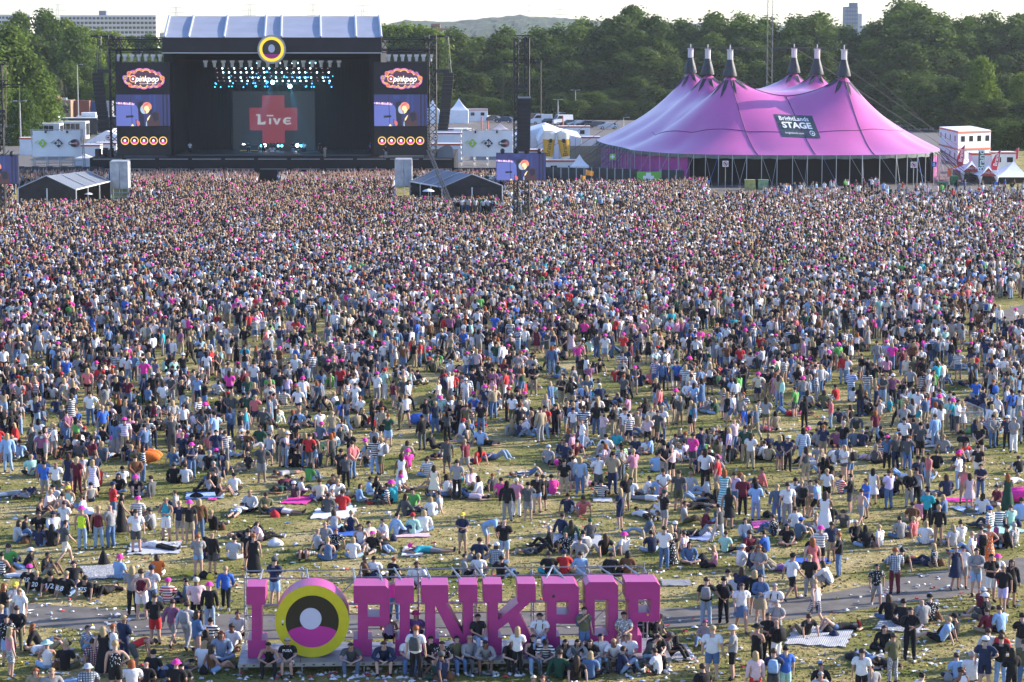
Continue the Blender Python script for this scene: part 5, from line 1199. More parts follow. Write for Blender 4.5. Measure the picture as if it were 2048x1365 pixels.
# platform of steel decks
u0, _ = SP(478, 1330); u1, _ = SP(1338, 1318)
pf = thing_at('platform', 'low galvanised scaffold deck that carries the pink letters and the people sitting on its edge', 'platform', tuple(SW((u0+u1)/2, 0, 0)))
DKM = mat('steel_deck', (.30,.31,.33), .5, .4, noise_amt=.15, noise_scale=3); nb = 7; bw = (u1 - u0) / nb
for i in range(nb):
    for j in range(8):
        d0 = -.62 + j * .32
        a_, b_ = u0 + i*bw + .015, u0 + (i+1)*bw - .015; m = MB(); P = [SW(a_, d0, ZD-.05), SW(b_, d0, ZD-.05), SW(b_, d0+.305, ZD-.05), SW(a_, d0+.305, ZD-.05)]; m.prism(P, (0, 0, .045 + .002 * ((i + j) % 3))); part(pf, 'deck_plank', m, DKM)
m = MB(); P = [SW(u0, -.66, ZD-.13), SW(u1, -.66, ZD-.13), SW(u1, -.625, ZD-.13), SW(u0, -.625, ZD-.13)]; m.prism(P, (0, 0, .13)); part(pf, 'front_beam', m, STEEL)
hl = MB().box((-.04,-.004,-.02), (.04,.004,.02)).mesh('slot', BLKMET)
for i in range(int((u1-u0) / .32)): link('slot', hl, pf, SW(u0 + .2 + i*.32, -.665, ZD - .07) - ORG[pf.name], (0, 0, YAW))
for i in range(nb + 1):
    for d in (-.5, .6, 1.8):
        p = SW(min(u0 + i*bw + .05, u1 - .05), d, 0); m = MB(); m.tube(p + Vector((0,0,.1)), (p.x, p.y, ZD-.14), .03, 8); m.tube(p, p + Vector((0,0,.1)), .018, 6); m.box((p.x-.08, p.y-.08, 0), (p.x+.08, p.y+.08, .012)); part(pf, 'foot', m, STEEL)
# scaffold frame behind the letters
TUBE = mat('scaffold_tube', (.34,.35,.37), .38, .7, noise_amt=.25, noise_scale=5)
sc = thing_at('scaffold', 'scaffold of galvanised tubes standing behind and bracing the pink letters', 'scaffold', tuple(SW((u0+u1)/2, 2, 0)))
DB = 1.75; DB2 = 2.9
ZT = H - (1158 - YH) / F * (A0.y + DB); ZT = 2.66; ups = [SP(482, 1200)[0], SP(600, 1200)[0], SP(720, 1200)[0], SP(838, 1200)[0], SP(956, 1200)[0], SP(1073, 1200)[0], SP(1190, 1200)[0], SP(1306, 1200)[0]]
for i, u in enumerate(ups):
    for d in (DB, DB2):
        m = MB(); m.tube(SW(u + .02, d, 0), SW(u + .02, d, ZT + .12), .026, 7); 
        for z in (.5, 1.0, 1.5, 2.0, 2.5): m.tube(SW(u + .02, d, z), SW(u + .02, d, z + .05), .05, 7)
        part(sc, 'upright', m, TUBE)
    m = MB(); m.tube(SW(u + .02, DB, 1.5), SW(u + .02, DB2, 1.5), .022, 6); m.tube(SW(u+.02, DB, 2.6), SW(u+.02, DB2, 2.6), .022, 6); part(sc, 'transom', m, TUBE)
for d, zs in ((DB, (.62, 1.42, 1.74, ZT)), (DB2, (.62, 1.5, ZT))):
    for z in zs:
        for i in range(7): m = MB(); m.tube(SW(ups[i], d, z), SW(ups[i+1], d, z), .024, 7); part(sc, 'ledger', m, TUBE)
for i in (1, 3, 5, 6): m = MB(); m.tube(SW(ups[i], DB2 - .05, .6), SW(ups[i+1 if i < 7 else i], DB2 - .05, 2.5), .022, 6); part(sc, 'brace', m, TUBE)
for px, dx in [(513,.10),(618,-.14),(711,-.10),(768,-.20),(810,-.34),(867,-.22),(933,-.42),(982,-.40),(1048,-.50),(1085,.50),(1140,-.42),(1196,-.62),(1248,-.66),(1302,-.62)]:
    u, z = SP(px, 1164); m = MB(); a = SW(u, .10, ZT + .03); b = SW(u + dx, 2.2, ZT + .20); m.tube(a, b, .03, 7); m.tube(a.lerp(b, .45), a.lerp(b, .62), .048, 7); part(sc, 'stay_tube', m, TUBE)
# ---------------------------------------------------------------- festival tents, fences, containers
def poly_part(th, nm, P, mt, thick=.04):
    P = [Vector(p) for p in P]; nr = (P[1]-P[0]).cross(P[2]-P[0]).normalized() * thick; m = MB(); m.prism(P, nr); part(th, nm, m, mt)
ROOFG = mat('grey_roof_sheet', (.17,.19,.22), .5, noise_amt=.2, noise_scale=.4); FABK = mat('black_side_sheet', (.022,.022,.024), .7, noise_amt=.5, noise_scale=1.2)
def foh(label, n_l, n_a, n_r, f_l, f_a, f_r, Yn, Yf, ybase):
    t = thing_at('mixer_tent', label, 'tent', tuple(G((n_l[0]+n_r[0])/2, ybase)), 'grey gabled tents in the crowd')
    nl, na, nr = W(*n_l, Yn), W(*n_a, Yn), W(*n_r, Yn); fl, fa, fr = W(*f_l, Yf), W(*f_a, Yf), W(*f_r, Yf)
    for a, b, c, d in ((nl, na, fa, fl), (na, nr, fr, fa)):
        for k in range(3):
            m = MB(); V = []
            for s_ in (k/3 + .003, (k+1)/3 - .003):
                for q in range(5): t_ = q/4; p = a.lerp(d, s_).lerp(b.lerp(c, s_), t_); V.append(p + Vector((0,0,-.12*math.sin(math.pi*t_))))
            m.add(V, [(q, q+1, q+6, q+5) for q in range(4)], 0, True); part(t, 'roof_sheet', m, ROOFG)
    for k in range(4):
        s_ = k/3; m = MB(); m.tube(nl.lerp(fl, s_), na.lerp(fa, s_), .07, 5); m.tube(na.lerp(fa, s_), nr.lerp(fr, s_), .07, 5)
        for e in (nl.lerp(fl, s_), nr.lerp(fr, s_)): m.tube((e.x, e.y, 0), e, .08, 5)
        part(t, 'frame', m, ALU)
    m = MB(); m.tube(nl, fl, .09, 5); m.tube(nr, fr, .09, 5); c = (nl + nr) / 2; m.tube((c.x, c.y - .05, 0), (c.x, c.y - .05, nl.z), .08, 5); part(t, 'rail', m, WHITE)
    poly_part(t, 'gable', [nl, nr, na], FABK); 
    n = 16; V = []
    for i in range(n + 1): p = nl.lerp(nr, i/n); w_ = .06*math.sin(i*2.3); V += [(p.x, p.y + w_ + .05, 0), (p.x, p.y + .5*w_ + .05, p.z - .02)]
    m = MB(); m.add(V, [(2*i, 2*i+2, 2*i+3, 2*i+1) for i in range(n)], 0, True); part(t, 'side_sheet', m, FABK)
    poly_part(t, 'side_sheet', [(fl.x, fl.y, 0), (fr.x, fr.y, 0), fr, fl], FABK)
    outer = (nl, fl) if n_l[0] < 100 else (nr, fr); a, b = outer; poly_part(t, 'side_sheet', [(a.x, a.y, 0), (b.x, b.y, 0), b, a], FABK)
foh('grey gabled mixing tent in the crowd at the left below the stage', (36,377), (92.5,352), (152,380), (112,360), (175,342.5), (221,363), 283, 296, 412)
foh('grey gabled mixing tent in the crowd right of the stage under the crane arm', (884,375), (944,349), (1004.5,372), (820,363.5), (873,338), (935,360), 283, 296, 405)
CLR = mat('clear_sheeting', (.45,.46,.47), .35, noise_amt=.35, noise_scale=1.1)
for (x0, x1, y0, y1, sd) in ((220, 255, 324, 398, 'beside the left grey tent'), (790, 823, 320, 392, 'beside the right grey tent')):
    Y = 296; t = thing_at('spotlight_tower', 'narrow white sheeted spotlight tower %s' % sd, 'tower', tuple(G((x0+x1)/2, y1)), 'sheeted spotlight towers')
    a = W(x0, y0, Y); b = W(x1, y0, Y); zt_ = a.z; zb = zt_ - 53/4800*Y; w_ = b.x - a.x
    for i, (p, q) in enumerate((((a.x, Y), ((a.x+b.x)/2 + .05, Y - .25)), (((a.x+b.x)/2 + .1, Y - .25), (b.x, Y)), ((a.x, Y), (a.x, Y+2)), ((b.x, Y), (b.x, Y+2)), ((a.x, Y+2), (b.x, Y+2)))):
        m = MB(); n = 6; V = []
        for k in range(n + 1):
            z = zb + (zt_-zb)*k/n; o_ = .05*math.sin(k*2.2+i); V += [(p[0]+o_, p[1]-o_, z), (q[0]-o_, q[1]+o_, z)]
        m.add(V, [(2*k, 2*k+1, 2*k+3, 2*k+2) for k in range(n)], 0, True); part(t, 'sheet', m, CLR)
    poly_part(t, 'roof', [(a.x, Y-.1, zt_), (b.x, Y-.1, zt_), (b.x, Y+2, zt_+.1), (a.x, Y+2, zt_+.1)], CLR)
    m = MB()
    for x in (a.x, b.x, (a.x+b.x)/2):
        for y in (Y, Y+2): m.tube((x, y, 0), (x, y, zt_), .04, 5)
    for z in (zb*.3, zb*.7, zb, (zb+zt_)/2): m.tube((a.x, Y-.03, z), (b.x, Y-.03, z), .04, 5)
    m.tube((a.x, Y-.06, zb), (b.x, Y-.06, zt_*.95), .03, 5); part(t, 'frame', m, ALU)
# domes, small pavilion
for (px, py, r, lab) in ((177, 389, 9, 'small white parasol inside the open side of the left grey tent'), (857, 383, 12.5, 'small white parasol in front of the right grey tent')):
    c = W(px, py, 286 if px < 500 else 275); m = MB(); rr = r * c.y / F; n = 12
    for j, (f, z) in enumerate(((1, 0), (.6, .22), (.02, .34))):
        for i in range(n): m.v.append((c.x + rr*f*math.cos(6.283*i/n), c.y + rr*f*math.sin(6.283*i/n), c.z + z*rr*1.2))
    for j in range(2):
        for i in range(n): m.f.append([j*n+i, j*n+(i+1)%n, (j+1)*n+(i+1)%n, (j+1)*n+i]); m.mi.append(0); m.sm.append(True)
    m.tube((c.x, c.y, 0), (c.x, c.y, c.z+.3), .03, 5, mi=1); solo('parasol', m, [WHITE, STEEL], lab, 'parasol', loc=(c.x, c.y, 0))
def pyramid(nm, label, px0, px1, yeave, yapex, Y, mt, dep=None, cat='tent', group=None, wallmt=None, open_=False, zf=0):
    a = W(px0, yeave, Y); b = W(px1, yeave, Y); w_ = b.x - a.x; dep = dep or w_; ap = W((px0+px1)/2, yapex, Y + dep/2)
    t = thing_at(nm, label, cat, ((a.x+b.x)/2, Y, 0), group); z = a.z; C = [Vector((a.x, Y, z)), Vector((b.x, Y, z)), Vector((b.x, Y+dep, z)), Vector((a.x, Y+dep, z))]
    for i in range(4):
        p, q = C[i], C[(i+1) % 4]; m = MB(); V = []
        for k in range(5):
            s_ = k/4; f = (1 - s_) ; sag = -.12 * math.sin(math.pi*s_) * (ap.z - z); V += [p.lerp(ap, s_) + Vector((0,0,sag)), q.lerp(ap, s_) + Vector((0,0,sag))]
        m.add(V, [(2*k, 2*k+1, 2*k+3, 2*k+2) for k in range(4)], 0, True); part(t, 'roof_sheet', m, mt)
        if not open_: poly_part(t, 'side_sheet', [(p.x, p.y, 0), (q.x, q.y, 0), q, p], wallmt or mt, .02)
        m = MB(); m.tube((p.x, p.y, 0), p, .06, 5); part(t, 'leg', m, ALU)
    return t, C, ap
pyramid('pavilion', 'small black pop-up pavilion standing in the crowd below the right mixing tent', 932, 976, 441, 424, 259, FABK, open_=True)
pyramid('pagoda_tent', 'white pagoda tent with black piping beside the car park right of the stage', 899, 936, 221, 197, 560, WCLOTH)
pyramid('pagoda_tent', 'white pagoda tent half hidden behind the right stage tower', 852, 878, 221, 200, 560, WCLOTH)
pyramid('pagoda_tent', 'small pinkish white pagoda tent behind the right sponsor banner', 984, 1016, 260, 247, 470, mat('dusty_white', (.50,.45,.46), .6))
pyramid('pagoda_tent', 'white pagoda tent beside the beer bar container', 1140, 1178, 333, 309, 338, WCLOTH)
pyramid('pagoda_tent', 'white pagoda tent at the foot of the left stage wing', 150, 186, 317, 307, 352, WCLOTH)
def marquee(label, P, Y0, Y1):
    (l, ye), (a_, ya), (r_, yr) = P; t = thing_at('marquee', label, 'tent', tuple(G((l+r_)/2, ye + 30)) if False else (W((l+r_)/2, ye, Y0).x, Y0, 0))
    L_, A_, R_ = W(l, ye, Y0), W(a_, ya, Y0), W(r_, yr, Y0); d = Vector((0, Y1 - Y0, 0))
    poly_part(t, 'roof_sheet', [L_, A_, A_ + d, L_ + d], WCLOTH); poly_part(t, 'roof_sheet', [A_, R_, R_ + d, A_ + d], WCLOTH); poly_part(t, 'gable', [L_, R_, A_], WCLOTH)
    n = 8; m = MB(); V = []
    for i in range(n+1): p = L_.lerp(R_, i/n); V += [(p.x, p.y - .03, 0), (p.x, p.y - .03, p.z)]
    m.add(V, [(2*i, 2*i+2, 2*i+3, 2*i+1) for i in range(n)]); part(t, 'side_sheet', m, WCLOTH)
    for i in range(n+1):
        p = L_.lerp(R_, i/n); m = MB(); m.tube((p.x, p.y-.06, 0), (p.x, p.y-.06, p.z), .07, 5); part(t, 'frame', m, ALU)
marquee('large white marquee behind the speaker tower and the beer glasses', ((1020, 275), (1092, 254), (1128, 268)), 420, 440)
marquee('large white marquee with a gable between the beer glasses and the pink tent', ((1075, 284), (1088, 262), (1162, 276)), 400, 425)
marquee('large white tent behind the left hanging speaker column', ((172, 285), (212, 262), (246, 275)), 400, 430)
def container(label, px0, px1, y0, y1, Y, col=None, dep=2.5, group='white site containers with orange stripes', stripe=True, wins=0, nm='site_container', top=True):
    Y = Y if nm != 'site_container' else (H - 2.75) * F / (y0 - YH)
    a = W(px0, y1, Y); b = W(px1, y0, Y); z0 = max(0, a.z); t = thing_at(nm, label, 'container', ((a.x+b.x)/2, Y, z0), group)
    z0 = 0 if z0 < 3.2 else z0
    m = MB(); m.box((a.x, Y, z0), (b.x, Y + dep, b.z)); part(t, 'body', m, col or WHITE)
    if stripe: m = MB(); m.box((a.x - .02, Y - .03, b.z - .28), (b.x + .02, Y + dep + .03, b.z - .02)); part(t, 'stripe', m, ORST)
    if top: m = MB(); m.box((a.x - .05, Y - .05, b.z - .01), (b.x + .05, Y + dep + .05, b.z + .05)); part(t, 'roof', m, WHITE if stripe else (col or WHITE))
    for i in range(wins):
        x = a.x + (b.x - a.x) * (i + .5) / wins; m = MB(); m.box((x-.45, Y-.04, b.z-1.5), (x+.45, Y, b.z-.75)); part(t, 'window', m, GLASS)
    return t
for lab, a in [('white container with windows beside the pagoda tent above the car park', (935,975,219,232,560)), ('white container with orange stripe behind the upper row right of the stage', (872,942,258,268,390)), ('long white container just right of the stage, upper level', (866,925,266,281,372)),
        ('long white container just right of the stage, lower level', (862,925,288,305,356)), ('white container behind the speaker tower by the screen', (1000,1090,300,316,352)), ('white container in front of the parked cars right of the lamp post', (1118,1180,253,275,440)),
        ('white container between marquee and pink tent', (1158,1200,274,292,400)), ('white container left of the left sponsor banner', (40,66,276,318,352)), ('white container right of the left sponsor banner', (160,200,290,315,362)), ('white container against the left stage tower', (192,232,286,300,372)), ('white bar container under the inflatable beer glasses', (1090,1160,321,338,340))]:
    container(lab, *a, wins=2 if 'windows' in lab or 'parked cars' in lab or 'bar' in lab else 0)
container('white two-tone container cabin behind the right bar tents', 1944, 1982, 307, 330, 372, wins=1); container('low white cabin beyond the bar tents at the right edge', 1984, 2032, 305, 330, 376, wins=2)
# two-storey cabins, seen on the corner
t = thing_at('site_office', 'two-storey white cabin block with orange stripes and dark windows right of the pink tent', 'building', tuple(G(1916, 338)))
C0 = W(1916, 290, 384); Rn = W(1981, 290, 388); Ln = W(1878, 290, 402); q1 = Vector((Rn.x - C0.x, Rn.y - C0.y, 0)); q2 = Vector((Ln.x - C0.x, Ln.y - C0.y, 0)); base = Vector((C0.x, C0.y, 0)); zt2 = W(1916, 263.5, 384).z
zm = zt2 - 2.75; z1 = max(0, zm - 2.75)
for lo, hi in ((z1, zm), (zm + .05, zt2)):
    m = MB(); P = [base, base + q1, base + q1 + q2, base + q2]; m.prism([(p.x, p.y, lo) for p in P], (0, 0, hi - lo)); part(t, 'cabin', m, WHITE)
    m = MB(); P2 = [base + (q1 + q2) * -.01, base + q1 * 1.01 - q2 * .01, base + (q1 + q2) * 1.01, base + q2 * 1.01 - q1 * .01]; m.prism([(p.x, p.y, hi - .22) for p in P2], (0, 0, .2)); part(t, 'stripe', m, ORST)
    for qa, qb, k in ((q1, q2, 4), (q2, q1, 4)):
        for i in range(k):
            c = base + qa * ((i + .6) / k) - qb.normalized() * .04; u = qa.normalized() * .42; m = MB(); m.add([c - u + Vector((0,0,hi-1.65)), c + u + Vector((0,0,hi-1.65)), c + u + Vector((0,0,hi-.75)), c - u + Vector((0,0,hi-.75))], [(0,1,2,3)]); part(t, 'window', m, GLASS)
m = MB(); m.prism([(p.x, p.y, zt2) for p in P], (0, 0, .08)); part(t, 'roof', m, WCLOTH)
# right bar tents
for i, (x0, x1, ye, ya, Y, lab) in enumerate([(1925, 1962, 344, 322, 335, 'white bar tent with dull red gable at the right, further one'), (1960, 1993, 353, 329, 330, 'white bar tent with bright red gable at the right, middle one'), (1993, 2062, 355, 323, 332, 'long white bar tent roof at the right edge of the photo')]):
    t, C, ap = pyramid('bar_tent', lab, x0, x1, ye, ya, Y, WCLOTH, dep=8, open_=True, group='bar tents at the right')
    if i < 2: m = MB(); mid = C[0].lerp(C[1], .5); m.prism([C[0] + Vector((0,-.1,0)), C[1] + Vector((0,-.1,0)), Vector((mid.x, mid.y - .05, ap.z - .3))], (0, .06, 0)); part(t, 'gable', m, mat('gable_red', (.42,.06,.04), .6, noise_amt=.3, noise_scale=2)); ptext(t, 'gable_badge', 'BRAND BIER', .42, WHITE, Vector((mid.x, mid.y - .2, C[0].z + .5)), extrude=.003)
    m = MB(); m.box((C[0].x + .3, C[0].y + 2, .05), (C[1].x - .3, C[0].y + 2.6, 1.15)); part(t, 'counter', m, BLKMET)
    m = MB(); m.box((C[0].x, C[0].y + 7.6, 0), (C[1].x, C[0].y + 7.7, C[0].z)); part(t, 'back_sheet', m, GCLOTH)
    for c in C[:2]: m = MB(); m.tube(c, (c.x + .1, c.y, .3), .35, 6, .06); part(t, 'curtain', m, WCLOTH)
def feather(label, px, y0, y1, col, Y, txt=None, lean=10):
    b = W(px, y1, Y); t_ = W(px + lean, y0, Y); th = thing_at('feather_flag', label, 'flag', (b.x, Y, 0)); m = MB(); m.tube((b.x, Y, 0), t_, .04, 5); part(th, 'pole', m, ALU)
    m = MB(); V = []; n = 8
    for i in range(n + 1):
        s_ = i / n; p = b.lerp(t_, .18 + .82 * s_); w_ = .95 * math.sin(math.pi * (.25 + .7 * s_)) * (1 if s_ < 1 else .2); V += [p, p + Vector((-w_ if lean > 0 else w_, .12 * math.sin(i), .05))]
    m.add(V, [(2*i, 2*i+1, 2*i+3, 2*i+2) for i in range(n)], 0, True); part(th, 'flag_cloth', m, col)
    if txt: d_ = (t_ - b); ptext(th, 'flag_text', txt, .75, WHITE, b.lerp(t_, .62) + Vector((-.42, -.2, 0)), extrude=.002, roll=math.atan2(d_.z, d_.x), bold=.01)
FR = mat('flag_red', (.50,.03,.05), .6)
feather('tall red and white feather flag standing left of the bar tents', 1924, 291, 345, FR, 345, 'Brand', 6)
feather('big red feather flag with white writing over the bar tents', 1992, 301, 350, FR, 334, 'Brand', 10)
feather('thin red feather flag far behind at the right', 2036, 296, 325, FR, 400, None, 2)
m = MB(); pbox(m, 1957, 302, 1969, 341, 333, .05); o = solo('hanging_banner', m, mat('banner_green', (.04,.13,.07), .6), 'narrow dark green and white hanging banner between the two red gables', 'banner'); ptext(o, 'lettering', 'Brand', 1.25, WHITE, W(1963, 322, 332.8), extrude=.003, bold=.02, roll=R(90))
m = MB(); pbox(m, 1895, 337, 1913, 361, 350, .1); pbox(m, 1911, 334, 1924, 338, 349, 2); solo('orange_screen', m, mat('orange_sheet', (.62,.20,.03), .6, noise_amt=.3, noise_scale=1), 'bright orange sheet screen right of the pink tent', 'screen')
for i, (px, py, c, lab) in enumerate([(1909, 371, (.03,.15,.05), 'dark green wheelie bin beside the orange screen'), (1988, 392, (.02,.10,.35), 'blue wheelie bin with yellow lid in front of the bar tents'), (1503, 381, (.42,.40,.12), 'yellow painted waste container in front of the pink tent'), (1524, 381, (.22,.34,.18), 'green and grey painted waste container in front of the pink tent'), (1885, 384, (.03,.12,.04), 'small green bin behind people at the right of the pink tent')]):
    p = G(px, py); w_ = .5 if i not in (2, 3) else .85; h_ = 1.15 if i not in (2, 3) else 1.3; t = thing_at('waste_bin', lab, 'bin', p); m = MB(); m.box((p.x-w_, p.y, .08), (p.x+w_, p.y+.9, h_)); part(t, 'body', m, mat('bin_%d' % i, c, .6, noise_amt=.4, noise_scale=2))
    m = MB(); m.box((p.x-w_-.04, p.y-.04, h_), (p.x+w_+.04, p.y+.94, h_+.1)); part(t, 'lid', m, mat('bin_lid_%d' % i, (.55,.48,.03) if i == 1 else c, .6)); m = MB(); m.tube((p.x-w_, p.y+.1, .08), (p.x-w_+.08, p.y+.1, .08), .08, 8); m.tube((p.x+w_-.08, p.y+.1, .08), (p.x+w_, p.y+.1, .08), .08, 8); part(t, 'wheel', m, BLKMET)
# dark hoarding with pale posts
DKF = mat('hoarding', (.035,.04,.042), .7, noise_amt=.2, noise_scale=.7); GRN = mat('first_aid_green', (.16,.46,.06), .6)
fe = thing_at('hoarding_fence', 'long dark hoarding fence with pale posts between the beer bar and the pink tent', 'fence', tuple(G(1230, 368)))
for i in range(18):
    x0 = 1091 + i * 15.4; x1 = x0 + 15.4; Y = 336 - i * .45
    if 1270 < x0 + 8 < 1322: continue
    m = MB(); a, b = W(x0, 350, Y), W(x1, 350, Y - .4); hh = 2.15; m.prism([(a.x, a.y, 0), (b.x, b.y, 0), (b.x, b.y + .1, 0), (a.x, a.y + .1, 0)], (0, 0, hh)); part(fe, 'fence_panel', m, DKF); m = MB(); m.box((a.x-.07, a.y-.08, 0), (a.x+.07, a.y-.001, hh + .1)); part(fe, 'post', m, STEEL)
Y = 329; m = MB(); pbox(m, 1274, 344, 1321, 373, Y, .12); fp = solo('first_aid_banner', m, GRN, 'bright green banner with a white cross on the dark hoarding', 'banner'); m = MB(); pbox(m, 1292, 346, 1302, 366, Y-.05, .04); pbox(m, 1286, 352, 1292, 359, Y-.05, .04); pbox(m, 1302, 352, 1308, 359, Y-.05, .04); part(fp, 'white_cross', m, WHITE)
def pole_sign(label, px, y0, y1, ybase, mt, kind):
    Y = G(px, ybase).y; c = W(px, (y0+y1)/2, Y); s_ = (y1-y0)/2 * Y / F; t = thing_at('sign', label, 'sign', (c.x, Y, 0)); m = MB(); m.tube((c.x, Y + .06, 0), (c.x, Y + .06, c.z), .05, 5); part(t, 'post', m, STEEL)
    m = MB(); m.box((c.x-s_, Y, c.z-s_), (c.x+s_, Y+.04, c.z+s_)); part(t, 'sign_board', m, mt)
    if kind == 'cross': m = MB(); m.box((c.x-s_*.22, Y-.03, c.z-s_*.7), (c.x+s_*.22, Y-.01, c.z+s_*.7)); m.box((c.x-s_*.7, Y-.035, c.z-s_*.22), (c.x+s_*.7, Y-.031, c.z+s_*.22)); part(t, 'white_cross', m, WHITE)
    elif kind == 'ban':
        m = MB(); n = 20; o_ = [(c.x + s_*.8*math.cos(6.283*i/n), Y-.02, c.z + s_*.8*math.sin(6.283*i/n)) for i in range(n)]; q = [(c.x + s_*.62*math.cos(6.283*i/n), Y-.02, c.z + s_*.62*math.sin(6.283*i/n)) for i in range(n)]; m.add(o_ + q, [(i, (i+1)%n, n+(i+1)%n, n+i) for i in range(n)]); d_ = s_*.5; m.add([(c.x-d_-.04, Y-.025, c.z+d_), (c.x-d_+.1, Y-.025, c.z+d_+.06), (c.x+d_+.04, Y-.025, c.z-d_), (c.x+d_-.1, Y-.025, c.z-d_-.06)], [(0,1,2,3)]); part(t, 'red_circle', m, mat('sign_red', (.45,.03,.06), .6)); m = MB(); m.box((c.x-s_*.35, Y-.012, c.z-s_*.28), (c.x+s_*.35, Y-.004, c.z+s_*.25)); part(t, 'camera_symbol', m, BK)
    else: m = MB(); m.box((c.x-s_*.2, Y-.03, c.z-s_*.1), (c.x+s_*.2, Y-.01, c.z+s_*.6)); m.box((c.x-s_*.5, Y-.03, c.z-s_*.5), (c.x+s_*.5, Y-.01, c.z-s_*.25)); part(t, 'symbol', m, WHITE)
pole_sign('green first-aid sign with a white cross on a post left of the pink tent', 1225, 308, 320, 366, GRN, 'cross'); pole_sign('white no-cameras sign on a post before the left part of the tent opening', 1451, 322, 334, 376, WHITE, 'ban')
pole_sign('white no-cameras sign on a post before the right part of the tent opening', 1827.5, 324, 336, 378, WHITE, 'ban'); pole_sign('small blue drinking water sign at the right corner of the pink tent', 1868, 324, 334, 376, mat('sign_blue', (.03,.10,.35), .6), 'w')
for px, sd in ((216.5, 'left'), (871, 'right')):
    c = W(px, 275.5, YS - .8); t = thing_at('round_sign', 'round no-cameras sign on the %s stage tower' % sd, 'sign', tuple(c)); m = MB(); m.disc(c, .38, 18); part(t, 'red_rim', m, mat('sign_red')); m = MB(); m.disc(c + Vector((0,-.03,0)), .29, 18); part(t, 'face', m, WHITE); m = MB(); m.box((c.x-.15, c.y-.06, c.z-.11), (c.x+.15, c.y-.045, c.z+.1)); part(t, 'camera_symbol', m, BK)
# inflatable beer glasses
BEER = mat('beer_amber', (.60,.36,.05), .3); FOAM = mat('foam_white', (.72,.70,.64), .6)
for i, (bx, tx, lab) in enumerate(((1096.5, 1098.5, 'left'), (1131, 1126, 'right'))):
    Y = 336; b = W(bx, 318, Y); t_ = W(tx, 264, Y); rb, rt = 8.6*Y/F, 13.2*Y/F; th = thing_at('inflatable_beer_glass', 'giant inflatable beer glass with white foam on the bar roof, %s one' % lab, 'inflatable', tuple(b), 'inflatable beer glasses')
    d = t_ - b; m = MB(); m.tube(b, b + d*.08, rb*1.02, 16, rb*1.05); part(th, 'foot', m, FOAM); m = MB(); m.tube(b + d*.08, b + d*.72, rb, 16, rt*.96); part(th, 'beer', m, BEER); m = MB(); m.tube(b + d*.72, b + d*.95, rt*.96, 16, rt*1.02); m.sphere(b + d*.95, rt*1.03, 16, 8, sc=(1,1,.35)); part(th, 'foam', m, FOAM)
    ptext(th, 'lettering', 'Brand', .95, mat('beer_print', (.10,.06,.02), .6), b + d*.40 + Vector((0, -rt*1.02, 0)), extrude=.003, roll=R(82 if i == 0 else 98), bold=.004)
    c = b + d*.68 + Vector((.25 if i == 0 else -.05, -rt*1.04, 0)); m = MB(); m.box((c.x-.2, c.y, c.z-.25), (c.x+.2, c.y+.03, c.z+.25)); part(th, 'crest', m, BK)
f_ = thing_at('board_fence', 'tan board fence between the beer glasses and the pink tent', 'fence', (W(1170, 318, 362).x, 362, 0)); a = W(1136, 292, 362)
for i in range(44): m = MB(); x = a.x + i * .113; m.box((x, 362, 0), (x + .10, 362.03, a.z - .02 * (i % 3))); part(f_, 'board', m, mat('tan_boards', (.28,.22,.13), .8, noise_amt=.2))
# crane arm
cr = thing_at('camera_crane', 'long black lattice camera crane arm slanting over the right mixing tent', 'crane', tuple(G(912, 440))); m = MB(); a = W(910, 428, 268); b = W(857, 301, 300); truss(m, a, b, .36, .6, .035); part(cr, 'arm', m, BLKMET); m = MB(); m.tube(G(905, 440), a, .16, 6); m.tube(G(918, 442), a, .12, 6); m.tube(a, W(875, 345, 285) + Vector((0,0,-1.5)), .04, 4); m.box((a.x-.5, a.y-.5, a.z-1.0), (a.x+.5, a.y+.5, a.z-.2)); part(cr, 'base', m, BLKMET)
# crowd barriers
BARM = mat('barrier_steel', (.38,.39,.40), .45, .5)
def barrier(px, py, rz, label, group, dark=False, L_=2.4, hh=1.1):
    p = G(px, py); t = thing('crowd_barrier', label, 'barrier', p, rz, group); ORG[t.name] = Vector((0,0,0))
    for nm, segs in (('frame', [((-L_/2,0,.12),(L_/2,0,.12)), ((-L_/2,0,hh),(L_/2,0,hh)), ((-L_/2,0,0),(-L_/2,0,hh)), ((L_/2,0,0),(L_/2,0,hh)), ((-L_*.4,-.3,0),(-L_*.4,.3,0)), ((L_*.4,-.3,0),(L_*.4,.3,0))]), ):
        m = MB(); [m.tube(a, b, .025, 5) for a, b in segs]; part(t, nm, m, BARM)
    for i in range(14): x = -L_/2 + L_*(i+1)/15; m = MB(); m.tube((x,0,.12), (x,0,hh), .011, 4, cap=False); part(t, 'bar', m, BARM)
for i in range(3): barrier(32 + i*41, 421, 0, 'steel crowd barrier before the left grey tent, %s of three' % ('left','middle','right')[i], 'barriers before the left tent')
for i in range(4): barrier(883 + i*41, 414, 0, 'steel crowd barrier before the right grey tent, %s from the left' % ('first','second','third','fourth')[i], 'barriers before the right tent')
for i in range(5): barrier(1000 + i*44, 446, R(4), 'steel crowd barrier around the foot of the speaker tower, %s from the left' % ('first','second','third','fourth','fifth')[i], 'barriers at the speaker tower')
barrier(1922, 868, R(12), 'steel crowd barrier standing alone on the grass at the right, front one', 'loose barriers at the right'); barrier(1948, 852, R(100), 'steel crowd barrier turned sideways on the grass at the right', 'loose barriers at the right')
sb = thing_at('dark_fence', 'dark cloth covered fence at the far left below the sponsor banner', 'fence', tuple(G(90, 365)))
for i in range(15): m = MB(); px = -8 + i * 14.4; pbox(m, px, 333 if i % 2 else 334, px + 14, 365, 334, .05); part(sb, 'fence_panel', m, DKF)
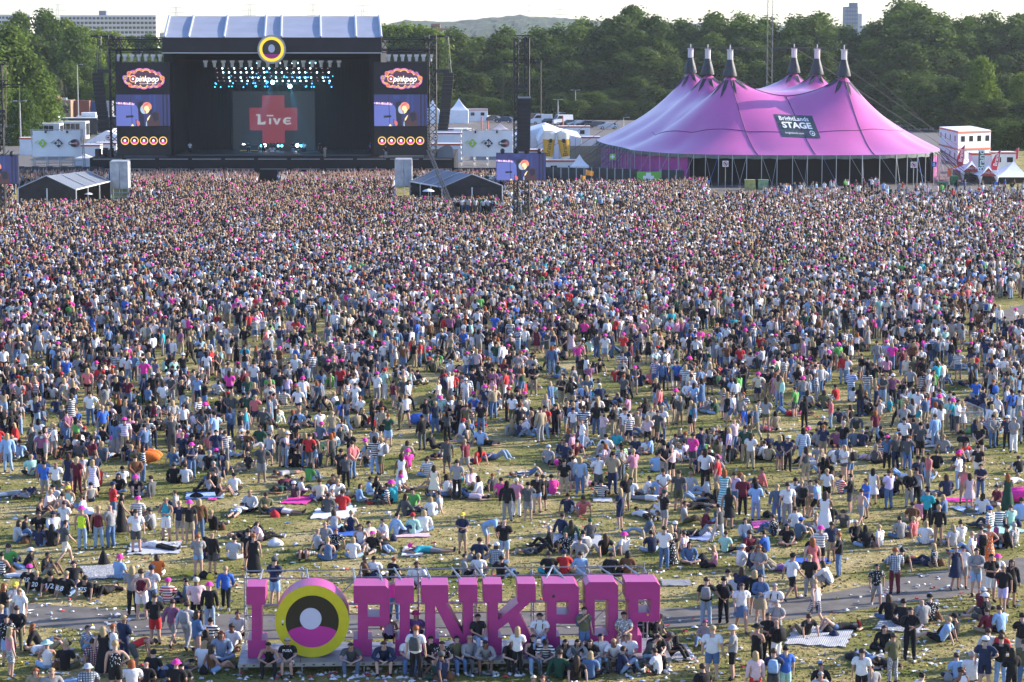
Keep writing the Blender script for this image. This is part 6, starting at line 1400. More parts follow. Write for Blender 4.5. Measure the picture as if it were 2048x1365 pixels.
m = MB(); pbox(m, 905, 336, 995, 352, 336, .2); solo('dark_fence', m, DKF, 'dark fence between the stage and the speaker tower', 'fence')
# ---------------------------------------------------------------- vehicles
def car_meshes(kind):
    if kind == 'van': prof = [(-2.5,.35),(-2.5,1.1),(-2.45,2.3),(1.2,2.35),(1.9,1.35),(2.5,1.1),(2.55,.35)]; win = [(.1,1.45),(.15,2.1),(1.1,2.1),(1.65,1.42)]
    elif kind == 'estate': prof = [(-2.3,.3),(-2.3,.9),(-2.15,1.42),(.3,1.48),(1.15,.98),(2.2,.85),(2.3,.3)]; win = [(-2.0,1.0),(-1.95,1.36),(.25,1.40),(.95,.99)]
    else: prof = [(-2.15,.3),(-2.2,.9),(-1.5,1.42),(.2,1.48),(1.05,.98),(2.05,.85),(2.15,.3)]; win = [(-1.75,1.0),(-1.4,1.36),(.15,1.40),(.85,.99)]
    b = MB(); w_ = .85; V = [(x, -w_*(1 if z < 1.05 else .86), z) for x, z in prof] + [(x, w_*(1 if z < 1.05 else .86), z) for x, z in prof]; n = len(prof); b.add(V, [tuple(range(n)), tuple(range(n, 2*n))[::-1]] + [(i, n+i, n+(i+1)%n, (i+1)%n) for i in range(n)])
    g = MB(); 
    for s_ in (-1, 1): g.add([(x, s_*(w_*.93 if z < 1.2 or kind == 'van' else w_*.88), z) for x, z in win], [tuple(range(len(win))) if s_ < 0 else tuple(range(len(win)))[::-1]])
    a_, c_ = prof[-4], prof[-3]; g.add([(c_[0]-.02, -.7, c_[1]+.05), (c_[0]-.02, .7, c_[1]+.05), (a_[0]+.06, .62, a_[1]-.06), (a_[0]+.06, -.62, a_[1]-.06)], [(0,1,2,3)])
    wm = MB(); wm.tube((0,-.1,0), (0,.1,0), .33, 12, mi=0); wm.tube((0,-.11,0), (0,.11,0), .18, 8, mi=1)
    return b, g, wm
CARP = {}
def vehicle(kind, colr, label, px, py, heading, group='cars in the car park', nm='parked_car'):
    k = kind
    if k not in CARP: CARP[k] = car_meshes(k)
    b, g, wm = CARP[k]; p = G(px, py); t = thing(nm, label, 'van' if kind == 'van' else 'car', p, heading, group)
    link('body', b.mesh('body', mat('paint_%s' % colr, COLS[colr][1], .3, .1)), t); link('window', g.mesh('window', GLASS), t); wme = wm.mesh('wheel', [mat('tyre', (.015,.015,.015), .8), ALU])
    for x in (-1.4, 1.4):
        for y in (-.78, .78): link('wheel', wme, t, (x, y, .33))
    for y in (-.6, .6):
        m = MB(); m.box((2.2 if kind != 'van' else 2.5, y-.15, .62), (2.32 if kind != 'van' else 2.58, y+.15, .78)); m2 = m.build('headlight', WCLOTH, t)
for kind, c, px, py, hd, lab in [('estate','k',963,243,2.6,'black estate car, first of the three dark cars right of the white container'), ('car','G',984,244,2.7,'dark grey car, middle one of the three cars right of the white container'), ('car','n',1008,246,2.8,'dark blue car, rightmost of the three cars left of the speaker tower'),
    ('van','k',1068,247,2.4,'dark van parked right behind the speaker tower'), ('van','w',1083,249,3.1,'white van with lime green windows in the car park'), ('car','k',1103,250,.6,'small black car between the white van and the lift truck'), ('van','w',1124,250,3.6,'white van under the white lifting arm'),
    ('car','G',1136,253,3.3,'grey hatchback in front of the lift truck'), ('car','i',1155,254,3.4,'silver car behind the dark estate near the pink tent'), ('estate','k',1172,255,3.2,'black car near the left end of the pink tent'), ('estate','G',1190,256,3.2,'dark grey estate closest to the pink tent'), ('car','i',1216,259,3.3,'silver car parked beside the left slope of the pink tent'), ('car','G',923,240,2.9,'grey car below the white pagoda tent'), ('estate','z',946,240,.2,'slate car half hidden beside the white pagoda tent')]:
    vehicle(kind, c, lab, px, py, hd)
m = MB(); p = W(1148, 246, 590); a = W(1118, 226, 585); m.box((p.x-1.2, p.y, .8), (p.x+3.5, p.y+2, 1.2)); m.tube((p.x+2.5, p.y, 1.2), a, .22, 5); q = W(1138, 238, 588); m.box((q.x-.3,q.y-.1,q.z-1.5), (q.x+4, q.y+1.5, q.z+.8)); solo('lift_truck', m, WHITE, 'white lift truck with a slanting boom and box in the car park', 'truck')
m = MB(); a = W(907, 258, 450); m.box((a.x, 450, .6), (a.x+2.6, 454, 3.1)); b_ = W(930, 258, 450); m.box((b_.x-.4, 450, .4), (b_.x+.9, 452.3, 2.9)); o = solo('white_lorry', m, WHITE, 'white lorry with a cab below the pagoda tent right of the stage', 'lorry'); m = MB(); m.box((b_.x+.1, 449.93, 1.6), (b_.x+.75, 449.99, 2.4)); part(o, 'window', m, GLASS)
def coach(label, px0, px1, ytop, Y, dark, skew=.12, hh=3.5):
    Y = (H - 3.6) * F / (ytop - YH)
    a = W(px0, ytop, Y); b = W(px1, ytop, Y); L_ = b.x - a.x; zt_ = a.z; z0 = 0; t = thing('coach', label, 'coach', ((a.x+b.x)/2, Y, 0), -skew, 'coaches parked at the left'); ORG[t.name] = Vector((0,0,0)); bodym = mat('coach_dark', (.02,.025,.03), .35) if dark else WHITE; zt_ = max(zt_, 3.3)
    m = MB(); m.box((-L_/2, 0, .4), (L_/2, 2.5, zt_-.12)); part(t, 'body', m, bodym); m = MB(); m.box((-L_/2-.02, -.02, zt_-.12), (L_/2+.02, 2.52, zt_)); part(t, 'roof', m, WHITE)
    for i in range(6): m = MB(); x = -L_/2 + .5 + i*(L_-1.6)/6; m.box((x, -.05, zt_-1.55), (x + (L_-1.6)/6-.12, -.01, zt_-.45)); part(t, 'window', m, GLASS)
    m = MB(); m.box((L_/2, .2, 1.1), (L_/2+.04, 2.3, zt_-.4)); part(t, 'windscreen', m, GLASS)
    for x in (-L_*.3, L_*.32): m = MB(); m.tube((x,-.06,.5), (x,.2,.5), .5, 12); part(t, 'wheel', m, mat('tyre'))
coach('white coach, uppermost of the pale ones, front end right of the banner', 98, 172, 243, 448, False); coach('white coach in front, its rear cut by the left lamp posts', 42, 120, 247, 438, False); coach('pale coach at the far left edge behind the tower', -30, 42, 250, 430, False)
coach('dark coach with white roof behind the others, near the hanging speakers', 100, 193, 236, 470, True, -.1); coach('dark coach furthest back beside the stage tower', 153, 232, 233, 485, True, -.05)
t = container('black trailer with red letters at the left edge', -20, 60, 222, 242, 500, BK, 2.5, None, False, nm='trailer'); ptext(t, 'lettering', 'ABER', 1.0, mat('sign_red_bright', (.65,.08,.03), .6), W(48, 229, 499.8), extrude=.003, bold=.02); m = MB(); pbox(m, -21, 220.5, 60.5, 223, 499.9, 2.7); part(t, 'white_rail', m, WHITE)
container('rust-red shipping container behind the coaches', 141, 178, 202, 224, 560, mat('rust_red', (.22,.07,.04), .7, noise_amt=.3), 2.5, None, False, nm='shipping_container'); container('blue shipping container next to the rust-red one', 178, 192, 204, 222, 562, mat('container_blue', (.03,.08,.22), .6), 2.5, None, False, nm='shipping_container'); container('grey container between the blue one and the stage tower', 210, 224, 203, 222, 562, STEEL, 2.5, None, False, nm='shipping_container')
t = thing_at('brick_shed', 'brown brick shed with pitched end left of the rust-red container', 'building', (W(120, 225, 556).x, 556, 0)); a = W(105, 225, 556); b = W(141, 201, 556); m = MB(); m.box((a.x, 556, 0), (b.x, 562, b.z)); part(t, 'wall', m, mat('tan_brick', (.27,.19,.12), .85, noise_amt=.25, noise_scale=2)); m = MB(); c_ = W(105, 198, 556); d_ = W(117, 205, 556); m.prism([(a.x-.1, 555.9, b.z), (d_.x, 555.9, b.z), ((a.x+d_.x)/2, 555.9, c_.z+.6)], (0, 6, 0)); part(t, 'roof', m, BRK); m = MB(); pbox(m, 125, 196, 133, 201, 558, 1); part(t, 'roof_vent', m, ALU); m = MB(); pbox(m, 119, 211, 138, 226, 555.8, .15); part(t, 'door', m, GLASS)
vehicle('van', 'w', 'white van parked in front of the brown brick shed', 130, 229, 4.7, None, 'parked_van'); container('white box body beside the coaches left of the van', 86, 117, 226, 240, 480, WHITE, 2.5, None, False, nm='box_trailer'); container('pale box trailer beside the stage tower behind the coaches', 163, 191, 226, 240, 492, WHITE, 2.5, None, False, nm='box_trailer')
def lamp_post(label, px, y0, ybase, Y=None, arms=1):
    Y = Y or G(px, ybase).y; p = W(px, y0, Y); t = thing_at('lamp_post', label, 'lamp post', (p.x, Y, 0), 'lamp posts around the car parks'); m = MB(); m.tube((p.x, Y, 0), p, .16, 8, .09); part(t, 'pole', m, STEEL)
    for s_ in ((-1, 1) if arms == 2 else (1,)): m = MB(); m.tube(p, p + Vector((s_*.9, 0, .1)), .05, 5); m.box((p.x + s_*.9 - .3, Y-.2, p.z), (p.x + s_*.9 + .3, Y+.2, p.z+.16)); part(t, 'lamp_head', m, STEEL)
lamp_post('tall white lamp post in front of the trees above the black trailer', 61.5, 184, 0, 470, 2); lamp_post('shorter white lamp post left of the banner in front of the coaches', 39.5, 203, 0, 430, 2); lamp_post('lamp post with two heads above the white vans right of the speaker tower', 1116, 200, 0, 560, 2); lamp_post('tall lamp post with two heads close to the dark wood', 1151, 181, 0, 590, 2); lamp_post('thin lamp post on the hillside left of the stage', 154.5, 130, 0, 540, 1); lamp_post('grey pole left of the pink tent', 1247, 236, 0, 480, 1)
for i, px in enumerate((963, 976, 1126)):
    m = MB(); p = W(px, 234 + (8 if i == 1 else 0), 470); m.tube((p.x, 470, 0), p, .13, 6); solo('orange_pole', m, mat('orange_pole', (.55,.13,.06), .6), 'orange pole standing %s' % ('left of the pinkish pagoda tent', 'just beside the pinkish pagoda tent', 'before the white container in the car park')[i], 'pole')
# flags in the crowd
def flag(label, px, py, ytop, col, w_=1.3, h_=.85, lean=0, col2=None):
    p = G(px, py); tp = W(px + lean, ytop, p.y); t = thing_at('flag', label, 'flag', p); m = MB(); m.tube(p, tp, .025, 5); part(t, 'pole', m, WHITE)
    m = MB(); V = []; n = 6
    for i in range(n + 1): x = w_ * i / n; V += [tp + Vector((x, .15*math.sin(i*1.4), -.05 - .25*x)), tp + Vector((x*.9, .15*math.sin(i*1.4+.5), -h_ - .12*x))]
    m.add(V, [(2*i, 2*i+1, 2*i+3, 2*i+2) for i in range(n)], 0, True); 
    if col2:
        for i in range(0, n, 2): m.mi[i] = 1
    part(t, 'flag_cloth', m, [col, col2] if col2 else col)
OF = mat('flag_orange', (.75,.30,.04), .6)
flag('orange pennant held up in the crowd before the dark hoarding, right one', 1170, 372, 339, OF, 1.1, .8, 2); flag('orange-yellow pennant in the crowd before the dark hoarding, left one', 1158, 378, 350, OF, .6, 1.2, 4); flag('large yellow and green flag waving in the crowd below the crane', 883, 452, 427, mat('flag_yellow', (.55,.50,.12), .6), 1.9, 1.0, 3, mat('flag_green', (.10,.25,.08), .6))
flag('narrow red and white flag above the crowd in the middle', 876, 535, 487, mat('flag_red'), .5, 1.6, 0, WHITE); flag('red and white flag drooping over the crowd right of centre', 1330, 622, 585, mat('flag_red'), .9, .9, 8, WHITE); flag('red and white striped pole flag in the crowd near the left', 452, 520, 478, mat('flag_red'), .4, 1.1, -2, WHITE); flag('hot pink flag in the left part of the crowd', 148, 490, 466, mat('flag_pink', (.8,.08,.35), .6), .5, 1.0, 0)
PEOPLE = """
15 994 lf 260 gt wL n
56 994 lb 30 gt nS n
90 997 st 0 bt gS k c
113 1000 sf 5 wt OS x
155 991 sk 20 mt mL bL
138 985 st 0 nD x nL
165 982 st 350 wt cL n
182 1004 gs 330 gT nS k
197 972 gk 300 rt cL n
238 985 gk 180 kL dL kL
78 1035 gn 90 kT nS n
97 1022 gn 110 Pt cS b
108 1010 gk 180 it gS n c
126 1028 gs 10 x nS n
139 1013 gk 200 aT lS bL y
168 1029 gn 270 wt lS n
130 1082 sf 10 wt dL n
130 1130 sw 60 Gt YS n
33 1086 gn 70 iL dL nL
50 1075 gk 80 kt kL k
79 1068 gk 180 kt cL n
80 1093 gs 20 nt lS k
103 1093 gk 10 kt kL kL
108 1068 gs 150 wL dL nL n
165 1102 st 5 HT DL x h
180 1072 bd 330 wt kL r
198 1099 st 0 mT DL b
222 1097 sf 310 gt dL x
227 1045 sf 60 rt dL n n
243 1070 sw 80 kF kL kL
18 1136 gs 10 et nL n
50 1140 gl 260 kt lS n w
5 1150 gs 20 kDs kL k
60 1180 gs 15 kt kL k H
91 1150 gn 110 kt gS k
148 1172 gl 170 kt dS k
81 1184 gl 20 kt pS b
107 1188 gl 10 kt kL k c
134 1193 gs 30 kt lL b
178 1195 gl 20 kt kL k
209 1190 lb 200 kt kL rL
238 1158 gk 40 lt DL x h
272 992 gn 170 kt nS k h
302 994 gs 300 GJ DL k
350 1018 gs 280 gt nL n
348 967 gk 0 kJ kL k G
371 967 gk 0 wt cL n
436 995 gn 80 kD x bL
474 1030 lf 190 wt lH n
492 1022 lf 200 kt uL k
276 1036 gk 0 gtq kL x h
273 1107 st 350 wt GS n
305 1060 gn 290 gt cS k G
333 1084 sf 190 tT wS b
360 1082 st 0 nt gS b
380 1089 st 355 kt cS x h
399 1080 st 350 uJ dL bL
428 1060 gl 20 kJ kL b
318 1098 lf 120 wt kL b
397 1155 sf 350 gt lH r
425 1150 st 20 kL GS x
413 1118 gk 330 nt kL k c
468 1120 gk 15 it wL n
497 1145 st 20 kt mS k
315 1155 gk 340 ot wL nL
305 1229 sf 10 itf dL n n
266 1232 sf 355 gt kL bL
284 1240 sb 0 mT wS n
336 1208 gk 0 rts wS b H
372 1205 gs 280 zt nL k
311 1292 sf 0 kt rS n
345 1295 sw 20 ML gS n
374 1300 sw 15 iL gL n - g
394 1255 sf 350 PL kL w
420 1262 st 0 kJ DL x h
452 1222 sw 355 bL kL b
395 1328 sf 60 dL x nL
421 1288 gk 10 kts kL k
407 1338 gk 30 wt wS bL
412 1312 gs 330 kL kL kL
425 1346 gs 60 uT lH nL
443 1318 gk 170 DL DL rL
466 1302 gk 200 wt kS n
477 1272 gk 190 it kL nB
276 1345 bd 70 rT GS k
292 1376 gk 10 kt kL x
264 1380 gk 350 wt wS rL
306 1356 gk 20 kt kL k
335 1345 lf 250 nt DL k
352 1380 gk 10 kt kL b h
364 1378 gk 350 kt kL k c
41 1272 st 200 wt wS b
33 1262 sf 160 wt gS k y
36 1308 sb 350 kL OL n
10 1268 sf 60 kt dL rL
4 1318 sf 30 nL nL b
15 1332 st 165 ktf lS k
22 1358 st 60 pT gSf bL
81 1296 gl 80 kJ DS rL
100 1306 lb 90 wt cS k
95 1338 gk 350 wTs lS b t
131 1341 gk 10 kt OS b
170 1300 gn 110 ztq lS n
186 1333 gs 330 mtq gSf n
208 1352 st 350 kF x bL
227 1350 sf 60 wt GS r
249 1332 sf 40 nL nL b
232 1396 sh 350 kTf kS b
74 1392 gk 190 cL dL rL
104 1396 gk 160 gt kL b
177 1388 gs 170 ztq kL n g
150 1374 lf 290 lt lS b
501 1022 gk 190 iL kL b
532 1025 gs 340 OJ kL n
565 1028 lf 100 nt wS b
570 975 lf 180 mt kL n
587 974 lf 160 nt kL n
600 993 gn 80 wL GL n
640 1001 gk 350 Yt dL n
660 998 lb 20 gt wL n
656 1027 gk 10 Gt GS n
685 1023 gk 0 rt lS n
668 1061 gk 350 iT lS nL
702 1064 gk 10 nT kL bB
524 1082 gl 60 Pt kL n
499 1073 lb 60 kt kL bL
609 1118 lb 180 ztq uS k
636 1100 gs 70 it kL b
650 1088 gk 170 gt gL b
672 1100 gs 185 ktf kL r
656 1122 gk 350 dT dL bB
706 1118 gk 5 wt DS bL
722 1094 gk 195 wT DS nL
508 1152 st 10 kF x r
550 1214 sf 20 nt lS k G
718 1004 gk 70 lL gSf nL
738 991 gk 80 lL wS k
764 990 gl 70 kL GL nL
788 1007 gn 300 tL kL x h
773 1008 gs 280 ktf GL k
803 982 st 350 wDf x nL
868 1000 st 0 YD x nL
893 990 gk 350 wD wS kL
914 1000 st 10 gt kL n
826 1018 gk 190 et dS k
812 1032 gs 60 GL nL nL
862 1033 gk 345 wt lS bL
877 1025 gs 280 it dL n
795 1071 gs 60 lL nL k
825 1069 gk 10 aL DL n r
848 1065 gk 355 wL dL bL
925 1108 sf 180 nt cS n y
861 1106 lf 90 tt gS x h
745 1105 gs 200 kt gS bL H
772 1100 lf 160 kt DL k
738 1089 gs 150 Yt cS k
770 1080 gn 240 wt PS k
959 1122 gk 5 nt nL n
977 1096 bd 100 lt DS n
930 1152 gs 90 gt kL n
957 1152 gk 0 wt kL b
834 1172 gk 180 wt kL n
786 1160 gk 40 kt kL r
748 1157 gk 0 wt wS k
730 1157 gs 80 ut kL n
788 1244 st 0 hT dL n
1014 1045 sk 5 kL gL kL
1033 1036 sf 10 pJ wL w
1056 1044 sp 0 Gt gS k
1074 1028 st 350 kt lH n
1086 1024 sf 340 kJ kS n
1136 1027 gs 30 nt wS n
1164 1029 gl 350 Ct lS n
1128 992 st 0 kt cS k
1146 986 sf 350 gt dS n
1160 991 st 5 DJ dL bL
1203 997 gs 20 ktf kL k c
1182 973 lf 90 pt kL n
1125 1070 gs 50 nJ kL n
1140 1081 gl 350 EL kL nL
1180 1080 gs 340 GJ kL e
1008 1128 sf 10 kt DS x
1098 1096 gs 280 kL kL g
1075 1108 lb 80 GL kL g
1131 1106 gs 350 ktf OS x
1128 1148 gk 0 rt cS k n
1098 1150 gk 355 kt tS n
1160 1120 gs 20 gt gL n
1161 1150 gk 350 lt cL n x
1168 1106 gk 330 wt kL k - g
1206 1110 gl 340 kt gL nL
992 1132 gk 20 ztq dL nL w
1003 1158 gs 40 kt dL k
1240 1060 sf 300 nt nS bL
1252 1026 sf 330 kt cS b
1261 996 gk 10 wt kL k
1288 990 gl 280 wt gL n
1293 1002 lf 300 wtf gL k
1326 1015 sb 350 wt pS n
1357 1024 st 5 Gt OS n
1292 1037 lf 150 wt kL k
1323 1030 gs 300 wL wS nL
1328 1062 sf 60 kt gS k e
1370 1047 gs 100 gt OS n
1380 985 gk 20 iL dL b
1412 991 gs 280 iL DL nL
1390 1004 lb 280 gt DL n
1405 1018 lf 80 kt GS b
1432 1008 gs 300 kL kL bL
1448 1022 sf 10 tFf x rL
1409 1060 gn 100 mL DL n G
1400 1074 lb 100 kt gS k
1438 1090 sw 320 Gt iL k
1290 1069 gl 275 zt DL n
1303 1106 gk 340 nt DL k
1248 1108 gs 320 wt DL x h
1367 1106 gs 300 Pt gL n
1328 1140 sf 20 wts dL n
1341 1134 sf 350 kFf x bL
1350 1126 sk 330 kt cS n w
1378 1126 gk 170 dL lS kL
1429 1134 gk 280 pT kL bL
1450 1105 gk 30 at kL n
1222 1153 gk 10 kJ kL k
1255 1151 gk 10 ut kL kL
1468 1020 st 10 Vt dS n
1485 1032 sf 5 mL kL b
1511 1043 sf 10 lJ DL kL
1553 1049 sh 355 zL dL b
1574 1050 st 350 wt gL n
1590 1035 sf 10 wt nS k
1602 1038 st 350 Gt kS b - k
1620 1034 sf 190 gt cS k
1634 1040 sw 300 lt kS n
1653 1010 st 0 wt kS b
1682 988 gs 60 rtq dL n
1700 1028 sf 290 kJ GS k
1720 1056 sw 40 x gS n
1731 1038 sf 250 bt lS n
1745 1010 st 20 wD x kL
1457 1060 st 10 kD x kL
1490 1080 gs 170 iL dL nL
1498 1107 gs 330 mt dL n
1532 1106 gn 300 bt cL k
1550 1073 gn 300 ktf dL n
1573 1090 gk 180 kt cS kL
1597 1081 gn 60 zt OS k l
1591 1056 gk 350 wt wS n
1631 1066 gs 290 wTf gS b
1649 1071 sf 20 wFf x nL
1660 1050 gk 0 kt gL n
1688 1056 gl 20 Gt DL n
1711 1086 gs 160 kt kL w
1732 1096 gk 340 kt DL kL
1640 1140 sf 0 gts kS x h
1662 1126 sf 350 nt cS n
1677 1156 sf 290 kt dL r
1480 1134 gn 60 wt wS k w
1504 1141 gs 100 nJ gL k c
1553 1142 lb 280 vt cS k G
1625 1113 gs 10 kt kL w
1624 1166 st 350 CD x rL
1582 1203 sw 60 wt kS k c
1618 1196 sf 10 kL gL b
1655 1177 cr 300 wL gS nL
1777 1020 sf 330 Vt dL n
1818 1017 sb 355 kL gL bL
1832 1013 st 10 gT kL k
1790 987 gs 200 kt kL k
1865 991 lf 80 gt dL k
1866 1028 gk 60 kt kL b
1888 1030 gk 300 dL dL bL
1927 1010 sf 10 CT x b
1938 1018 st 0 PD x nL
1960 1000 sf 180 nt dL n
1965 1028 gs 30 wtf kL nL
1995 1012 gk 250 mt gS n
2014 1026 sf 355 EF x rL
2043 1041 gk 0 lt lS n
1978 1058 gs 310 zts nL k l
1997 1054 gk 0 nts nS b
2020 1052 gs 340 at gS n
1825 1046 gk 0 ut cS n
1838 1040 gk 20 pt kL nL
1854 1056 sf 30 tJ kL k
1800 1078 gk 340 gt dL k
1826 1074 gs 320 Ct dL b
1757 1093 gs 310 wt kL b
1850 1089 gk 20 wt DL bL
1876 1093 st 5 kL x b
1905 1093 gs 340 it DS bL
1920 1086 gs 340 wt wS nB
1942 1110 gs 300 wtf lL b
1960 1140 sf 350 vT kS n - k
1976 1134 sh 10 oFf x r
1991 1098 gk 20 kT kL pL
2012 1097 gs 280 kL DL k c
2027 1091 gs 320 gtf kL g
1789 1190 sf 350 zJq mL r
1752 1217 sw 180 ktf gS k
1797 1138 gl 340 Ot gL k
1866 1132 gs 290 ktq nL bL
1826 1127 lf 90 mt nL n
1910 1181 sk 170 nD x b
1925 1178 sk 185 wt gS n n
1951 1193 sf 180 gL lS n
1981 1206 sf 160 kt wS k
1993 1196 sf 170 wt rS x h
2005 1226 sw 200 kt VS b
2021 1216 sp 170 kJ kS nL
541 1348 bl 180 kT kL k
577 1350 bs 180 kt YS g
704 1347 bl 180 Gt zL n
769 1345 bl 180 nJ nS n
818 1340 bs 175 wt dL k
832 1362 st 10 wt kL r - G
860 1342 bs 150 kt kS k
888 1342 bl 190 ktf GS n
912 1342 bs 160 OJ dL k
937 1342 bs 150 gL GL b
970 1342 bl 180 gL cS k
882 1362 gs 300 nt ES n G
1016 1342 bl 160 kt kL uL
1035 1352 sf 10 wt kL bL
1064 1342 bs 170 kT DL nL
1090 1342 bl 185 kts GL k c
1126 1342 bl 175 GL kL kL
1152 1342 bl 180 gL kL kL
1176 1342 bl 180 kt GL nL
1198 1342 bs 170 wt DL k
1225 1342 bl 185 wt GL b
1255 1342 bs 180 wt nL b
1290 1338 bl 120 Gt DL n
1308 1338 bs 170 kt kL kL
1120 1357 gs 30 EL kL n
1150 1362 gl 350 kt kL nL
1180 1358 gk 10 dt kL bL
1240 1348 gn 70 nt DL n
1315 1350 gn 300 wt GL n
1315 1284 gk 120 kt kL k k
1290 1284 gk 20 kt kL bL
1332 1320 gn 100 Gt kL k G
1067 1404 gk 180 it kL w
1084 1404 gk 170 bt kL uL
1412 1252 sp 10 kt DL n - g
1447 1249 sb 355 kt kL k - k
1482 1265 sw 175 wt dK n
1508 1233 st 15 kL lH bL
1520 1250 sf 185 dJ cK n
1483 1228 sf 30 nL nL nL
1548 1268 sf 190 wt cS g - k
1552 1298 sf 180 gt gS g
1456 1186 gs 120 ct cS k c
1470 1194 gk 20 it dL k
1517 1188 sf 190 gt dL rL
1424 1362 st 10 wt dS b
1465 1362 sf 280 gt kS b g
1410 1290 gs 200 gt dL p
1513 1350 sf 40 kT kS k k
1535 1330 sf 185 kt kL n
1552 1337 sf 320 kt wL x - k
1510 1410 st 350 PL rS bL
1546 1405 sp 10 nt GS n - l
1570 1400 st 350 bt aS k
1407 1388 gk 330 kt kL n
1631 1257 sw 320 wTf nSq b
1611 1272 gl 340 kt OS n
1672 1262 lb 250 kt dH n r
1778 1242 gk 350 kJ dL nL
1806 1253 gk 10 kt kL k
1819 1320 sf 180 kJ kL n
1768 1300 gk 190 kL kL nL
1785 1368 sf 340 OJ gLf n
1738 1325 lf 350 dt DL n
1762 1332 lf 330 kt kL kL
1722 1405 st 20 wt kL n
1743 1384 gk 340 gt gL n
1641 1378 gk 180 kJ kL n
1640 1400 gk 180 it kL g
1845 1250 gk 340 gt cL x
1860 1242 gk 350 ktf kL b c
1882 1284 gl 290 lt kS b
1908 1277 gs 300 kt kL k c
1970 1240 gs 300 kJ GS n w
1962 1222 gk 60 mt kL k g
1975 1267 gk 330 mJ cL n
2000 1266 gk 330 lL kL n
2042 1330 sf 350 kt gS k - k
1976 1312 gk 0 iL kL n
2001 1314 gk 30 rL wL n
1968 1382 sh 20 nt nS n w
2000 1380 sf 10 kt lL n
1914 1360 gk 340 lt nL n
1923 1392 gk 330 wT kL n
1943 1362 gk 10 wt nL g
2022 1402 sf 350 kL kL kL
1840 1402 gk 60 wt kL kB
2046 1384 st 10 Ot dL n
"""
# ---------------------------------------------------------------- people in the foreground: one object each
LET = [ # people sitting on / leaning against the letters: (px, height of their feet above ground, depth offset, entry)
 (955, .62, -.12, '955 1290 bs 160 kt DL k'), (1079, .62, -.12, '1079 1290 bs 185 wt lL k - G'), (1247, .62, -.10, '1247 1290 bs 190 gtf gS k'), (832, .55, .55, '832 1290 bs 5 vt kL x h'), (778, .42, .95, '779 1300 bs 0 VT kS n'), (1166, .42, -.38, '1166 1290 sp 150 Ot dS k - z')]
entries = []
for ln in PEOPLE.strip().split('\n'):
    d = parse(ln); d['pt'] = None
    if d['pose'] in ('bs', 'bl'):
        u, _ = SP(d['x'], 1330); p = SW(u, -.52, 0); p.z = 0; d['pt'] = p; d['zone'] = 'deck'
    entries.append(d)
for px, z, dp, e in LET:
    d = parse(e); u, _ = SP(px, 1290); p = SW(u, dp, 0); p.z = z; d['pt'] = p; d['zone'] = 'letter'; entries.append(d)
entries.sort(key=lambda d: -d['y'])
INDIV, REST = entries[:300], entries[300:]
def zone(d):
    x, y = d['x'], d['y']
    if d.get('zone') == 'deck': return 'on the deck edge'
    if d.get('zone') == 'letter': return 'up against the pink letters'
    if y > 1205:
        return 'at the bottom left' if x < 170 else 'left of the sign' if x < 490 else ('in front of the sign' if y > 1300 else 'behind the sign') if x < 1345 else 'right of the sign' if x < 1600 else 'on the lower right grass' if x < 1850 else 'at the bottom right'
    if y > 1110:
        return 'left beyond the path' if x < 240 else 'beyond the path left of the sign' if x < 480 else 'just behind the sign' if x < 1345 else 'beyond the path right of the sign' if x < 1700 else 'beyond the path at the right'
    return 'on the far left lawn' if x < 250 else 'on the left lawn' if x < 520 else 'on the lawn above the round letter' if x < 800 else 'on the middle lawn' if x < 1200 else 'on the right-hand lawn' if x < 1600 else 'on the far right lawn'
TW = {'t': 't-shirt', 'L': 'long-sleeved top', 'T': 'vest top', 'D': 'dress', 'F': 'long dress', 'J': 'jacket'}
SHORT = {'gk': 'sitting cross-legged', 'gn': 'sitting with knees up', 'gl': 'sitting leaning back', 'gs': 'sitting', 'sf': 'standing', 'sb': 'standing', 'sk': 'standing', 'st': 'standing', 'bs': 'seated', 'bl': 'seated hunched', 'lb': 'lying on their back', 'lf': 'lying down', 'sw': 'walking', 'sh': 'standing hand on hip', 'sp': 'standing arm raised', 'cr': 'crouching', 'bd': 'bending', 's2': 'cheering', 'sr': 'standing arm up', 'bx': 'seated'}
def topw(d):
    if d['top'] == 'x': return 'no shirt'
    pw = {'stripes': 'striped ', 'plaid': 'checked ', 'print': 'patterned ', 'plain': ''}[PATS.get(d['top'][2:3], 'plain')]
    return COLS[d['top'][0]][0] + ' ' + pw + TW[d['top'][1]]
def legw(d):
    if d['leg'] == 'x' or (d['top'][1:2] in ('D', 'F')): return ''
    return COLS[d['leg'][0]][0] + ' ' + {'L': 'trousers', 'S': 'shorts', 'H': 'short shorts', 'K': 'skirt'}[d['leg'][1]]
def headw(d):
    if d['hat'] != '-' and d['hat'] in HATS: return HATS[d['hat']][2]
    if d['hair'] == 'x': return 'bald'
    return ('long ' if 'L' in d['hair'] else '') + HAIRS[d['hair'][0]][0] + ' hair'
used = set(); cnt_base = {}
def facew(d): f = d['face'] % 360; return 'seen from behind' if f < 50 or f > 310 else 'facing right' if f < 130 else 'facing us' if f < 230 else 'facing left'
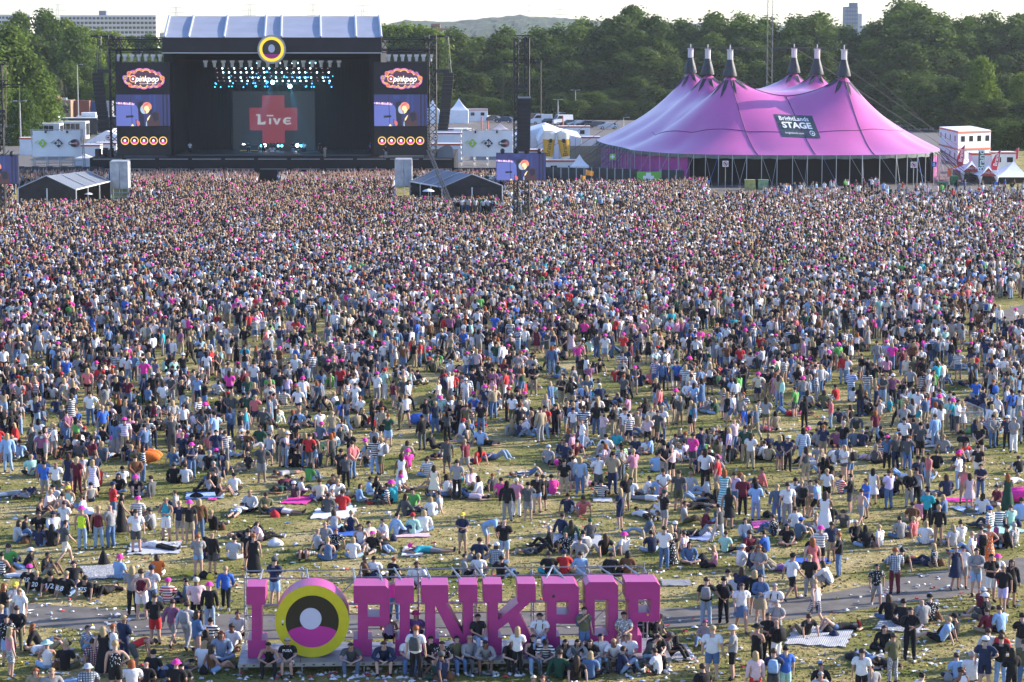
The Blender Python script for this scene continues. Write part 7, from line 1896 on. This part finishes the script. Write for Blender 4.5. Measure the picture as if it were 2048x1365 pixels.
for d in INDIV:
    if d['hat'] not in HATS: d['hat'] = '-'
    near = min((e for e in entries if e is not d), key=lambda e: (e['x'] - d['x']) ** 2 + (e['y'] - d['y']) ** 2)
    side = 'left of' if d['x'] < near['x'] else 'right of'
    b = SHORT[d['pose']] + ' person in ' + topw(d); lg = legw(d); hd = headw(d)
    bag = (COLS[d['bag'][0]][0] + ' backpack') if d['bag'] not in ('-', '') else ''
    cands = []
    if bag: cands.append(', '.join(x for x in (b, lg, bag, zone(d)) if x))
    cands += [', '.join(x for x in (b, lg, hd, zone(d)) if x), ', '.join(x for x in (b, hd, zone(d)) if x) , ', '.join(x for x in (b, lg, zone(d)) if x), ', '.join(x for x in (b, lg, '%s the one in %s' % (side, topw(near))) if x),
              ', '.join(x for x in (b, hd, '%s the one in %s' % (side, topw(near))) if x), ', '.join(x for x in (b, lg, hd, '%s %s' % (side, topw(near))) if x), ', '.join(x for x in (b, lg, facew(d), zone(d)) if x), ', '.join(x for x in (b, hd, facew(d), '%s %s' % (side, topw(near))) if x)]
    lab = next((c for c in cands if c not in used and len(c.split()) <= 16), None) or next((c for c in (b + ', ' + zone(d), SHORT[d['pose']] + ' person ' + zone(d)) if len(c.split()) <= 16), 'person'); used.add(lab); d['lab'] = lab
    o = place_person(d, pt=d['pt']); tag(o, lab, 'person', 'people on the lawn near the pink letters'); d['obj'] = o
# numbers printed on the black shirts of the seated group at the left
NUMW = mat('print_white_cloth', (.7,.7,.7), .8)
for (x, txt) in ((60, '28'), (81, '20'), (107, '1/2'), (134, '8.8'), (178, '75')):
    o = next(d['obj'] for d in INDIV if d['x'] == x and 1180 <= d['y'] <= 1195 + 5)
    t = text_mesh(txt, .24, .002, bold=.004); t.materials.clear(); t.materials.append(NUMW); k = link('shirt_number', t, o, (0, -.20 if x == 60 else -.36, .40 if x == 60 else .36), (R(90) if x == 60 else R(62), 0, 0))
for x in (577, 704, 1752, 832):
    o = next((d['obj'] for d in INDIV if d['x'] == x), None)
    if o and x in (577,): t = text_mesh('PUSA', .12, .002, bold=.003); t.materials.clear(); t.materials.append(NUMW); link('shirt_lettering', t, o, (0, .168, .86), (R(90), 0, math.pi))
# ---------------------------------------------------------------- the crowd: everyone smaller than those, as one instanced object
def build_crowd():
    rg = np.random.RandomState(77); pr = random.Random(99)
    TOPC = ['k'] * 18 + ['w'] * 12 + ['g'] * 6 + ['G'] * 7 + ['n'] * 9 + ['i'] * 3 + ['l', 'l', 'z', 'z', 'b', 'd', 'd', 'd', 'r', 'r', 'm', 'm', 'p', 'P', 'P', 'C', 'h', 'E', 'E', 'O', 'O', 'Y', 'c', 'c', 'a', 't', 'u', 'M', 'z', 'V', 'e', 'k', 'w']; LEGC = list('kkkkkddddDDDgggGGccnnlwO'); HR = ['n'] * 9 + ['k'] * 6 + ['b'] * 6 + ['nL'] * 6 + ['bL'] * 6 + ['kL'] * 3 + ['x'] * 2 + ['r', 'rL', 'g', 'bB', 'nB']
    items = []
    stx, sty = W(545, 300, YS).x, YS
    def px_of(X, Y): return PX + X / (Y * cp + (H) * sp_) * F
    PRE = [('t','L','','-','-'), ('t','S','','-','-'), ('L','L','','-','-'), ('T','S','L','-','-'), ('t','L','L','-','-'), ('L','L','L','-','-'), ('t','S','','h','-'), ('t','L','','h','-'), ('t','L','','c','-'), ('t','S','','-','k'), ('t','H','L','-','-'), ('D','L','L','-','-')]
    WT = [20, 18, 9, 7, 12, 7, 3, 3, 7, 4, 5, 3]; SH, LO = list('nnnnnnkkkkkbbbbbgrx'), list('nnnnbbbbbkkr')
    def rand_person(X, Y, pose, face, far):
        q = pr.choices(range(12), WT)[0]
        if (far or pose[0] != 's') and q in (9, 11): q = 0
        if far and q in (8, 10): q = 4
        if q in (6, 7) and pr.random() < .45: q = 0 if q == 7 else 1
        tk, lk, hk, ht, bg_ = PRE[q]; hair = pr.choice(LO) + 'L' if hk else pr.choice(SH)
        if ht == 'c': ht = pr.choice('ccwwrnH')
        if ht != '-': hair = 'n'
        if bg_ != '-': bg_ = pr.choice('kkgbn')
        tcol = pr.choice(TOPC) if not (far and pr.random() < .22) else pr.choice('wwwil')
        items.append((X, Y, 0.0, dict(x=X * 10 + 500, y=Y * 10, pose=pose, face=face, top=tcol + tk, leg=pr.choice(LEGC) + lk, hair=hair, hat=ht, bag=bg_), pr.random() < .07))
    for d in REST:
        if d['hat'] not in HATS: d['hat'] = '-'
        p = d['pt'] if d['pt'] is not None else G(d['x'], d['y']); items.append((p.x, p.y, p.z, d, PATS.get(d['top'][2:3]) is not None))
    def blocked(px, py):
        if 28 < px < 262 and 376 < py < 426: return True
        if 786 < px < 1012 and 372 < py < 418: return True
        if 214 < px < 262 and 350 < py < 402: return True
        if 512 < px < 560 and py < 386: return True
        if 1085 < px < 1372 and py < 381: return True
        if 1020 < px < 1066 and 430 < py < 456: return True
        if 900 < px < 990 and 425 < py < 452: return True
        if px > 1990 and 600 < py < 660: return True
        if 1366 < px < 1880 and py < 377: return True
        if px > 1900 and py < 378: return True
        return False
    def density(px, py):
        if py > 950: return .26
        if py > 800: return .60
        if py > 700: return .72
        if py > 630: return .84
        right = px > 1030
        if py > 560: d = 1.15
        elif py > 500: d = 1.5
        elif py > 450: d = 1.75 if right else 2.1
        elif py > 405: d = 1.7 if right else 2.7
        elif py > 376: d = 2.0 if 1030 < px < 1400 else (.45 if right else 2.9)
        else: d = 2.4 if 1030 < px < 1366 else (.10 if right else 3.0)
        if px > 1400 and py < 430: d *= max(.16, (py - 372) / 60)
        if px > 1750: d *= .8
        if not right and 400 < py < 425 and px < 300: d *= .35
        if 985 < px < 1240 and 405 < py < 436: d *= .45
        return d
    # loose groups on the lawn
    Y = 106.0
    while Y < 172:
        py = YH + (H * F / Y); X0 = -.222 * Y; X1 = .222 * Y; gstep = 2.3
        X = X0
        while X < X1:
            gx, gy = X + pr.uniform(-.8, .8), Y + pr.uniform(-.9, .9); px = px_of(gx, gy); py = YH + H * F / gy
            dn = density(px, py); nmean = dn * gstep * 2.0
            n = max(0, int(round(pr.gauss(nmean, nmean * .6)))); 
            patch = noise.noise(Vector((gx * .09, gy * .09, 2))); n = int(round(n * (1.08 + 1.3 * patch)))
            pst = .18 if py > 900 else .34 if py > 820 else .5 if py > 740 else .66 if py > 680 else .82
            stnd = pr.random() < pst
            for k in range(max(0, n)):
                a = pr.uniform(0, 6.28); r = pr.uniform(.35, 1.0); x_, y_ = gx + r * math.cos(a), gy + r * math.sin(a)
                if blocked(px, py): continue
                fs = math.degrees(math.atan2(stx - x_, sty - y_))
                if stnd or pr.random() < .15:
                    pose = pr.choice(['st','sk','sf','sf','sh','sb','sp','sk','sf','sw']); face = fs + pr.gauss(0, 38) if pr.random() < .78 else pr.uniform(0, 360)
                else:
                    pose = pr.choice(['gk','gk','gs','gs','gn','gl','gk','lb','lf'] if k % 3 == 0 else ['gk','gs','gn','gk','gs','gl']); face = fs + pr.gauss(0, 40) if pr.random() < .6 else math.degrees(math.atan2(gx - x_, gy - y_))
                rand_person(x_, y_, pose, face, False)
            X += gstep
        Y += 2.0
    # packed crowd
    Y = 172.0
    while Y < 334.5:
        py = YH + H * F / Y; X = -.222 * Y; s0 = 1 / math.sqrt(max(.1, density(300, py)))
        row = s0 * 1.05
        while X < .222 * Y:
            px = px_of(X, Y); dn = density(px, py); s = 1 / math.sqrt(dn) if dn > .05 else 3
            s = (1 / dn) / row
            if dn > 0 and not blocked(px, py) and pr.random() < .96:
                x_, y_ = X + pr.uniform(-.33, .33) * min(s, 1.2), Y + pr.uniform(-.35, .35) * row
                fs = math.degrees(math.atan2(stx - x_, sty - y_)); q = pr.random()
                if py < 385 and px < 1030: pose = 's2' if q < .16 else 'sr' if q < .36 else 'st'
                elif py < 450: pose = 'sr' if q < .05 else 'sf' if q < .4 else 'st'
                elif py > 560 and q < .10: pose = 'gk' if q < .05 else 'gs'
                else: pose = 'sf' if q < .35 else 'sk' if q < .55 else 'sb' if q < .62 else 'sp' if q < .7 else 'st'
                rand_person(x_, y_, pose, fs + pr.gauss(0, 22) if (px < 1400 or py > 420) else pr.uniform(0, 360), py < 520)
            X += s
        Y += row
    n = len(items); co = np.zeros((n, 3), np.float32); rot = np.zeros(n, np.float32); scl = np.zeros(n, np.float32); idx = np.zeros(n, np.int32); pat = np.zeros(n, np.float32)
    C = {r: np.zeros((n, 4), np.float32) for r in ('skin', 'top', 'leg', 'hair', 'shoe', 'hat')}
    for r in C: C[r][:, 3] = 1
    for i, (X, Y, z, d, pt_) in enumerate(items):
        k, cs = template(d); co[i] = (X, Y, z); rot[i] = -R(d['face']); scl[i] = pr.gauss(1.0, .05); idx[i] = k; pat[i] = 1.0 if pt_ else 0.0
        if scl[i] < .85: scl[i] = .85
        for kind, role, p_, c, nm in cs:
            j = 1 + pr.uniform(-.15, .15); C[role][i, :3] = [min(.8, v * j) for v in c]
    me = bpy.data.meshes.new('crowd'); me.vertices.add(n); me.vertices.foreach_set('co', co.ravel())
    def attr(nm, ty, arr, key='value'): a = me.attributes.new(nm, ty, 'POINT'); a.data.foreach_set(key, arr.ravel())
    attr('rz', 'FLOAT', rot); attr('sz', 'FLOAT', scl); attr('idx', 'INT', idx); attr('c_pat', 'FLOAT', pat)
    for r in C: attr('c_' + r, 'FLOAT_COLOR', C[r], 'color')
    me.update(); o = link('crowd', me); tag(o, 'dense festival crowd of standing and sitting people filling the field towards the stage', 'crowd', None, 'stuff')
    ng = bpy.data.node_groups.new('crowd_nodes', 'GeometryNodeTree'); ng.interface.new_socket('Geometry', in_out='INPUT', socket_type='NodeSocketGeometry'); ng.interface.new_socket('Geometry', in_out='OUTPUT', socket_type='NodeSocketGeometry')
    N, L = ng.nodes, ng.links; gi_, go = N.new('NodeGroupInput'), N.new('NodeGroupOutput'); ip = N.new('GeometryNodeInstanceOnPoints'); ci = N.new('GeometryNodeCollectionInfo'); ci.inputs[0].default_value = CT_COL; ci.inputs['Separate Children'].default_value = True; ci.inputs['Reset Children'].default_value = True
    def na(nm, ty): a = N.new('GeometryNodeInputNamedAttribute'); a.data_type = ty; a.inputs[0].default_value = nm; return a.outputs[0]
    cx = N.new('ShaderNodeCombineXYZ'); L.new(na('rz', 'FLOAT'), cx.inputs[2])
    L.new(gi_.outputs[0], ip.inputs['Points']); L.new(ci.outputs[0], ip.inputs['Instance']); ip.inputs['Pick Instance'].default_value = True
    L.new(na('idx', 'INT'), ip.inputs['Instance Index']); L.new(cx.outputs[0], ip.inputs['Rotation']); sv_ = N.new('ShaderNodeVectorMath'); sv_.operation = 'SCALE'; sv_.inputs[0].default_value = (1.13, 1.1, 1); L.new(na('sz', 'FLOAT'), sv_.inputs['Scale']); L.new(sv_.outputs[0], ip.inputs['Scale']); L.new(ip.outputs[0], go.inputs[0])
    md = o.modifiers.new('crowd', 'NODES'); md.node_group = ng; print('CROWD', n, 'templates', len(CT))
build_crowd()
# ---------------------------------------------------------------- blankets, bags, litter
def blanket(label, px, py, w_, d_, rz, col, kind='plain', cat='blanket', nm='blanket'):
    p = G(px, py, .03); nx, ny = 10, 8; w_ *= .46; d_ *= .75; m = MB(); V = []
    rr = random.Random(int(px * 3 + py))
    for j in range(ny + 1):
        for i in range(nx + 1):
            x = (i/nx - .5) * w_; y = (j/ny - .5) * d_; ed = 1 + .08 * math.sin(i * 1.9 + px) + .06 * math.sin(j * 2.7 + py)
            V.append((x * ed, y * ed, .014 + .045 * abs(noise.noise(Vector((x * 2.2 + px, y * 2.2, 1))))))
    m.add(V, [(j*(nx+1)+i, j*(nx+1)+i+1, (j+1)*(nx+1)+i+1, (j+1)*(nx+1)+i) for j in range(ny) for i in range(nx)], 0, True)
    m.add([(v[0], v[1], .003) for v in V[:nx+1]] + V[:nx+1], [(i, i+1, nx+2+i, nx+1+i) for i in range(nx)])
    col = 'g' if (col == 'i' and kind != 'plain' and px != 310) else col; o = m.build(nm, PM[kind], None, p, (0, 0, rz)); o.color = (*COLS[col][1], 1); return tag(o, label, cat)
for a in [('white and grey patterned blanket under the person lying face down, left lawn', 310, 1096, 4.2, 3.0, .1, 'i', 'print'), ('crumpled white patterned blanket beside the pointed black bag', 208, 1144, 3.2, 3.0, .3, 'i', 'print'), ('yellow and light blue blanket left of the person in a black dress', 410, 992, 3.4, 1.8, .1, 'l', 'print'),
    ('small hot pink towel beside the yellow and blue blanket', 425, 999, .9, .5, 0, 'h', 'plain'), ('bright magenta blanket under the person hugging their knees', 599, 1000, 2.4, 2.4, -.2, 'h', 'plain'), ('black and white patterned blanket under the grey and red t-shirts', 668, 1028, 3.6, 3.0, -.05, 'w', 'print'), ('bright blue towel under two people sitting on the lawn', 690, 1067, 3.0, 1.6, 0, 'b', 'plain'),
    ('pale pink blanket under the red capped person', 822, 1071, 3.6, 1.0, .1, 'P', 'plain'), ('grey blanket under the person in turquoise', 826, 1102, 1.8, 2.6, 0, 'g', 'stripes'), ('pale blue-grey towel under the person in the printed black t-shirt', 1205, 1000, 2.0, 1.2, 0, 'i', 'plain'), ('large white blanket shared by the dark clothed group, middle lawn', 1150, 1080, 4.6, 3.2, 0, 'i', 'plain'),
    ('blue and white zigzag blanket under the maroon clothed person', 1400, 1073, 2.6, 2.2, -.4, 'b', 'plaid'), ('hot pink crinkled blanket on the right-hand lawn', 1530, 1050, 2.4, 2.0, 0, 'h', 'print'), ('blue towel behind the person in the striped t-shirt', 1625, 1122, 3.2, 1.2, 0, 'b', 'plain'), ('pale turquoise towel on the far right lawn under three people', 2000, 1058, 3.2, 2.4, .3, 'a', 'plain'),
    ('light blue patterned blanket at the feet of the person in a pale pink dress', 1942, 1020, 2.6, 2.2, .3, 'l', 'print'), ('magenta mat beside the person lying on the far right lawn', 1917, 1000, 2.6, 1.2, 0, 'h', 'plain'), ('pale patterned blanket with red marks right of the platform', 1350, 1306, 2.6, 2.8, .1, 'i', 'print'), ('checked pale blue blanket under the group on the lower right grass', 1640, 1272, 4.4, 3.6, -.25, 'i', 'plaid'),
    ('pale blanket under the group in black at the right', 1800, 1252, 3.4, 2.0, -.3, 'i', 'print'), ('grey towel lying crumpled alone right of the scaffold', 1352, 1166, 2.2, 1.4, 0, 'g', 'plain'), ('dark striped blanket under the green t-shirted person at the left edge', 36, 1148, 2.6, 1.8, .3, 'g', 'stripes'), ('magenta blanket on the left lawn farther back', 655, 872, 2.4, 2.6, .2, 'h', 'plaid'), ('pale pink blanket on the lawn above the middle', 1430, 922, 2.2, 1.6, 0, 'p', 'print'), ('pale turquoise blanket among people at the right', 1700, 915, 2.6, 1.6, .2, 'a', 'plaid')]:
    blanket(*a)
def lumpbag(label, px, py, w_, h_, col, nm='bag', pointy=0, z=0):
    w_ *= .62; h_ *= .72 if not pointy else .62
    p = G(px, py, z); m = MB(); n, k = 10, 6; rr = random.Random(int(px))
    for j in range(k + 1):
        t = j / k; r = math.sin(math.pi * (.5 - .5 * t) + .05) if pointy else math.sin(math.pi * min(.98, .35 + .63 * t))
        r = (1 - t) ** .7 if pointy else r
        for i in range(n): a = 6.283 * i / n; q = w_ * .5 * r * (1 + .15 * math.sin(3 * a + px) * (1 - t)); m.v.append((q * math.cos(a), q * .75 * math.sin(a), h_ * t + .004))
    for j in range(k):
        for i in range(n): m.f.append([j*n+i, j*n+(i+1)%n, (j+1)*n+(i+1)%n, (j+1)*n+i]); m.mi.append(0); m.sm.append(True)
    m.f.append(list(range(k*n, (k+1)*n))); m.mi.append(0); m.sm.append(True)
    o = m.build(nm, PM['plain'], None, p, (0, 0, px)); o.color = (*COLS[col][1], 1); return tag(o, label, 'bag')
for a in [('black pointed bag standing on the patterned blanket, far left', 207, 1128, .8, .95, 'k', 'bag', 1), ('black backpack right of the platform', 1352, 1296, .75, .85, 'k', 'backpack', 1), ('red bag beside the person lying down above the round letter', 549, 1034, .8, .45, 'r'), ('white plastic sack right of the pink-shirted person leaning back', 550, 1092, 1.1, .45, 'w'),
    ('black bag between two yellow plastic bags, left lawn', 408, 1156, .75, .4, 'k'), ('yellow plastic bag left of the black bag', 382, 1151, .7, .25, 'y'), ('yellow plastic bag right of the black bag', 420, 1158, .6, .3, 'y'), ('black backpack next to the blue-shirted person with dark hair', 1405, 1124, .8, .5, 'k', 'backpack'), ('maroon bag behind the checked shirt on the right', 1830, 1124, .9, .3, 'm'),
    ('navy bag lying on the checked blanket, lower right', 1668, 1274, .6, .35, 'n'), ('black bag lying on the checked blanket, lower right', 1656, 1266, .7, .4, 'k'), ('pink bag beside the seated pink vest top', 1420, 1135, .6, .35, 'C'), ('dark coat heap beside the denim clothed person lying down', 1708, 1318, 1.3, .3, 'k', 'coat'), ('brown paper bag beside the person leaning back, right-hand lawn', 1286, 1076, .4, .5, 'c', 'paper_bag'),
    ('black bag heap behind the pink blanket', 1535, 1034, 1.0, .4, 'k'), ('camouflage bag on the far right lawn', 1940, 1026, 1.2, .35, 'O'), ('dark bag near the yellow and blue blanket', 393, 996, 1.0, .35, 'k'), ('small black bag right of the black dress, left lawn', 472, 991, .7, .25, 'k'), ('red and white bag at the left of the middle lawn', 740, 1008, .8, .2, 'r'), ('brown bag on the grass behind the white dress', 893, 994, .9, .25, 'u')]:
    lumpbag(*a)
seen_b = set()
for q, d in enumerate([d for d in INDIV if d['pose'][0] == 'g']):
    if q % 3: continue
    lb = 'small %s bag on the grass beside the person in %s' % (('black', 'navy', 'grey', 'brown')[q % 4], topw(d))
    if lb in seen_b: continue
    seen_b.add(lb); lumpbag(lb, d['x'] + (17 if q % 2 else -18), d['y'] - 2 + q % 5, .62, .42, 'kngu'[q % 4])
def lounger(label, px, py, w_, col, rz=0):
    p = G(px, py, .01); t = thing('air_lounger', label, 'inflatable', p, rz); ORG[t.name] = Vector((0,0,0))
    for y in (-.32, .32): m = MB(); m.sphere((0, y, .30), .30, 14, 8, sc=(w_/.6, 1, 1)); o = part(t, 'air_tube', m, PM['plain']); o.color = (*COLS[col][1], 1)
lounger('bright orange inflatable lounger behind four standing people, left', 291, 924, 1.6, 'o'); lounger('purple inflatable lounger in the middle distance', 640, 742, 1.7, 'v'); lounger('bright blue inflatable lounger left of centre', 846, 850, 1.6, 'b', .2); lounger('pink inflatable lounger at the right edge', 2046, 1003, 1.8, 'h')
# litter: cups, napkins, trays - far too many to count
def litter():
    rg = random.Random(31); m = MB(); cols = [mat('litter_white', (.72,.71,.69), .8), mat('litter_grey', (.42,.42,.43), .8), mat('litter_red', (.5,.06,.06), .8), mat('litter_yellow', (.65,.48,.06), .8), mat('litter_blue', (.12,.25,.5), .8)]
    n = 0
    while n < 5200:
        Y = 74 + 118 * rg.random() ** 1.25; py = YH + H * F / Y; X = rg.uniform(-.225, .225) * Y
        if noise.noise(Vector((X * .16, Y * .16, 7))) + .35 * noise.noise(Vector((X * .6, Y * .6, 3))) < rg.uniform(-.35, .38): continue
        n += 1; mi = 0 if rg.random() < .72 else 1 if rg.random() < .6 else rg.choice((2, 2, 3, 4)); s = rg.uniform(.045, .125) * (1.35 if rg.random() < .12 else 1); a = rg.uniform(0, 6.28); ca, sa = math.cos(a) * s, math.sin(a) * s; q = rg.random()
        z = .012
        if q < .3: # cup on its side
            m.tube((X - ca * .5, Y - sa * .5, .045), (X + ca * .5, Y + sa * .5, .05), .045, 6, .032, mi=mi)
        elif q < .65: # crumpled napkin
            m.add([(X - ca, Y - sa, z), (X + sa, Y - ca, z + .04 * rg.random()), (X + ca, Y + sa, z), (X - sa, Y + ca, z + .03), (X, Y, z + .035 + .05 * rg.random())], [(0,1,4), (1,2,4), (2,3,4), (3,0,4)], mi)
        else: # tray
            m.add([(X - ca - sa*.6, Y - sa + ca*.6, z + .03), (X - ca + sa*.6, Y - sa - ca*.6, z + .02), (X + ca + sa*.6, Y + sa - ca*.6, z + .035), (X + ca - sa*.6, Y + sa + ca*.6, z + .02), (X - ca*.7, Y - sa*.7, z), (X + ca*.7, Y + sa*.7, z)], [(0,1,4), (1,2,5,4), (2,3,5), (3,0,4,5)], mi)
    for k in range(150):   # under the platform edge
        u = rg.uniform(0, u1 - u0); p = SW(u0 + u, -rg.uniform(.2, 1.3), 0); X, Y = p.x, p.y; s = rg.uniform(.06, .14); m.add([(X-s, Y, .012), (X, Y-s, .03), (X+s, Y, .012), (X, Y+s, .03), (X, Y, .09)], [(0,1,4), (1,2,4), (2,3,4), (3,0,4)], rg.choice((0,0,0,0,0,0,0,1,1,1,2)))
    o = m.build('litter', cols); o['kind'] = 'stuff'; o['label'] = 'white cups, napkins and trays littering the grass'
litter()
# grass tufts near the camera: low blades that catch the evening light
def tufts():
    rg = np.random.RandomState(8); n = 50000; Y = 72 + 75 * rg.rand(n) ** 1.5; X = (rg.rand(n) - .5) * .46 * Y; k = 3
    keep = np.ones(n, bool); Tx = np.array([(p.x, p.y, q.x, q.y) for p, q in [(G(a.x, a.y), G(b.x, b.y)) for a, b in zip(T_, B_)]])
    xs = Tx[:, 0]; o_ = np.argsort(xs); ytop_ = np.interp(X, xs[o_], Tx[o_, 1]); ybot_ = np.interp(X, Tx[np.argsort(Tx[:, 2]), 2], Tx[np.argsort(Tx[:, 2]), 3]); keep = ~((Y < ytop_ + .05) & (Y > ybot_ - .05))
    X, Y = X[keep], Y[keep]; n = len(X); h = .02 + .04 * rg.rand(n); w = .035 + .04 * rg.rand(n); a = rg.rand(n) * 3.14
    ca, sa = np.cos(a) * w, np.sin(a) * w; jx, jy = rg.normal(size=n) * .02, rg.normal(size=n) * .02; Z = np.zeros(n)
    V = np.stack([np.stack([X - ca, Y - sa, Z], 1), np.stack([X + ca, Y + sa, Z], 1), np.stack([X + jx, Y + jy, h], 1)], 1).reshape(-1, 3)
    me = bpy.data.meshes.new('grass_tufts'); me.from_pydata(V.tolist(), [], np.arange(n * 3).reshape(-1, 3).tolist()); me.materials.append(GRASS); o = link('grass_tufts', me); o['kind'] = 'stuff'; o['label'] = 'short trodden grass blades on the field'
tufts()
